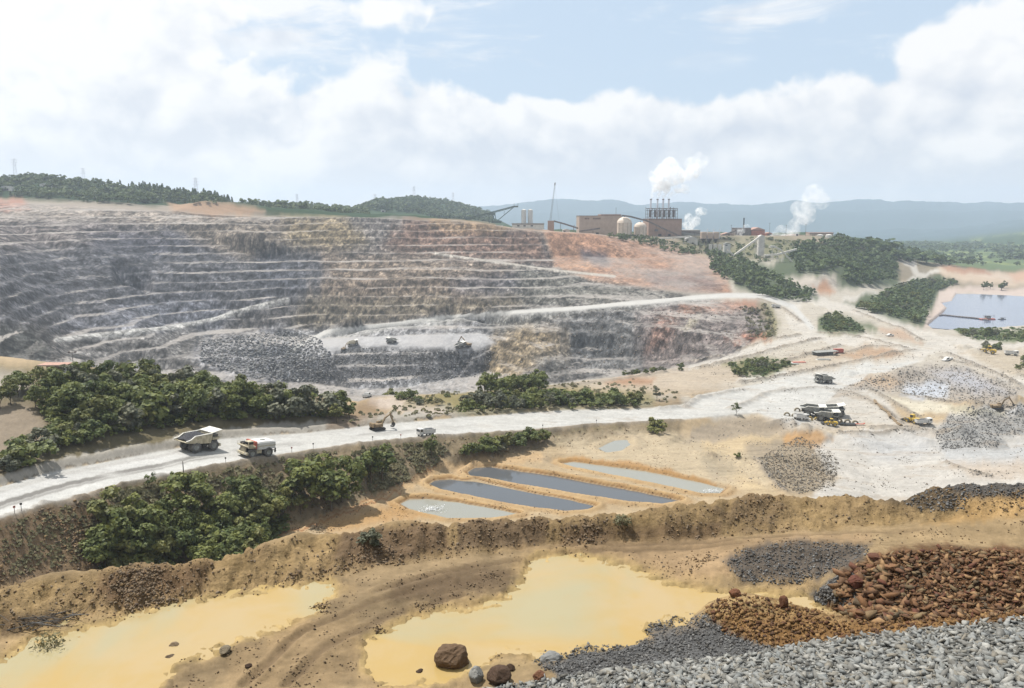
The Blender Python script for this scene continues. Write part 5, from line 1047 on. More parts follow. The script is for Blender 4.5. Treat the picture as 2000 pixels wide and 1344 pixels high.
ROUND += [tree_proto(306 + i, 10, 4.2, 1.4, 13, 1000, 0.66, (ML2, ML2, ML3, ML3)[i]) for i in range(4)]
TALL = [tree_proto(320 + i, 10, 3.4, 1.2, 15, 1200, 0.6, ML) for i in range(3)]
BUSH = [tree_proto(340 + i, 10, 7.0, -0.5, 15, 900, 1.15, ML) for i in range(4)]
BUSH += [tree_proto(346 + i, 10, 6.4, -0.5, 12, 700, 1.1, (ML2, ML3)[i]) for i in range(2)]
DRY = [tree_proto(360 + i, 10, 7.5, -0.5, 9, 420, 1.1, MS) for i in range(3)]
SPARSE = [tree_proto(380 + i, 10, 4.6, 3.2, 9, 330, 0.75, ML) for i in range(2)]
NTREE = [0]
def plant(pos, h, kinds, rg, label, group, name='tree', cat='tree', wide=1.0):
    me, tk, h0 = TREE_DATA[kinds[rg.integers(len(kinds))]]; s = h / h0
    o = empty(name, (pos[0], pos[1], pos[2] - 0.15), rg.random() * 6.28, label, cat, group); sx = s * wide * (0.85 + 0.3 * rg.random()); o.scale = (sx, sx, s)
    for nm, d in (('crown', me), ('trunk', tk)):
        c = bpy.data.objects.new(nm, d); COL.objects.link(c); c.parent = o
    NTREE[0] += 1; return o
NEAR = {'trees of the thicket above the haul road': [('loaded dump truck', 390, 870), ('water truck', 500, 868), ('hut', 130, 770), ('excavator', 660, 838), ('gravel scar', 130, 880), ('pit rim', 330, 772), ('pit rim', 480, 795)],
        'trees in the gully under the haul road': [('timber pole', 361, 985), ('earth berm', 330, 1140), ('bare earth bank', 200, 1080), ('basin track', 530, 1040), ('haul road', 430, 990)],
        'trees between the haul road and the pit': [('pale side ramp', 890, 800), ('road bend', 1260, 793), ('road windrow', 1050, 800), ('bare rim patch', 1180, 784), ('pit rim', 1000, 785)],
        'trees beside the tailings lake': [('junction road', 1690, 604), ('lake shore', 1805, 615), ('upper road', 1770, 556), ('sandy far shore', 1850, 552)]}
def clump(poly, n, h0, h1, kinds, label, group, ymin, ymax, seed, gap=0.32, name='tree', cat='tree', wide=1.0):
    rg = np.random.default_rng(seed + 7000); P = sample(poly, n * 12, ymin, ymax, seed); kept = []
    for p in P:
        h = h0 + (h1 - h0) * rg.random()
        if all((p[0] - q[0]) ** 2 + (p[1] - q[1]) ** 2 > (gap * (h + hq)) ** 2 * .5 for q, hq in kept):
            kept.append((p, h)); lb = label
            if group in NEAR:
                uu, vv = to_px(p[0], p[1], p[2]); nb = min(NEAR[group], key=lambda q: (q[1] - uu) ** 2 + 6 * (q[2] - vv) ** 2)[0]; t = (h - h0) / (h1 - h0); k2 = kinds[rg.integers(len(kinds))]
                shp = 'bushy' if k2 in BUSH else 'slender' if k2 in TALL else 'round-crowned'
                sz_ = 'tall' if t > .66 else 'middle-sized' if t > .33 else 'short'
                plant(p, h, [k2], rg, '%s %s tree by the %s in the %s' % (sz_, shp, nb, {'t': 'thicket above the haul road', 'g': 'gully under the road', 'b': 'strip before the pit', 'l': 'wood by the lake'}['t' if 'thicket' in group else 'g' if 'gully' in group else 'b' if 'between' in group else 'l']), group, name, cat, wide)
            else: plant(p, h, kinds, rg, lb, group, name, cat, wide)
            if len(kept) >= n: break
    return len(kept)
MIX = ROUND + TALL[:1] + BUSH[:1] + BUSH[-2:]
g1 = 'trees of the thicket above the haul road'
clump([(110, 760), (250, 757), (450, 785), (600, 808), (660, 812), (620, 818), (540, 818), (430, 820), (330, 832), (240, 850), (150, 848), (120, 815)], 84, 6.5, 11, MIX, 'leafy dark green tree packed into the thicket above the haul road', g1, 168, 345, 71, 0.30)
clump([(100, 845), (170, 845), (220, 862), (190, 872), (120, 876)], 8, 4, 5.5, BUSH, 'rounded green bush at the low roadside edge of the thicket', 'bushes at the thicket edge', 168, 300, 72, name='bush', cat='bush')
clump([(0, 880), (60, 872), (112, 890), (60, 915), (0, 930)], 6, 4, 7, BUSH + ROUND[:1], 'green shrub beside the gravel scar near the haul road', 'shrubs by the gravel scar', 150, 260, 73, name='shrub', cat='shrub')
clump([(0, 762), (80, 758), (110, 790), (60, 800), (0, 800)], 9, 5, 8, ROUND, 'tree on the rise in front of the small flat-roofed hut', 'trees by the hut', 180, 330, 74)
clump([(620, 800), (700, 790), (722, 815), (690, 832), (640, 825)], 9, 5, 8, ROUND + BUSH, 'bushy tree where the thicket thins out near the excavator', 'trees at the thicket tail', 230, 400, 75)
g2 = 'trees in the gully under the haul road'
clump([(200, 1060), (260, 1010), (420, 990), (500, 1005), (545, 1010), (520, 1050), (500, 1120), (250, 1160), (190, 1120)], 38, 7.5, 11.5, ROUND[:6] + TALL, 'dark tree crowding the gully below the haul road bank', g2, 105, 230, 76, 0.27)
clump([(590, 985), (650, 965), (690, 975), (680, 995), (610, 1010)], 8, 13, 16.5, TALL + ROUND[:3], 'tall dark tree in the clump rising beside the basin track', 'tall trees by the basin track', 150, 280, 77, 0.25)
clump([(705, 955), (750, 940), (765, 950), (720, 975)], 3, 11, 13, TALL, 'dark tree of the pair standing right above the orange basin track', 'pair of trees above the track', 150, 290, 78, 0.2)
clump([(540, 985), (590, 965), (600, 1000), (560, 1015)], 4, 6, 8, ROUND, 'lighter green tree beside the tall dark clump', 'lighter trees in the gully', 150, 270, 79)
clump([(290, 950), (345, 940), (350, 955), (300, 962)], 2, 4, 6, SPARSE, 'thin straggly tree at the haul road shoulder', 'thin roadside trees', 130, 260, 80)
for (u, v, h, kd, lb) in ((843, 893, 8.0, TALL, 'single slender tree in front of the white tipper truck'), (1280, 846, 6.5, BUSH, 'dark bush alone on the bank under the road bend'), (1438, 810, 5.6, SPARSE, 'lone small tree standing on the open white yard'), (1283, 782, 6.0, ROUND, 'round tree by the dirt patch next to the road bend'), (1440, 893, 2.0, BUSH, 'tiny dark shrub on the stony tan mound'), (1215, 1028, .9, DRY, 'spiky dark tuft growing on the earth berm'), (720, 1065, 1.1, BUSH, 'dusty green shrub rooted in the berm rubble')):
    p = hit(u, v, 30 if v > 1000 else 140)
    if p: plant(p, h, kd, np.random.default_rng(u), lb, None, 'tree' if h > 5 else 'shrub', 'tree' if h > 5 else 'shrub')
clump([(905, 884), (960, 868), (1062, 858), (1066, 866), (990, 878), (920, 892)], 14, 3.6, 6, BUSH, 'bright green shrub in the strip above the settling basins', 'shrubs above the basins', 200, 340, 81, 0.4, 'shrub', 'shrub')
g3 = 'trees between the haul road and the pit'
clump([(895, 796), (1000, 785), (1100, 782), (1230, 786), (1265, 794), (1000, 801), (900, 806)], 44, 5, 8.5, ROUND + BUSH, 'green tree in the row between the haul road and the pit', g3, 250, 470, 82, 0.38)
clump([(930, 775), (1000, 764), (1060, 762), (1050, 776), (950, 785)], 15, 8.5, 12, ROUND[:4] + TALL[:1], 'taller dark tree at the pit edge behind the green row', 'taller trees at the pit edge', 280, 480, 83)
clump([(790, 785), (880, 770), (900, 790), (870, 805), (810, 795)], 14, 2, 3.6, BUSH + DRY, 'low yellow-green shrub beside the pale side ramp', 'low shrubs by the side ramp', 250, 440, 84, 0.35, 'shrub', 'shrub')
clump([(745, 776), (810, 774), (805, 780), (750, 781)], 5, 3.5, 5.5, BUSH, 'shrub on the rim right behind the pale side ramp', 'shrubs behind the side ramp', 280, 420, 85, 0.3, 'shrub', 'shrub')
clump([(1205, 732), (1260, 726), (1330, 718), (1330, 724), (1215, 738)], 10, 2.6, 4.2, BUSH, 'low shrub along the pit rim above the bare patch', 'low shrubs on the rim', 380, 600, 86, 0.4, 'shrub', 'shrub')
clump([(1425, 712), (1500, 700), (1545, 714), (1500, 732), (1440, 735)], 20, 2.8, 5, BUSH + DRY[:1], 'shrub in the green strip between the two pale roads', 'shrubs between the roads', 400, 640, 87, 0.4, 'shrub', 'shrub')
clump([(1450, 600), (1495, 598), (1515, 635), (1505, 658), (1470, 662)], 20, 2.5, 5, BUSH + DRY, 'scrubby bush on the slope under the ramp bend', 'bushes under the ramp bend', 520, 980, 88, 0.4, 'bush', 'bush')
clump([(1605, 622), (1640, 614), (1665, 640), (1650, 650), (1605, 646)], 16, 4, 6.5, BUSH + ROUND, 'tree in the small grove inside the road junction', 'trees inside the road junction', 520, 980, 89, 0.4)
clump([(1668, 602), (1720, 578), (1780, 552), (1868, 548), (1868, 556), (1826, 572), (1812, 600), (1800, 634), (1740, 622)], 46, 6, 9, ROUND + BUSH, 'tree in the wood between the junction road and tailings lake', 'trees beside the tailings lake', 600, 1350, 90, 0.36)
clump([(1872, 652), (2010, 655), (2010, 668), (1900, 660)], 16, 4.5, 8, ROUND + BUSH, 'tree on the grassy dam below the tailings lake', 'trees on the dam', 500, 900, 91, 0.36)
clump([(1905, 560), (1968, 562), (1968, 568), (1910, 566)], 7, 8, 13, TALL, 'dark tree on the far sandy shore of the tailings lake', 'trees on the far shore', 800, 1500, 92, 0.3)
clump([(1910, 676), (1960, 676), (1960, 688), (1920, 690)], 5, 3, 5, BUSH, 'bush among the machines beyond the junction', 'bushes beyond the junction', 420, 800, 93, 0.4, 'bush', 'bush')
clump([(1975, 705), (2010, 700), (2010, 725), (1980, 722)], 4, 3, 5, BUSH, 'bush beside the road leaving toward the lake dam', 'bushes by the dam road', 380, 700, 94, 0.4, 'bush', 'bush')
# woods that read as one mass, scrub, tufts
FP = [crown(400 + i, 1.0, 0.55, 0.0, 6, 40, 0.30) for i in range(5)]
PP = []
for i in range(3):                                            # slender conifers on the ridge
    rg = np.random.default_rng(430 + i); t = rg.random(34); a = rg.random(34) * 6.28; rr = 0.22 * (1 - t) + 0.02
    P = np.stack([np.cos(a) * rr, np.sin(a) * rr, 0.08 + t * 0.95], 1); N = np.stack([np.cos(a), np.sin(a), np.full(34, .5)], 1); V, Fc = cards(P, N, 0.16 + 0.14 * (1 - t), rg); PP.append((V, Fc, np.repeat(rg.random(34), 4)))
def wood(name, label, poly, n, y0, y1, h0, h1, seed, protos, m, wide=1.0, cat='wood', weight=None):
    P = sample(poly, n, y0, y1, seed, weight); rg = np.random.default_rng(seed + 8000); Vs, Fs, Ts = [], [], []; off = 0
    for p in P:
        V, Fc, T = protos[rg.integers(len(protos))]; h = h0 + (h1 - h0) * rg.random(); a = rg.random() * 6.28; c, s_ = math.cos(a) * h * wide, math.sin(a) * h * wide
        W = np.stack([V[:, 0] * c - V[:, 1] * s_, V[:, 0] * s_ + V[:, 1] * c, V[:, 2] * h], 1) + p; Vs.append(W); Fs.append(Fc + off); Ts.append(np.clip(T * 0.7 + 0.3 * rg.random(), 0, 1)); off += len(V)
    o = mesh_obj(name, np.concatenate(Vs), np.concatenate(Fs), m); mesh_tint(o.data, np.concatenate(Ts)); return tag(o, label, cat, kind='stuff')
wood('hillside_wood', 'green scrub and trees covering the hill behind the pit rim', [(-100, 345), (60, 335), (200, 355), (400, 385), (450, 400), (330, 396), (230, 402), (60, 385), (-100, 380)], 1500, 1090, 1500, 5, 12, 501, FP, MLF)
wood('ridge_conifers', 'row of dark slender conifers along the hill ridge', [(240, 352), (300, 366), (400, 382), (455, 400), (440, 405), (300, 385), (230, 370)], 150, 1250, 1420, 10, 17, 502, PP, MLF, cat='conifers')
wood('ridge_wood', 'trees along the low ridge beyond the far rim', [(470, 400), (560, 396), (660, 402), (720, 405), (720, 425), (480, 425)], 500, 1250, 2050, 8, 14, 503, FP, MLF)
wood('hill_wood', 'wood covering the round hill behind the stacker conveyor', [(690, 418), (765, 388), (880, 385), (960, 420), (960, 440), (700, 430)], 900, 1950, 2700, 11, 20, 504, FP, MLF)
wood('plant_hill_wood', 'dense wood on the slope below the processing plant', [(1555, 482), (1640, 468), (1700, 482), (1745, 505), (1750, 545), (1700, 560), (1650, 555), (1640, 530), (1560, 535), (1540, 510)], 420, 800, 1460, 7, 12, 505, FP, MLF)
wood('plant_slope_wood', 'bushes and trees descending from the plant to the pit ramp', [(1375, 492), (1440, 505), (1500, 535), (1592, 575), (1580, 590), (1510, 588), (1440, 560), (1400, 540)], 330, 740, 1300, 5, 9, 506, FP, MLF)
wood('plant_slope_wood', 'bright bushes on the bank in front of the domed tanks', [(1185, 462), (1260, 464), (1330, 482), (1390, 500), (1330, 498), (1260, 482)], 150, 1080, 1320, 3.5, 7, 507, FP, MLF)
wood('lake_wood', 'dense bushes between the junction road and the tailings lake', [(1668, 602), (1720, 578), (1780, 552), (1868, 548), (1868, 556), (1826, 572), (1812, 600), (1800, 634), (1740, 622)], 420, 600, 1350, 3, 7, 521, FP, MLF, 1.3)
wood('plateau_scrub', 'scattered scrub on the plateau under the plant', [(1330, 465), (1420, 466), (1560, 470), (1560, 500), (1480, 515), (1400, 500), (1340, 485)], 200, 1000, 1400, 1.5, 5, 522, FP, MLF, 1.5, 'scrub')
wood('junction_scrub', 'green undergrowth of the grove in the road junction', [(1602, 622), (1640, 612), (1680, 640), (1690, 650), (1605, 647)], 130, 500, 980, 1.5, 4, 523, FP, MLF, 1.4, 'undergrowth')
wood('strip_scrub', 'rough green growth in the strip between the pale roads', [(1420, 712), (1500, 699), (1555, 714), (1490, 736), (1440, 738)], 160, 400, 640, .8, 2.2, 524, FP, MLF, 1.6, 'scrub')
wood('rim_scrub', 'grey-green scrub on the slope below the ramp bend', [(1445, 600), (1498, 596), (1520, 640), (1510, 660), (1465, 664)], 160, 500, 980, .8, 2.2, 525, FP, MS, 1.6, 'scrub')
wood('plain_trees', 'scattered tree clumps over the distant plain', [(1640, 478), (2050, 478), (2050, 522), (1850, 522), (1760, 510)], 700, 1300, 4000, 8, 18, 508, FP, MLF, 1.5, weight=np.exp(3 * fbm(Xg / 260, Yg / 260, 3)))
TUFT = []
for i in range(4):
    rg = np.random.default_rng(450 + i); n = 7; a = rg.random(n) * 6.28; P = np.stack([np.cos(a) * .25, np.sin(a) * .25, 0.35 + 0.2 * rg.random(n)], 1); V, Fc = cards(P, np.stack([np.cos(a), np.sin(a), np.full(n, .7)], 1), 0.5 + 0.3 * rg.random(n), rg, 1.3); TUFT.append((V, Fc, np.repeat(rg.random(n), 4)))
wood('bank_scrub', 'dry grey-green scrub over the bank below the haul road', [(200, 965), (400, 925), (600, 890), (760, 868), (880, 862), (870, 900), (780, 945), (700, 975), (560, 1000), (400, 1010), (250, 1010)], 2000, 120, 330, 0.35, 1.5, 511, TUFT, MS, 1.3, 'scrub', np.exp(2.2 * MIDN))
wood('bank_scrub', 'sparse dry tufts on the bare earth bank by the road', [(0, 1030), (200, 965), (300, 950), (220, 1040), (150, 1100), (0, 1130)], 600, 110, 250, 0.25, .9, 512, TUFT, MS, 1.2, 'scrub')
wood('rim_scrub', 'yellowish scrub between the haul road and pit edge', [(640, 835), (720, 800), (880, 765), (1240, 740), (1330, 770), (1290, 795), (880, 812), (700, 832)], 650, 230, 560, 0.6, 1.8, 513, TUFT, MS, 1.4, 'scrub', np.exp(2 * MIDN))
wood('thicket_undergrowth', 'shadowed undergrowth filling the thicket above the road', [(60, 770), (250, 757), (600, 805), (670, 812), (630, 818), (540, 820), (420, 823), (230, 853), (110, 855)], 700, 168, 345, 1.2, 3.0, 514, FP, ML, 1.3, 'undergrowth')
wood('gully_undergrowth', 'dark undergrowth in the gully below the road', [(190, 1060), (260, 1005), (420, 985), (540, 985), (560, 1030), (500, 1120), (250, 1160), (190, 1120)], 420, 105, 290, 1.0, 3.0, 515, FP, ML, 1.3, 'undergrowth')
wood('rim_undergrowth', 'green undergrowth of the strip between haul road and pit', [(890, 798), (930, 775), (1060, 764), (1230, 782), (1262, 794), (1000, 802), (900, 807)], 380, 250, 480, 1.2, 3.2, 517, FP, ML, 1.3, 'undergrowth')
wood('dam_grass', 'green grass and bushes along the tailings dam', [(1860, 642), (2050, 640), (2050, 672), (1900, 664)], 500, 500, 900, 0.8, 2.2, 516, TUFT, MLF, 1.6, 'grass')
# ------------------------------------------------------------------ vehicles (x forward, y left, z up)
M_CREAM = mat('dusty_cream_paint', (0.42, 0.37, 0.26), 0.7, var=0.25, scale=0.9)
M_PALE = mat('pale_dusty_steel', (0.55, 0.53, 0.47), 0.7, var=0.15, scale=0.8)
M_GREY = mat('dusty_grey_steel', (0.22, 0.22, 0.20), 0.7, var=0.25, scale=0.8)
M_DARK = mat('dark_greasy_steel', (0.035, 0.035, 0.035), 0.6, var=0.4, scale=1.2)
M_TYRE = mat('dusty_tyre_rubber', (0.10, 0.095, 0.088), 0.95, var=0.35, scale=2)
M_WHITE = mat('white_paint', (0.52, 0.51, 0.48), 0.6, var=0.08)
M_OCHRE = mat('yellow_machine_paint', (0.48, 0.33, 0.06), 0.6, var=0.2)
M_BROWN = mat('dusty_brown_paint', (0.20, 0.145, 0.085), 0.75, var=0.3)
M_RED = mat('faded_red_paint', (0.36, 0.10, 0.07), 0.6, var=0.2)
M_GLASS = mat('dark_glass', (0.02, 0.025, 0.03), 0.15, spec=0.6, var=0.1)
M_ORE = rock_mat('dark_ore', [(0.035, 0.035, 0.04), (0.05, 0.05, 0.055)], False, bump=1.0)
M_LIGHT = mat('lamp_lens', (0.7, 0.7, 0.65), 0.2)
def wheel(root, x, y, r, w_, rimc=M_GREY, n=18):
    b = MB(); b.lathe([(r * .52, -w_ / 2), (r * .86, -w_ / 2), (r, -w_ * .34), (r, w_ * .34), (r * .86, w_ / 2), (r * .52, w_ / 2), (r * .52, -w_ / 2)], (x, y, r), 'y', n)
    t = b.build('wheel', M_TYRE, root, True)
    c = MB(); c.lathe([(0.0, -w_ * .30), (r * .3, -w_ * .30), (r * .52, -w_ * .42), (r * .52, w_ * .42), (r * .3, w_ * .30), (0.0, w_ * .30)], (x, y, r), 'y', n); c.lathe([(0.0, w_ * .38), (r * .2, w_ * .36), (r * .2, -w_ * .36), (0.0, -w_ * .38)], (x, y, r), 'y', 8); c.build('rim', rimc, t); return t
def truck_base(root, paint, dark):
    for x, y in ((3.1, 2.5), (3.1, -2.5)): wheel(root, x, y, 1.55, 1.05)
    for y in (2.75, 1.62, -1.62, -2.75): wheel(root, -2.7, y, 1.55, 1.0)
    b = MB(); b.box(-5.0, 4.6, .75, 1.25, 1.5, 2.3); b.box(-5.0, 4.6, -1.25, -.75, 1.5, 2.3); b.box(-4.8, -4.4, -1.2, 1.2, 1.6, 2.2); b.box(-3.3, -2.1, -1.4, 1.4, 1.1, 2.1); b.box(2.6, 3.6, -1.9, 1.9, 1.25, 1.85); b.build('chassis', dark, root)
    b = MB(); b.cbox(4.55, 5.35, -3.0, 3.0, 1.15, 1.95, .15); bu = b.build('bumper', paint, root)
    b = MB(); b.box(4.4, 5.0, -1.45, 1.45, 1.95, 3.75); gr = b.build('radiator', M_DARK, root)
    b = MB(); [b.box(5.0, 5.06, -1.35, 1.35, 2.1 + .27 * i, 2.22 + .27 * i) for i in range(6)]; b.build('grille', paint, gr)
    for y in (2.2, -2.2): MB().box(5.35, 5.42, y - .35, y + .35, 1.4, 1.75).build('headlight', M_LIGHT, root)
    b = MB(); b.box(2.3, 5.15, -3.3, 3.3, 3.75, 3.92); b.box(2.3, 4.4, 2.0, 3.2, 3.3, 3.75); b.box(2.3, 4.4, -3.2, -2.0, 3.3, 3.75); dk = b.build('deck', paint, root)
    b = MB()
    for y in (-3.25, -1.6, 0, 3.25): b.beam((5.08, y, 3.9), (5.08, y, 4.85), .05)
    for z in (4.35, 4.85): b.beam((5.08, -3.25, z), (5.08, 0.3, z), .05); b.beam((2.4, -3.25, z), (5.08, -3.25, z), .05)
    b.build('railing', paint, dk)
    b = MB(); b.cbox(2.9, 4.8, .6, 2.9, 3.9, 5.55, .12); cb = b.build('cab', paint, root)
    b = MB(); b.box(4.79, 4.84, .8, 2.7, 4.55, 5.3); b.box(3.1, 4.6, 2.89, 2.94, 4.55, 5.3); b.box(3.1, 4.6, .56, .61, 4.55, 5.3); b.build('window', M_GLASS, cb)
    for y in (-1.1, -2.2): MB().tube((3.0, y, 4.4), (4.4, y, 4.4), .42, n=10).build('air_cleaner', dark, root)
    b = MB()
    for y in (1.75, 2.35): b.beam((5.4, y, 1.2), (5.15, y, 3.95), .05)
    for i in range(7): b.beam((5.38 - .035 * i, 1.75, 1.4 + .38 * i), (5.38 - .035 * i, 2.35, 1.4 + .38 * i), .045)
    b.build('ladder', paint, root)
    MB().cbox(-.6, 1.6, 1.35, 2.5, 1.3, 2.5, .2).build('fuel_tank', paint, root); MB().cbox(-.4, 1.4, -2.4, -1.35, 1.4, 2.4, .2).build('hydraulic_tank', dark, root)
def dump_truck(paint, body, dark):
    root = empty('dump_truck', (0, 0, 0)); truck_base(root, paint, dark)
    side = [(-6.0, 3.5), (-5.9, 3.15), (-3.0, 2.75), (1.7, 2.45), (2.25, 5.2), (1.9, 5.15), (-3.2, 4.75), (-4.6, 3.75)]
    b = MB(); b.prism(side, 3.0, 3.2); b.prism(side, -3.2, -3.0)
    b.prism([(-6.0, 3.25), (-5.9, 3.05), (-3.0, 2.62), (1.7, 2.35), (1.7, 2.6), (-3.0, 2.9)], -3.1, 3.1)
    b.prism([(1.6, 2.4), (1.85, 2.4), (2.4, 5.25), (2.15, 5.25)], -3.1, 3.1); db = b.build('dump_body', body, root)
    MB().prism([(2.05, 5.22), (5.35, 5.95), (5.35, 6.12), (2.0, 5.42)], -3.25, 3.25).build('canopy', M_PALE, db)
    for s in (-1, 1):
        b = MB()
        for i in range(6): x = -3.4 + .95 * i; b.box(x, x + .22, s * 3.2 - .12, s * 3.2 + .12, 2.75, 4.62 + .06 * i)
        b.build('rib', body, db); MB().prism([(-6.0, 3.45), (-4.6, 3.72), (-3.2, 4.72), (2.2, 5.15), (2.2, 5.32), (-3.25, 4.9), (-4.65, 3.9), (-6.0, 3.6)], s * 3.1 - .22, s * 3.1 + .22).build('top_rail', M_PALE, db)
    return root
def place(root, u, v, heading, ymin=140, z=0.0, label=None, cat=None, group=None, scale=1.0, roll=True):
    p = hit(u, v, ymin); root.location = (p.x, p.y, p.z + z); a = R(heading); root.scale = (scale,) * 3
    d = 4.0; gz = lambda x, y: ground(x, y)
    px = math.atan2(gz(p.x + d * math.cos(a), p.y + d * math.sin(a)) - gz(p.x - d * math.cos(a), p.y - d * math.sin(a)), 2 * d)
    root.rotation_euler = (0, -max(-.15, min(.15, px)), a); tag(root, label, cat, group); return p
HD = lambda u, v, u2, v2, y=140: (lambda a, b: math.degrees(math.atan2(b.y - a.y, b.x - a.x)))(hit(u, v, y), hit(u2, v2, y))
roadhead = HD(380, 880, 520, 862)
T1 = dump_truck(M_CREAM, M_CREAM, M_DARK)
T2 = dump_truck(M_GREY, M_GREY, M_DARK)
place(T1, 388, 879, roadhead, 140, 0, 'cream dump truck loaded with dark ore driving along the haul road', 'dump truck')
# its load of ore
rgo = np.random.default_rng(9); V, Fc = [], []
gx_ = np.linspace(-5.2, 1.9, 22); gy_ = np.linspace(-2.95, 2.95, 16)
for i, x in enumerate(gx_):
    for j, y in enumerate(gy_):
        e = max(abs(y) / 2.95, 0); t = (x + 5.2) / 7.1; base = np.interp(x, [-5.2, -3.2, 1.9], [3.35, 4.3, 4.6])
        V.append((x, y, base + 1.25 * max(0, 1 - e ** 1.6) * math.sin(math.pi * min(1, t * .95 + .08)) + .22 * (rgo.random() - .5)))
Fc = [(i * 16 + j, (i + 1) * 16 + j, (i + 1) * 16 + j + 1, i * 16 + j + 1) for i in range(21) for j in range(15)]
ol = mesh_obj('ore_load', V, Fc, M_ORE); ol.location = T1.location; ol.rotation_euler = T1.rotation_euler; tag(ol, 'mound of near-black ore heaped in the dump truck bed', 'ore')
# water truck
WT = empty('water_truck', (0, 0, 0)); truck_base(WT, M_CREAM, M_DARK)
b = MB(); b.cbox(-5.4, 1.5, -3.0, 3.0, 2.6, 5.1, .45); tk = b.build('tank', M_WHITE, WT)
b = MB(); b.box(-2.6, -1.4, -.6, .6, 5.1, 5.3); b.build('hatch', M_GREY, tk); b = MB(); b.cbox(1.5, 2.3, -2.9, 2.9, 2.9, 5.3, .2); b.build('headboard', M_RED, WT)
for s in (-1, 1): MB().box(-5.2, 1.3, s * 3.0 - .06, s * 3.0 + .06, 3.6, 3.85).build('tank_band', M_CREAM, tk)
b = MB(); b.tube((-5.7, -2.6, 1.6), (-5.7, 2.6, 1.6), .12); [b.box(-5.75, -5.45, y - .25, y + .25, 1.0, 2.6) for y in (-2.2, 2.2)]; b.build('spray_bar', M_DARK, WT)
place(WT, 500, 890, roadhead + 176, 140, 0, 'white tanked water truck with red headboard meeting the loaded dump truck', 'water truck', scale=0.9)
# more dump trucks
o = dup(T2, (0, 0, 0), 0); place(o, 1608, 748, HD(1608, 748, 1570, 752, 300) - 25, 330, 0, 'lone dark dump truck coming down the road bend', 'dump truck', scale=0.95)
PARK = [(1586, 812, 'grey dump truck parked inside the ring of buried tyres'), (1612, 822, 'pale-canopied dump truck parked in front beside the buried tyres')]
for (u, v, lb) in PARK:
    o = dup(T2, (0, 0, 0), 0); place(o, u, v, -14, 280, 0, lb, 'dump truck', 'dump trucks parked by the tyres')
for u, v, hd, lb in ((690, 675, 20, 'white and black dump truck working on the pit floor by the ramp'), (765, 670, 160, 'dump truck alone on the white pit floor track'), (900, 679, 30, 'dump truck being filled by the excavator on the pit floor')):
    o = dup(T1 if u == 690 else T2, (0, 0, 0), 0); place(o, u, v, hd, 600, 0, lb, 'dump truck', 'dump trucks in the pit')
place(T2, 1626, 812, -14, 280, 0, 'third parked dump truck half hidden behind the pale-canopied one', 'dump truck', 'dump trucks parked by the tyres')
# excavators
def excavator(paint, dark, boom=(0.95, 2.35)):
    root = empty('excavator', (0, 0, 0))
    for s in (-1, 1):
        pr = [(-2.6, .35), (-2.2, 0), (2.2, 0), (2.6, .35), (2.6, .75), (2.2, 1.1), (-2.2, 1.1), (-2.6, .75)]
        t = MB().prism(pr, s * 1.35 - .35, s * 1.35 + .35).build('track', dark, root)
        b = MB(); [b.box(-2.3 + .42 * i, -2.1 + .42 * i, s * 1.35 - .4, s * 1.35 + .4, 1.08, 1.16) for i in range(11)]; b.build('track_shoes', dark, t)
    b = MB(); b.tube((0, 0, .8), (0, 0, 1.4), .9, n=14); b.build('turntable', dark, root)
    b = MB(); b.cbox(-2.7, 1.6, -1.5, 1.5, 1.35, 2.5, .2); b.cbox(-2.9, -1.9, -1.5, 1.5, 1.35, 2.9, .25); b.build('house', paint, root)
    c = MB().cbox(.3, 1.9, .45, 1.5, 1.4, 3.2, .12).build('cab', paint, root); b = MB(); b.box(1.89, 1.93, .6, 1.4, 2.1, 3.0); b.box(.5, 1.7, 1.49, 1.53, 2.1, 3.0); b.build('window', M_GLASS, c)
    el = Vector((4.2, -.1, 5.2)); tip = Vector((6.9, -.1, 5.5)); en = Vector((7.6, -.1, 2.2))
    b = MB(); b.prism([(1.3, 1.6), (1.8, 1.5), (3.2, 4.1), (5.6, 5.6), (5.5, 6.0), (2.9, 4.6)], -.35, .15); bo = b.build('boom', paint, root)
    MB().tube((1.9, -.1, 1.9), (3.3, -.1, 3.9), .13).build('cylinder', M_DARK, bo)
    b = MB(); b.prism([(5.2, 6.2), (5.7, 6.25), (7.4, 2.4), (7.0, 2.2), (5.3, 5.4)], -.28, .08); b.build('stick', paint, root)
    b = MB(); b.prism([(6.9, 2.3), (7.5, 2.4), (7.7, 1.5), (7.2, .8), (6.4, .7), (6.3, 1.1), (6.8, 1.4)], -.75, .55); b.build('bucket', dark, root); return root
EX = excavator(M_BROWN, M_DARK)
place(EX, 737, 840, HD(730, 842, 800, 836) + 4, 200, 0, 'brown tracked excavator digging at the haul road edge', 'excavator', scale=0.95)
o = dup(EX, (0, 0, 0), 0); place(o, 912, 677, 150, 600, 0, 'excavator loading a dump truck on the pit floor', 'excavator', scale=1.5)
o = dup(EX, (0, 0, 0), 0); place(o, 672, 684, 60, 600, 0, 'small excavator at the edge of the pit floor face', 'excavator', scale=1.0)
o = dup(EX, (0, 0, 0), 0); place(o, 1948, 800, -20, 250, 0, 'excavator working at the grey gravel heap in the yard', 'excavator', scale=1.0)
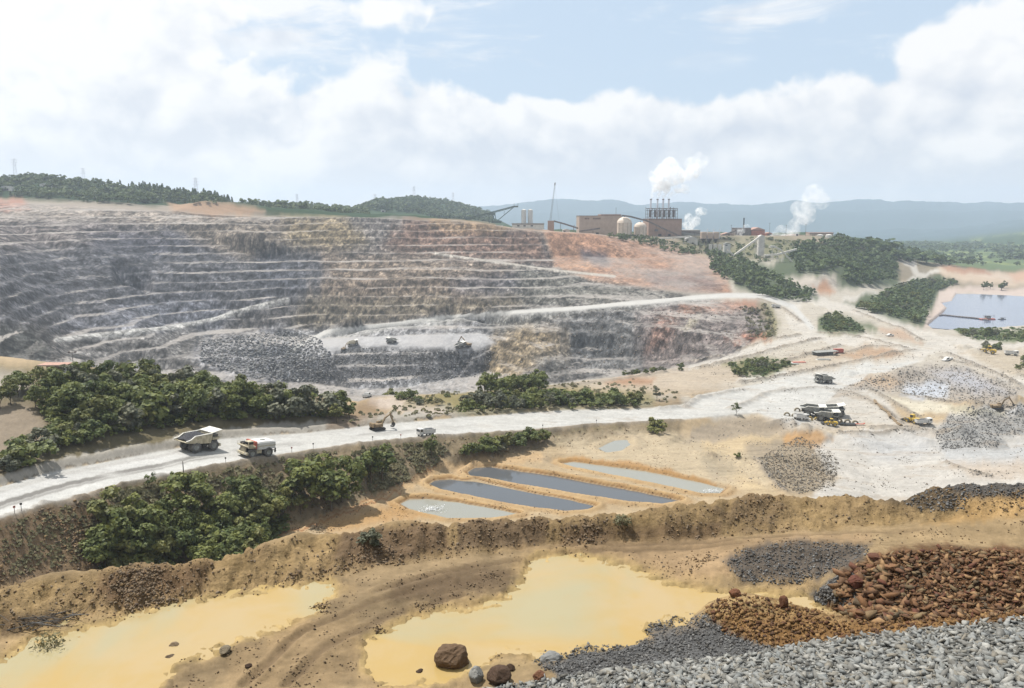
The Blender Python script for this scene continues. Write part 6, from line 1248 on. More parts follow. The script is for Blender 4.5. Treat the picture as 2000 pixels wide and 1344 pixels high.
# light trucks
def light_truck(cab, boxm, kind):
    root = empty('tipper_truck' if kind == 'tip' else 'pickup_truck', (0, 0, 0))
    if kind == 'tip':
        for x in (2.4, -1.3, -2.6):
            for y in (1.0, -1.0): wheel(root, x, y, .52, .4, n=12)
        MB().box(-3.6, 3.2, -.45, .45, .75, 1.05).build('chassis', M_DARK, root)
        c = MB().cbox(1.7, 3.6, -1.2, 1.2, .8, 3.0, .18).build('cab', cab, root); b = MB(); b.box(3.58, 3.63, -1.0, 1.0, 1.9, 2.7); b.box(2.2, 3.3, 1.19, 1.23, 1.9, 2.7); b.box(2.2, 3.3, -1.23, -1.19, 1.9, 2.7); b.build('window', M_GLASS, c)
        b = MB(); b.box(-3.7, 1.4, -1.25, 1.25, 1.05, 1.25); b.box(-3.7, 1.4, 1.15, 1.25, 1.25, 2.6); b.box(-3.7, 1.4, -1.25, -1.15, 1.25, 2.6); b.box(1.3, 1.45, -1.25, 1.25, 1.25, 2.9); b.box(-3.75, -3.6, -1.25, 1.25, 1.25, 2.5); tb = b.build('tipper_box', boxm, root)
        MB().box(-3.5, 1.2, -1.1, 1.1, 2.3, 2.42).build('cargo_cover', M_DARK, tb)
    else:
        for x in (1.6, -1.6):
            for y in (.8, -.8): wheel(root, x, y, .38, .26, n=12)
        MB().cbox(-2.6, 2.6, -.92, .92, .45, 1.05, .1).build('body', cab, root)
        c = MB().prism([(-.6, 1.0), (1.5, 1.0), (1.0, 1.75), (-.5, 1.8)], -.85, .85).build('cab', cab, root); b = MB(); b.prism([(-.4, 1.1), (1.2, 1.1), (.85, 1.65), (-.35, 1.7)], -.88, .88); b.build('window', M_GLASS, c)
        b = MB(); b.box(-2.55, -.75, .8, .9, 1.0, 1.3); b.box(-2.55, -.75, -.9, -.8, 1.0, 1.3); b.box(-2.6, -2.5, -.9, .9, 1.0, 1.3); b.build('bed', boxm, root)
    return root
TP = light_truck(M_WHITE, M_WHITE, 'tip'); place(TP, 831, 851, roadhead + 170, 200, 0, 'white tipper truck with covered load behind the slender tree', 'truck', scale=0.95)
PK = light_truck(M_WHITE, M_WHITE, 'pick'); place(PK, 717, 776, 80, 230, 0, 'white pickup at the top of the pale side ramp', 'pickup', scale=1.3)
for u, v, hd, lb, sc_, src in ((1564, 820, 20, 'white service truck parked beside the row of buried tyres', 1.0, TP), (1804, 829, 4, 'white service truck at the end of the line of pipe bundles', 1.0, TP), (1850, 705, 200, 'dark pickup crossing the road junction', 1.5, PK), (1975, 694, -10, 'flatbed truck among the machines beyond the junction', 1.2, TP), (1515, 601, 190, 'yellowish vehicle on the ramp bend above the pit', 1.2, TP), (1738, 657, 200, 'small white pickup on the road under the cut bank', 1.3, PK)):
    o = dup(src, (0, 0, 0), 0); place(o, u, v, hd, 250, 0, lb, 'truck' if src is TP else 'pickup', scale=sc_)
# wheel loader-like yellow plant
def loader(paint):
    root = empty('wheel_loader', (0, 0, 0))
    for x in (1.5, -1.5):
        for y in (1.1, -1.1): wheel(root, x, y, .8, .6, paint, n=14)
    MB().cbox(-2.8, -.2, -.9, .9, .9, 2.1, .2).build('engine_cover', paint, root); c = MB().cbox(-.6, .7, -.7, .7, 1.4, 3.2, .12).build('cab', paint, root); b = MB(); b.box(.69, .73, -.6, .6, 2.1, 3.0); b.box(-.5, .6, .69, .73, 2.1, 3.0); b.box(-.5, .6, -.73, -.69, 2.1, 3.0); b.build('window', M_GLASS, c)
    MB().box(.2, 2.2, -.6, .6, .8, 1.5).build('front_frame', paint, root)
    for s in (-.6, .6): MB().prism([(1.0, 1.5), (1.3, 1.8), (3.3, .9), (3.2, .5)], s - .12, s + .12).build('lift_arm', paint, root)
    MB().prism([(3.0, .9), (3.3, 1.2), (4.2, .25), (3.1, .1)], -1.4, 1.4).build('bucket', M_DARK, root); return root
WL = loader(M_OCHRE); place(WL, 1622, 831, 175, 280, 0, 'yellow wheel loader in front of the parked dump trucks', 'loader', scale=1.05)
o = dup(WL, (0, 0, 0), 0); place(o, 1782, 826, 120, 280, 0, 'yellow wheel loader beside the service truck by the cream strip', 'loader', scale=1.3)
o = dup(WL, (0, 0, 0), 0); place(o, 1930, 690, 150, 400, 0, 'pale loader standing against bushes beyond the junction', 'loader', scale=1.7)
# drawbar trailer with a red tongue
tr = empty('trailer', (0, 0, 0)); MB().box(-4.0, 2.0, -1.1, 1.1, .55, .75).build('bed', M_DARK, tr); MB().prism([(2.0, .55), (5.0, .55), (5.6, 1.0), (5.5, 1.15), (4.8, .75), (2.0, .75)], -.4, .4).build('gooseneck', M_RED, tr)
for x in (-2.6, -1.6):
    for y in (.9, -.9): wheel(tr, x, y, .42, .3, n=10)
MB().beam((-3.9, 0, .7), (-3.2, 0, 2.6), .25).build('ramp', M_BROWN, tr)
place(tr, 1660, 831, -6, 280, 0, 'low trailer with a red gooseneck lying by the tyres', 'trailer', scale=1.2)
# half-buried tyres fencing the truck park
tb = MB(); rr, ww = 1.55, 1.0
tb.lathe([(rr * .58, -ww / 2), (rr * .88, -ww / 2), (rr, -ww * .34), (rr, ww * .34), (rr * .88, ww / 2), (rr * .58, ww / 2), (rr * .58, -ww / 2)], (0, 0, 0.2), 'y', 18)
M_TYR2 = mat('weathered_tyre', (0.20, 0.17, 0.12), 0.95, var=0.3, scale=1.5); M_TYY = mat('yellow_tyre', (0.30, 0.22, 0.08), 0.9, var=0.3, scale=1.5)
def tyre(u, v, yellow, rz, label, group, s=1.0):
    p = hit(u, v, 280); o = mesh_obj('buried_tyre', tb.v, tb.f, M_TYY if yellow else M_TYR2, None, True); o.location = p; o.rotation_euler = (0, 0, rz); o.scale = (s,) * 3; return tag(o, label, 'tyre', group)
for u, v in ((1537, 812), (1552, 814), (1567, 816)): tyre(u, v, False, -.15, 'weathered grey tyre half buried left of the yellow ones', 'half-buried tyres') if False else tyre(u, v, False, -.15, 'weathered grey tyre half buried between service truck and yard edge', 'grey tyres by the service truck')
for u, v in ((1581, 820), (1596, 821), (1609, 822)): tyre(u, v, True, -.1, 'yellowed tyre half buried in front of the parked trucks', 'yellowed tyres by the trucks')
for u, v in ((1639, 824), (1655, 826), (1670, 828)): tyre(u, v, False, -.1, 'weathered grey tyre half buried behind the red trailer tongue', 'grey tyres by the trailer')
for u, v in ((1557, 803), (1571, 804)): tyre(u, v, False, -.1, 'weathered grey tyre half buried in the back row', 'grey tyres in the back row')
# stone windrow and lengths of pipe beside the truck park
for i, (u, v, L, hd) in enumerate(((1710, 786, 9, 0), (1719, 794, 9, 0), (1728, 802, 9, 0), (1737, 811, 9, 0), (1746, 820, 9, 0), (1754, 828, 7, 0))):
    p = hit(u, v, 280); b = MB()
    for k in range(3): b.tube((-L / 2, .5 * k - .5, .3 + (.25 if k == 1 else 0)), (L / 2, .5 * k - .5, .3 + (.25 if k == 1 else 0)), .28, n=8)
    o = b.build('pipe_bundle', M_BROWN); o.location = p; o.rotation_euler = (0, 0, R(HD(1712, 788, 1752, 827, 280) + (i % 3 - 1) * 8)); tag(o, 'short bundle of brown pipes in the line beside the truck park', 'pipes', 'pipe bundles in a line')
# ------------------------------------------------------------------ buildings, masts and other things of the place
M_CLAD = mat('tan_cladding', (0.36, 0.28, 0.22), 0.8, var=0.10, scale=0.15)
M_CLAD2 = mat('brown_cladding', (0.30, 0.20, 0.15), 0.8, var=0.12, scale=0.15)
M_TRIM = mat('brown_trim', (0.16, 0.11, 0.09), 0.8)
M_CONC = mat('pale_concrete', (0.55, 0.52, 0.47), 0.85, var=0.12, scale=0.2)
M_DOME = mat('cream_tank', (0.55, 0.46, 0.37), 0.6, var=0.10, scale=0.2)
M_STEEL = mat('weathered_steelwork', (0.14, 0.12, 0.11), 0.8, var=0.3, scale=0.4)
M_GREEN = mat('green_grey_steel', (0.10, 0.14, 0.13), 0.7, var=0.2)
M_LILAC = mat('pale_stack_metal', (0.60, 0.60, 0.64), 0.5)
M_ROOF = mat('rusty_roof_sheet', (0.34, 0.20, 0.15), 0.7, var=0.2)
M_RUST = mat('rust_red_cladding', (0.34, 0.13, 0.09), 0.8, var=0.2, scale=0.3)
class AT:
    """frame at a distance Y: photo columns and rows become metres there"""
    def __init__(s, Y): s.Y = Y; s.m = Y / F
    def x(s, u): return (u - 1000.0) / F * s.Y * 1.0
    def z(s, v): r = ray(1000, v); return r[2] / r[1] * s.Y
def building(name, Y, u0, u1, v0, depth, wallm, roofm, label, cat='building', doors=(), windows=(), fascia=True, pitch=0.0):
    a = AT(Y); x0, x1 = a.x(u0), a.x(u1); zt = a.z(v0); zb = min(ground((x0 + x1) / 2, Y), ground(x0, Y), ground(x1, Y)) - 1.5; W, H = x1 - x0, zt - zb
    root = empty(name, (x0, Y, zb), 0, label, cat)
    MB().box(0, W, 0, depth, 0, H).build('wall', wallm, root)
    b = MB()
    if pitch: b.prism([(-.6, H), (W + .6, H), (W / 2, H + pitch)], -.8, depth + .8)
    else: b.box(-.5, W + .5, -.5, depth + .5, H, H + .7)
    b.build('roof', roofm, root)
    if fascia: MB().box(.1, W - .1, -.25, -.02, H - 1.6, H - .8).build('fascia', M_TRIM, root)
    b = MB(); n = max(4, int(W / 5))
    for i in range(n + 1): x = W * i / n; b.box(max(0, x - .15), min(W, x + .15), -.18, 0, 0, H - 1.7)
    b.build('wall_rib', wallm, root)
    for (du, w_, h_) in doors: MB().box(a.x(du) - x0, a.x(du) - x0 + w_, -.22, -.02, 1.5, 1.5 + h_).build('door', M_DARK, root)
    for (du, dv, w_, h_) in windows: MB().box(a.x(du) - x0, a.x(du) - x0 + w_, -.24, -.02, a.z(dv) - zb - h_, a.z(dv) - zb).build('window', M_GLASS, root)
    return root
sh = building('processing_shed', 1275, 1130, 1212, 422, 60, M_CLAD, M_TRIM, 'long flat-roofed tan shed behind the domed tanks', doors=((1162, 5, 6), (1136, 4, 5)), fascia=False)
a = AT(1275); b = MB(); x0 = a.x(1130)
for u_, w_ in ((1140, 4), (1145.5, 3), (1156, 3), (1160, 5), (1166, 4)): b.box(a.x(u_) - x0, a.x(u_) - x0 + w_, -.3, -.2, a.z(428.5) - sh.location.z, a.z(425.5) - sh.location.z)
b.build('lettering', M_TRIM, sh); MB().box(a.x(1172) - x0, a.x(1212) - x0, 8, 50, a.z(422) - sh.location.z + .7, a.z(418.5) - sh.location.z).build('raised_roof', M_CLAD2, sh)
MB().tube((a.x(1202) - x0, 10, a.z(419) - sh.location.z), (a.x(1202) - x0, 10, a.z(405) - sh.location.z), .25).build('mast', M_STEEL, sh)
au = building('autoclave_building', 1262, 1264, 1328, 428, 55, M_CLAD2, M_TRIM, 'brown block with steelwork and four steaming stacks on its roof', doors=((1283, 5, 5), (1302, 4, 5)), windows=((1276, 448, 5, 3),))
a = AT(1262); x0 = a.x(1264); zb = au.location.z; H = a.z(428) - zb
b = MB()
us = np.linspace(1265, 1320, 9)
for y in (4, 20, 36):
    for u_ in us: b.beam((a.x(u_) - x0, y, H), (a.x(u_) - x0, y, a.z(404 + (hash((int(u_), y)) % 5)) - zb), .55)
    for v_ in (424, 418, 411, 407): b.beam((a.x(1265) - x0, y, a.z(v_) - zb), (a.x(1320) - x0, y, a.z(v_) - zb), .6)
for u_ in us:
    for v_ in (418, 408): b.beam((a.x(u_) - x0, 4, a.z(v_) - zb), (a.x(u_) - x0, 36, a.z(v_) - zb), .5)
for i in range(8): b.beam((a.x(us[i]) - x0, 4, a.z(418) - zb), (a.x(us[i + 1]) - x0, 4, a.z(408) - zb), .45)
b.build('roof_steelwork', M_STEEL, au)
for i in range(6): MB().tube((a.x(1269 + 9 * i) - x0, 10, a.z(424) - zb), (a.x(1269 + 9 * i) - x0, 10, a.z(410) - zb), 2.0, n=10).build('vessel', M_STEEL, au)
STACKS = []
for u_ in (1270, 1283, 1294, 1305):
    s_ = MB().tube((a.x(u_) - x0, 14, H), (a.x(u_) - x0, 14, a.z(389) - zb), 1.5, 1.3, 12).build('stack', M_LILAC, au); MB().tube((a.x(u_) - x0, 14, a.z(390) - zb), (a.x(u_) - x0, 14, a.z(388.2) - zb), 1.7, n=12).build('stack_rim', M_STEEL, s_); STACKS.append((a.x(u_), 1276.0, a.z(388)))
def dome_tank(Y, u0, u1, vt, label):
    a = AT(Y); r = (a.x(u1) - a.x(u0)) / 2; cx = (a.x(u0) + a.x(u1)) / 2; zb = ground(cx, Y) - 2; H = a.z(vt) - zb
    root = empty('domed_tank', (cx, Y, zb), 0, label, 'tank', 'domed tanks'); hs = H - r * .75
    MB().lathe([(r, 0), (r, hs)], n=28).build('shell', M_DOME, root, True)
    MB().lathe([(r * 1.02, hs - .4)] + [(r * math.cos(t), hs + r * .75 * math.sin(t)) for t in np.linspace(0, math.pi / 2 - .02, 9)], n=28).build('dome', M_DOME, root, True)
    b = MB(); [b.tube((r * 1.02 * math.cos(t), r * 1.02 * math.sin(t), 0), (r * 1.02 * math.cos(t), r * 1.02 * math.sin(t), hs), .35, n=6) for t in np.linspace(math.pi, 2 * math.pi, 6)]; b.build('buttress', M_CLAD, root)
    MB().tube((0, 0, H - .3), (0, 0, H + 1.2), .8, n=10).build('vent', M_STEEL, root)
    return root
dome_tank(1235, 1203, 1231, 424, 'larger cream tank with a domed top in front of the tan shed')
dome_tank(1240, 1236, 1260, 434, 'smaller cream domed tank next to the larger one')
def conveyor(Y, pts, w_, m, label, legs=True, name='conveyor', hgt=2.4, dy=0.0):
    a = AT(Y); P = [Vector((a.x(u), Y + dy * i, a.z(v))) for i, (u, v) in enumerate(pts)]; o = P[0].copy(); o.z = ground(o.x, o.y); root = empty(name, o, 0, label, 'conveyor')
    for p, q in zip(P[:-1], P[1:]):
        d = (q - p); L = Vector((d.x, d.y)).length or 1; nx = Vector((-d.y, d.x, 0)) / max(L, .01) * w_ / 2; V = []
        for e in (p, q):
            for s1, s2 in ((-1, 0), (1, 0), (1, 1), (-1, 1)): V.append(e + nx * s1 + Vector((0, 0, hgt * (s2 - .5))) - o)
        mesh_obj('gallery', V, [(3, 2, 1, 0), (4, 5, 6, 7), (0, 1, 5, 4), (1, 2, 6, 5), (2, 3, 7, 6), (3, 0, 4, 7)], m, root)
    if legs:
        for p, q in zip(P[:-1], P[1:]):
            n = max(1, int((q - p).length / 16))
            for i in range(1, n + 1):
                e = p.lerp(q, i / (n + .5)); g = ground(e.x, e.y)
                if e.z - g > 2.5:
                    b = MB()
                    for s in (-1, 1): b.beam(Vector((e.x + s * 1.6, e.y, g - .5)) - o, Vector((e.x, e.y, e.z)) - o, .35)
                    b.beam(Vector((e.x - .9, e.y, (g + e.z) / 2)) - o, Vector((e.x + .9, e.y, (g + e.z) / 2)) - o, .3); b.build('trestle', m, root)
    return root
conveyor(1228, [(1212, 421), (1228, 423), (1262, 432)], 3, M_STEEL, 'dark covered conveyor descending past the domed tanks', False)
conveyor(1250, [(1258, 430), (1330, 464)], 3, M_STEEL, 'long inclined conveyor across the front of the brown block')
conveyor(1215, [(1130, 452), (1170, 446)], 3, M_STEEL, 'low conveyor along the foot of the tan shed')
conveyor(1215, [(1245, 473), (1290, 466), (1345, 462)], 3.5, M_CONC, 'pale horizontal conveyor below the brown block')
building('substation', 1290, 1330, 1364, 450, 25, M_GREY, M_CONC, 'low grey building with pale roof right of the brown block')
# lime kilns
Y = 1180; a = AT(Y); cx = a.x(1365); zb = ground(a.x(1385), Y) - 1; root = empty('kiln_block', (cx, Y, zb), 0, 'row of three tan kilns raised on legs over white bins', 'kiln')
for i in range(3):
    k_ = MB().cbox(a.x(1367 + 12 * i) - cx, a.x(1377 + 12 * i) - cx, 0, 10, a.z(466) - zb, a.z(453 + i % 2) - zb, .8).build('kiln', M_CLAD, root); MB().lathe([(3.6, a.z(466) - zb), (1.0, a.z(475) - zb)], (a.x(1372 + 12 * i) - cx, 5, 0), n=10).build('hopper', M_DARK, k_)
    MB().tube((a.x(1379 + 12 * i) - cx, 3, a.z(466) - zb), (a.x(1379 + 12 * i) - cx, 3, a.z(447) - zb), .5).build('flue', M_LILAC, root)
for i in range(4):
    for y in (.5, 9.5): MB().beam((a.x(1366.5 + 11.5 * i) - cx, y, 0), (a.x(1366.5 + 11.5 * i) - cx, y, a.z(466) - zb), .7).build('leg', M_STEEL, root)
for i in range(3): MB().tube((a.x(1384 + 9 * i) - cx, -3, 0), (a.x(1384 + 9 * i) - cx, -3, a.z(477) - zb), 2.6, n=12).build('bin', M_CONC, root)
MB().box(a.x(1365) - cx, a.x(1402) - cx, -.5, 10.5, a.z(467) - zb, a.z(466) - zb).build('platform', M_STEEL, root)
# crusher tower with its inclined conveyor
Y = 1130; a = AT(Y); x0 = a.x(1478); zb = ground(a.x(1484), Y) - 1; H = a.z(459) - zb; W = a.x(1490) - x0
root = empty('crusher_tower', (x0, Y, zb), 0, 'tall pale lattice-clad crusher tower below the plant', 'tower')
MB().box(.6, W - .6, .6, 8.4, 4, H - 2).build('tower_wall', M_CONC, root); MB().prism([(-.3, H - 2), (W + .3, H - 2), (W / 2, H)], -.3, 9.3).build('roof', M_CONC, root)
b = MB()
for x in (0, W):
    for y in (0, 9): b.beam((x, y, 0), (x, y, H - 2), .4)
for i in range(8):
    z = (H - 2) * i / 8; z2 = (H - 2) * (i + 1) / 8; b.beam((0, 0, z), (W, 0, z2), .25); b.beam((0, 0, z2), (W, 0, z2), .3); b.beam((0, 0, z), (0, 9, z2), .25)
b.build('frame', M_CONC, root)
conveyor(1128, [(1430, 500), (1482, 461)], 3.2, M_CONC, 'pale inclined conveyor climbing to the crusher tower', hgt=3)
conveyor(1120, [(1418, 488), (1431, 499)], 2.5, M_CONC, 'short pale chute feeding the bottom of the inclined conveyor')
conveyor(1080, [(1500, 482), (1508, 481), (1520, 487), (1530, 496), (1556, 523)], 2.6, M_CONC, 'arched pale conveyor bending down the wooded slope', hgt=2.2)
conveyor(1110, [(1490, 499), (1515, 497), (1552, 487)], 3, M_CONC, 'low pale conveyor crossing under the arched one', hgt=2.4)
building('mill_building', 1330, 1433, 1462, 446, 25, M_STEEL, M_STEEL, 'dark brown mill block with a black chimney')
a = AT(1328); cx = a.x(1447); o = MB().tube((0, 0, 0), (0, 0, 34), 1.1, n=10).build('chimney', M_DARK); o.location = (cx, 1326, a.z(466)); tag(o, 'black chimney standing before the mill block', 'chimney')
building('red_shed', 1332, 1463, 1489, 449, 28, M_RUST, M_ROOF, 'rust red shed with pitched roof next to the mill block', pitch=4)
building('pump_house', 1335, 1505, 1520, 460, 12, M_GREY, M_STEEL, 'small grey pump house near the ground steam')
building('depot', 1345, 1576, 1622, 455, 18, M_CLAD, M_ROOF, 'tan depot at the end of the plateau', windows=((1580, 459, 6, 3),))
for u0, u1, lb in ((1588, 1600, 'squat white tank before the depot'), (1605, 1617, 'white tank at the outer end of the depot')):
    a = AT(1330); r = (a.x(u1) - a.x(u0)) / 2; cx = (a.x(u0) + a.x(u1)) / 2; zb = ground(cx, 1330) - 1; H = a.z(459) - zb; root = empty('storage_tank', (cx, 1325, zb), 0, lb, 'tank')
    MB().lathe([(r, 0), (r, H)], n=18).build('shell', M_WHITE, root, True); MB().lathe([(r, H), (r * .5, H + 1), (.01, H + 1.4)], n=18).build('roof', M_CONC, root)
for u_, lb in ((1023, 'white silo of the twin pair next to the stacker'), (1035.5, 'white silo of the twin pair next to the crane')):
    a = AT(1360); cx = a.x(u_); zb = ground(cx, 1360) - 4; H = a.z(410) - zb; root = empty('silo', (cx, 1360, zb), 0, lb, 'silo', 'twin silos'); r = 4.0
    MB().lathe([(r, 0), (r, H)], n=20).build('shell', M_WHITE, root, True); MB().lathe([(r, H), (0.01, H + 1.2)], n=20).build('roof', M_CONC, root); MB().beam((-r - .3, -1, 0), (-r - .3, -1, H), .4).build('ladder', M_STEEL, root)
building('office', 1340, 1000, 1062, 437, 14, M_CONC, M_STEEL, 'long low pale building under the twin silos', windows=((1010, 440, 4, 2), (1022, 440, 4, 2), (1036, 440, 4, 2)))
for u_, v_, lb in ((975, 444, 'white container near the stacker foot'), (1050, 449, 'white container on the rim edge by the crane'), (1064, 446, 'pale container between rim and crane')):
    p = hit(u_, v_, 1000); o = empty('container', (p.x, p.y + 4, p.z - .3), .1, lb, 'container'); MB().box(-5, 5, -1.3, 1.3, 0, 3).build('body', M_WHITE, o); b = MB(); [b.box(-4.8 + 1.2 * i, -4.5 + 1.2 * i, -1.38, -1.3, .2, 2.8) for i in range(8)]; b.build('rib', M_CONC, o)
for nm, Y_, u0, u1, v0, dp, wm, rm, lb, pt in (('workshop', 1225, 1336, 1360, 466, 14, M_CONC, M_WHITE, 'white roofed workshop under the low grey building', 3), ('store', 1300, 1406, 1430, 458, 16, M_CLAD, M_ROOF, 'tan store with rusty roof behind the kilns', 3), ('cabin', 1190, 1412, 1424, 476, 8, M_WHITE, M_GREY, 'small white cabin right of the kilns', 1.5),
        ('workshop', 1350, 1526, 1574, 461, 18, M_GREY, M_ROOF, 'long low workshop behind the ground steam', 3), ('store', 1340, 1492, 1504, 456, 14, M_RUST, M_ROOF, 'narrow rust red store next to the red shed', 2), ('cabin', 1300, 1544, 1556, 468, 8, M_CONC, M_RED, 'little red roofed cabin on the plateau edge', 2), ('store', 1330, 1626, 1650, 462, 12, M_CLAD, M_GREY, 'last tan store at the wooded plateau end', 2), ('cabin', 1260, 1098, 1112, 449, 9, M_CONC, M_WHITE, 'white roofed cabin beside the sloping crane conveyor', 1.5)):
    building(nm, Y_, u0, u1, v0, dp, wm, rm, lb, doors=(((u0 + u1) / 2, 3, 3),), windows=((u0 + 2, v0 + 2, 3, 1.5),), fascia=False, pitch=pt)
conveyor(1262, [(1329, 452), (1366, 456)], 3, M_STEEL, 'dark pipe bridge from the brown block to the kilns')
conveyor(1300, [(1402, 462), (1434, 450)], 3, M_STEEL, 'short conveyor rising from the kilns to the mill block')
for i, (u_, v_) in enumerate(((1120, 452), (1424, 452), (1498, 448), (1530, 452), (1568, 450))):
    a = AT(1310); cx = a.x(u_); g = ground(cx, 1310); o = empty('lamp_mast', (cx, 1310, g - .5), 0, 'thin lamp mast rising among the plant buildings', 'mast', 'lamp masts in the plant'); MB().tube((0, 0, 0), (0, 0, a.z(v_) - g + 10), .3, .2, 6).build('shaft', M_STEEL, o); MB().box(-1, 1, -.3, .3, a.z(v_) - g + 10, a.z(v_) - g + 10.6).build('lamp_head', M_STEEL, o)
# crane with a lattice mast
Y = 1240; a = AT(Y); cx = a.x(1075); zb = ground(cx, Y) - 1; root = empty('crane', (cx, Y, zb), 0, 'tall lattice crane leaning over the pit rim', 'crane')
p0 = Vector((a.x(1074) - cx, 0, a.z(431) - zb)); p1 = Vector((a.x(1082) - cx, 0, a.z(362) - zb)); b = MB()
MB().box(a.x(1069) - cx, a.x(1081) - cx, -4, 4, 0, a.z(431) - zb).build('crane_house', M_CLAD2, root)
for dx, dy in ((-1, -1), (1, -1), (1, 1), (-1, 1)): b.beam(p0 + Vector((dx, dy, 0)), p1 + Vector((dx * .5, dy * .5, 0)), .28)
for i in range(16):
    q0, q1 = p0.lerp(p1, i / 16), p0.lerp(p1, (i + 1) / 16); s0 = 1 - .5 * i / 16; b.beam(q0 + Vector((-s0, -s0, 0)), q1 + Vector((s0, -s0, 0)), .16); b.beam(q0 + Vector((s0, -s0, 0)), q1 + Vector((s0, s0, 0)), .16)
b.build('mast', M_STEEL, root); MB().tube(p1, p1 + Vector((.6, 0, 4)), .9, n=8).build('mast_head', M_STEEL, root); MB().tube(p1, p0 + Vector((14, 0, -4)), .09, n=4).build('stay_cable', M_STEEL, root)
conveyor(1238, [(1081, 432), (1100, 437), (1128, 446)], 3, M_STEEL, 'dark conveyor sloping down from the crane base')
# stacker conveyor
Y = 1170; a = AT(Y); cx = a.x(960); zb = ground(cx, Y) - 1; root = empty('stacker', (cx, Y, zb), 0, 'green-grey stacker conveyor with a long raised boom on the rim', 'stacker')
P = lambda u, v, y=0: Vector((a.x(u) - cx, y, a.z(v) - zb))
b = MB(); b.beam(P(910, 428), P(1004, 403), 1.5); b.beam(P(910, 430.5), P(1004, 405), .9)
for i in range(16): b.beam(P(910 + 94 * i / 16, 430.5 - 25.5 * i / 16), P(910 + 94 * (i + .5) / 16, 428 - 25 * (i + .5) / 16), .5)
b.build('boom', M_GREEN, root); b = MB(); b.box(a.x(1003) - cx, a.x(1012) - cx, -2, 2, a.z(405) - zb, a.z(402) - zb); [b.beam(P(u_, 403), P(u_, 397), .5) for u_ in (1004, 1011.5)]; b.build('boom_head', M_GREEN, root)
b = MB(); b.beam(P(972, 431), P(1003, 405), 1.0); b.beam(P(985, 412), P(985, 421), .5); b.build('strut', M_GREEN, root)
b = MB(); [b.beam(P(u_, 416), P(u_ + d_, 436), 1.0) for u_, d_ in ((956, 0), (967, 3), (961, 8), (967, -6))]; b.box(a.x(955) - cx, a.x(968) - cx, -3, 3, a.z(420) - zb, a.z(415) - zb); b.build('tower', M_GREEN, root)
MB().box(a.x(962) - cx, a.x(980) - cx, -4, 4, a.z(436) - zb, a.z(431) - zb).build('carriage', M_GREEN, root)
# pylons
def pylon(u, vt, vb, Y, label, group=None):
    a = AT(Y); cx = a.x(u); zb = min(a.z(vb), ground(cx, Y) + 6) - 6; H = a.z(vt) - zb; w_ = H * .09; root = empty('pylon', (cx, Y, zb), .5, label, 'pylon', 'power pylons'); t = .0045 * H + .12
    b = MB()
    for dx, dy in ((-1, -1), (1, -1), (1, 1), (-1, 1)): b.beam((dx * w_, dy * w_, 0), (dx * w_ * .25, dy * w_ * .25, H), t)
    for i in range(7):
        s0, s1 = 1 - .75 * i / 7, 1 - .75 * (i + 1) / 7
        for d in (-1, 1): b.beam((-w_ * s0, d * w_ * s0, H * i / 7), (w_ * s1, d * w_ * s1, H * (i + 1) / 7), t * .7); b.beam((d * w_ * s0, -w_ * s0, H * i / 7), (d * w_ * s1, w_ * s1, H * (i + 1) / 7), t * .7)
    b.build('lattice', M_LILAC, root); b = MB()
    for z in (.70, .82, .94): b.beam((-H * .13, 0, H * z), (H * .13, 0, H * z), t); b.beam((-H * .13, 0, H * z), (0, 0, H * (z + .05)), t * .7); b.beam((H * .13, 0, H * z), (0, 0, H * (z + .05)), t * .7)
    b.build('crossarm', M_LILAC, root)
for u, vt, vb, Y, lb in ((50, 310, 338, 1380, 'lattice pylon on the highest hump of the wooded hill'), (180, 328, 358, 1385, 'lattice pylon halfway down the wooded hill ridge'), (394, 347, 386, 1390, 'slim pylon among the ridge conifers'), (587, 379, 402, 1950, 'faint pylon behind the low wooded ridge'), (737, 379, 410, 2300, 'faint pylon at the foot of the round hill'), (812, 364, 390, 2500, 'faint pylon on top of the round hill'), (887, 376, 393, 2600, 'faintest pylon on the far shoulder of the round hill')): pylon(u, vt, vb, Y, lb)
# houses on the hill, roofs at the rim
for u, v, w_, lb in ((10, 372, 20, 'white walled house with pale roof on the wooded hill'), (92, 366, 22, 'long white roof showing among the hill trees'), (656, 414, 18, 'low pale roofed shed on the far rim'), (715, 413, 12, 'dark little shed near the foot of the round hill'), (748, 414, 10, 'small grey shed on the rim below the round hill')):
    p = hit(u, v, 1090) or Vector(at_dist(u, v, 1200)); o = empty('house', (p.x, p.y, p.z - 1), .1, lb, 'house'); MB().box(-w_ / 2, w_ / 2, 0, 8, 0, 6).build('wall', M_CONC, o); MB().prism([(-w_ / 2 - .6, 6), (w_ / 2 + .6, 6), (0, 8)], -.6, 8.6).build('roof', M_WHITE if u < 700 else M_GREY, o); MB().box(-w_ / 4, w_ / 4, -.1, -.01, 1, 4).build('window', M_GLASS, o)
# flat-roofed hut by the thicket
p = hit(110, 730, 200); hut = empty('hut', (p.x, p.y, p.z), .05, 'open hut with flat brown roof and white end wall above the thicket', 'hut')
MB().prism([(-4.6, 3.1), (4.6, 3.1), (4.6, 3.35), (-4.6, 3.35)], -2.6, 2.6).build('roof', M_ROOF, hut); MB().box(-4.7, 4.7, -2.75, -2.6, 3.0, 3.4).build('fascia', M_CLAD, hut); MB().box(3.4, 4.4, -2.4, 2.4, -.5, 3.1).build('end_wall', M_WHITE, hut); MB().box(-4.2, 3.4, 2.2, 2.4, -.5, 3.1).build('back_wall', M_CLAD, hut)
for x in (-4.2, -1.5, 1.2): MB().box(x - .12, x + .12, -2.4, -2.16, -.5, 3.1).build('post', M_BROWN, hut)
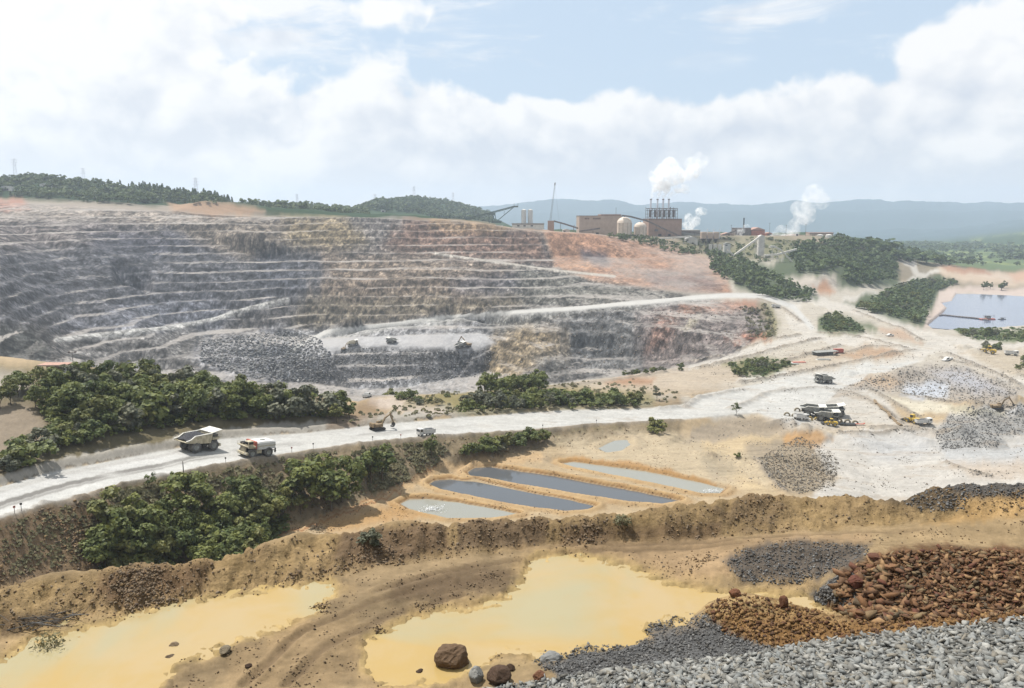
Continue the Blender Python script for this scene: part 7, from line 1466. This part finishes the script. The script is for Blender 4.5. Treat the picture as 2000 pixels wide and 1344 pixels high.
# poles and road markers
def pole(u, vb, h, ymin, label, arm=False, m=M_STEEL, r=.13):
    p = hit(u, vb, ymin); root = empty('pole', (p.x, p.y, p.z - .4), .2, label, 'pole'); MB().tube((0, 0, 0), (0, 0, h), r, r * .7, 8).build('shaft', m, root)
    MB().tube((0, 0, h), (0, 0, h + .35), r * .5, n=6).build('tip', m, root)
    if arm: b = MB(); b.beam((-1.2, 0, h - .2), (1.2, 0, h - .2), .14); b.box(-1.3, -.7, -.25, .25, h - .1, h + .25); b.box(.7, 1.3, -.25, .25, h - .1, h + .25); b.build('lamp_head', m, root)
pole(361, 962, 8.5, 120, 'bare timber pole on the bank in front of the trucks', r=.17)
pole(145, 735, 8.5, 200, 'light pole with twin lamps beside the hut', True)
pole(904, 640, 8, 600, 'thin pole on the bench beyond the pit floor') if False else None
rg = np.random.default_rng(77)
for i, (u, v) in enumerate(((29, 1004), (42, 998), (441, 905), (570, 884), (612, 876), (728, 862), (783, 858), (1060, 838), (1165, 828))):
    p = hit(u, v, 120); o = empty('marker_post', (p.x, p.y, p.z - .2), rg.random(), 'short dark marker post on the shoulder of the haul road', 'marker post', 'marker posts along the haul road'); MB().tube((0, 0, 0), (0, 0, 1.9), .06, n=6).build('post', M_STEEL, o); MB().box(-.22, .22, -.03, .03, 1.5, 1.95).build('plate', M_DARK if i % 3 else M_RED, o)
# stores between the roads
p = hit(1612, 694, 420); o = empty('shed', (p.x, p.y, p.z), .15, 'low grey sheet shed with open dark front between the roads', 'shed'); MB().box(-8, 8, 3, 4, 0, 2.6).build('back_wall', M_GREY, o); MB().prism([(-8.5, 2.4), (8.5, 3.0), (8.5, 3.2), (-8.5, 2.6)], -3, 4.2).build('roof', M_GREY, o)
for x in (-8, 0, 8): MB().beam((x, -2.6, 0), (x, -2.6, 2.6), .15).build('post', M_STEEL, o)
p = hit(1637, 688, 420); o = empty('container', (p.x, p.y, p.z - .1), .1, 'faded red container at the end of the grey sheet shed', 'container'); MB().box(-3.4, 3.4, -1.2, 1.2, 0, 2.6).build('body', M_RED, o); b = MB(); [b.box(-3.2 + .8 * i, -3.0 + .8 * i, -1.27, -1.2, .15, 2.45) for i in range(8)]; b.build('rib', M_RED, o)
for u, v, lb in ((1608, 703, 'flat grey sheet stack in front of the sheet shed'), (1545, 712, 'flat grey sheet stack by the green strip'), (1560, 709, 'small red-edged sheet stack next to the grey one')):
    p = hit(u, v, 400); o = empty('sheet_stack', (p.x, p.y, p.z), .1, lb, 'sheet stack'); MB().box(-5, 5, -1.6, 1.6, 0, .35).build('lower_sheets', M_PALE, o); MB().box(-4.2, 4.6, -1.3, 1.5, .35, .7).build('upper_sheets', M_RED if 'red' in lb else M_GREY, o)
# floating line, dredge and raft on the lake
def lk(u, v): return Vector(at_drop(u, v, 105.6))
pts = [(1800, 607), (1822, 610), (1836, 617), (1842, 616), (1880, 620), (1905, 622), (1930, 626)]
W = [lk(*q) for q in pts]; o = empty('floating_pipe', W[0], 0, 'dark floating pipeline reaching out across the tailings lake', 'pipeline'); b = MB(); [b.tube(p - W[0] + Vector((0, 0, .5)), q - W[0] + Vector((0, 0, .5)), .7, n=8) for p, q in zip(W[:-1], W[1:])]; b.build('pipe', M_STEEL, o)
for k in range(14): q = W[3].lerp(W[6], k / 14); MB().cbox(q.x - W[0].x - 1.2, q.x - W[0].x + 1.2, q.y - W[0].y - 1.2, q.y - W[0].y + 1.2, -.3, .6, .2).build('float', M_DARK, o)
def barge(u, v, s, label, m):
    p = lk(u, v); o = empty('barge', p, .1, label, 'barge'); o.scale = (s,) * 3; MB().cbox(-8, 8, -2.5, 2.5, -.4, 1.0, .4).build('hull', m, o); MB().box(-2, 3, -1.6, 1.6, 1.0, 3.4).build('deckhouse', M_GREY, o); MB().box(-2.3, 3.3, -1.9, 1.9, 3.4, 3.6).build('roof', M_DARK, o); b = MB(); [b.beam((x, -1.8, 1), (x, -1.8, 5), .15) for x in (-6, -4, 5, 6.5)]; b.beam((-6, -1.8, 4.4), (6.5, -1.8, 4.4), .12); b.build('rails', M_STEEL, o)
barge(1928, 624, 1.0, 'red hulled barge at the end of the floating pipeline', M_RED); barge(1957, 624, .5, 'small dark raft moored near the red barge', M_DARK)

# dead branches washed up at the foot of the berm, weed in the puddle
rg = np.random.default_rng(12)
for u, v, n, L, lb in ((70, 1222, 26, 1.6, 'tangle of dead branches washed against the berm foot'), (110, 1212, 14, 1.1, 'smaller heap of dead twigs next to the branch tangle')):
    p = hit(u, v, 20); o = empty('branch_pile', p, 0, lb, 'branches')
    for i in range(n):
        a = rg.normal() * .5 + .3; c = Vector((rg.normal() * 1.0, rg.normal() * .25, .08 + .25 * rg.random())); d = Vector((math.cos(a), math.sin(a) * .4, rg.normal() * .25)) * L * (.4 + .6 * rg.random()); b = MB(); b.tube(c - d / 2, c + d / 2, .03, .015, 5); k = c + d * .15; b.tube(k, k + Vector((rg.normal(), rg.normal() * .5, abs(rg.normal()) * .5)) * .4, .016, .008, 4); b.build('branch', M_TYRE if i % 2 else MTK, o)
p = hit(98, 1268, 20); o = empty('water_weed', (p.x, p.y, -20.1), 0, 'wispy yellow-green weed standing in the long puddle', 'weed'); Pn = np.stack([rg.normal(size=150) * .38, rg.normal(size=150) * .3, np.abs(rg.normal(size=150)) * .32], 1); V, Fc = cards(Pn, rg.normal(size=(150, 3)), .05 + .06 * rg.random(150), rg, 2.5); c = mesh_obj('leaves', V, Fc, MS, o); mesh_tint(c.data, np.repeat(.5 + .5 * rg.random(150), 4))
# ------------------------------------------------------------------ steam
def steam_mat(name, dens, scale, lo=0.38, hi=0.62):
    m = bpy.data.materials.new(name); m.use_nodes = True; n = NT(m.node_tree); geo = n.node('ShaderNodeTexCoord')
    nz = n.noise(geo.outputs['Object'], scale, 5, 0.6, 0.4); d = n.math('MULTIPLY', n.ss(nz, lo, hi), dens) if lo > 0 else dens
    v = n.node('ShaderNodeVolumePrincipled', i_Density=d); v.inputs['Color'].default_value = (1, 1, 1, 1); v.inputs['Anisotropy'].default_value = 0.0
    n.node('ShaderNodeOutputMaterial', i_Volume=v.outputs[0]); m.cycles.homogeneous_volume = lo <= 0; return m
def plume(name, path, m, label, seed, wob=0.5, sub=3, voxel=1.6):
    """path: (x, y, z, radius) -> one lumpy closed skin round the path"""
    rg = np.random.default_rng(seed); bm = bmesh.new()
    for (p, q) in zip(path[:-1], path[1:]):
        p, q = np.array(p), np.array(q); p[3] *= 1.25; q[3] *= 1.25; L = np.linalg.norm(q[:3] - p[:3]); n = max(2, int(L / (0.5 * (p[3] + q[3]) * .55)))
        for i in range(n):
            t = i / n; c = p * (1 - t) + q * t; r = c[3]; off = rg.normal(size=3) * r * wob
            bmesh.ops.create_icosphere(bm, subdivisions=1 if r < 4 else 2, radius=r * (0.75 + 0.5 * rg.random()), matrix=Matrix.Translation(Vector(c[:3] + off)))
    me = bpy.data.meshes.new(name); bm.to_mesh(me); bm.free(); o = bpy.data.objects.new(name, me); COL.objects.link(o)
    md = o.modifiers.new('skin', 'REMESH'); md.mode = 'VOXEL'; md.voxel_size = voxel; me.materials.append(m); return tag(o, label, 'steam', kind='stuff')
MST = steam_mat('dense_steam', 0.20, 0.13, 0.40, 0.78); MSL = steam_mat('loose_steam', 0.075, 0.11, 0.38, 0.80)
MSN = steam_mat('stack_steam', 0.10, 1, 0, 1)
a = AT(1276); P = lambda u, v, r: (a.x(u), 1276.0 + (u - 1270) * .25, a.z(v), r)
st = [(x, y, z) for x, y, z in STACKS]
plume('steam_plume', [st[0] + (1.2,), P(1271, 380, 2.0), P(1273, 372, 3.2), P(1278, 363, 5), P(1284, 354, 6.5)], MSN, 'dense white steam leaving the outer stack', 11, voxel=1.0)
plume('steam_plume', [P(1275, 368, 5), P(1279, 362, 7.5), P(1286, 350, 9), P(1296, 343, 11), P(1310, 342, 12), P(1325, 345, 11), P(1340, 343, 10), P(1354, 338, 8)], MST, 'thick white steam billowing from the outer stack into a rolling cloud', 1)
plume('steam_plume', [st[1] + (1.1,), P(1284, 380, 1.8), P(1286, 372, 3), P(1290, 362, 5), P(1294, 357, 6)], MSN, 'thin steam column from the second roof stack', 2, voxel=1.0)
plume('steam_plume', [st[2] + (1.1,), P(1295, 382, 1.6), P(1298, 374, 3), P(1306, 364, 5), P(1312, 360, 6)], MSN, 'thin steam column from the third roof stack', 3, voxel=1.0)
plume('steam_plume', [st[3] + (1.2,), P(1306, 382, 2), P(1311, 376, 3), P(1320, 371, 4), P(1330, 366, 5), P(1345, 360, 6)], MST, 'steam curling sideways from the last roof stack', 4, voxel=1.0)
plume('steam_plume', [P(1344, 338, 8), P(1354, 326, 9), P(1360, 314, 9), P(1366, 302, 9), P(1372, 286, 8)], MSL, 'faint steam wisp rising above the rolling cloud', 5)
a = AT(1320); P = lambda u, v, r: (a.x(u), 1320.0, a.z(v), r)
plume('steam_plume', [P(1333, 447, 4), P(1338, 440, 6), P(1345, 432, 7), P(1353, 424, 7), P(1362, 416, 6), P(1372, 410, 4)], MST, 'white steam drifting up behind the low grey building', 6)
plume('steam_plume', [P(1506, 458, 4), P(1518, 450, 6), P(1532, 440, 9), P(1546, 428, 11), P(1558, 416, 13), P(1570, 404, 14), P(1582, 396, 13), P(1596, 400, 10)], MSL, 'broad pale steam cloud rising from the plateau ground', 7, voxel=2.0)
plume('steam_plume', [P(1505, 460, 3.5), P(1520, 461, 4), P(1540, 460, 4), P(1552, 457, 3)], MST, 'low bank of steam hugging the plateau ground', 8)
a = AT(1322); P = lambda u, v, r: (a.x(u), 1322.0, a.z(v), r)
plume('steam_plume', [P(1434, 462, 3), P(1439, 457, 4), P(1444, 450, 4), P(1450, 444, 3), P(1462, 439, 3)], MST, 'small white steam burst in front of the mill block', 9, voxel=1.2)
# water splash where the pipe feeds the grey basin
p = Vector(at_drop(845, 996, 86.6)); rg = np.random.default_rng(5); Pn = np.stack([p.x + rg.normal(size=260) * 1.6, p.y + rg.normal(size=260) * 1.0, p.z + np.abs(rg.normal(size=260)) * .45], 1)
o = scatter_mesh('water_splash', Pn, 0.06 + 0.16 * rg.random(260), CHIPS, mat('white_water', (0.85, 0.86, 0.86), 0.3), None, 1.0, 6); tag(o, 'white water splashing into the grey settling basin', 'splash', kind='stuff')
p = Vector(at_drop(1390, 961, 88.0)); Pn = np.stack([p.x + rg.normal(size=200) * 1.5, p.y + rg.normal(size=200) * .7, p.z + np.abs(rg.normal(size=200)) * .4], 1)
o = scatter_mesh('water_splash', Pn, 0.06 + 0.14 * rg.random(200), CHIPS, mat('white_water', (0.85, 0.86, 0.86), 0.3), None, 1.0, 7); tag(o, 'white water pouring out at the end of the narrow basin', 'splash', kind='stuff')
# ------------------------------------------------------------------ haze
def haze_box():
    x0, x1, y0, y1, z0, z1 = -9500, 9500, -40, 9200, -180, 310
    V = [(x0, y0, z0), (x1, y0, z0), (x1, y1, z0), (x0, y1, z0), (x0, y0, z1), (x1, y0, z1), (x1, y1, z1), (x0, y1, z1)]
    o = mesh_obj('haze', V, [(3, 2, 1, 0), (4, 5, 6, 7), (0, 1, 5, 4), (1, 2, 6, 5), (2, 3, 7, 6), (3, 0, 4, 7)])
    m = bpy.data.materials.new('haze_air'); m.use_nodes = True; n = NT(m.node_tree)
    v = n.node('ShaderNodeVolumePrincipled', i_Density=SIGMA); v.inputs['Color'].default_value = (0.76, 0.87, 1.0, 1); v.inputs['Anisotropy'].default_value = 0.45
    n.node('ShaderNodeOutputMaterial', i_Volume=v.outputs[0]); o.data.materials.append(m)
    tag(o, 'thin pale haze in the air over the whole mine', 'haze', kind='stuff')
haze_box()
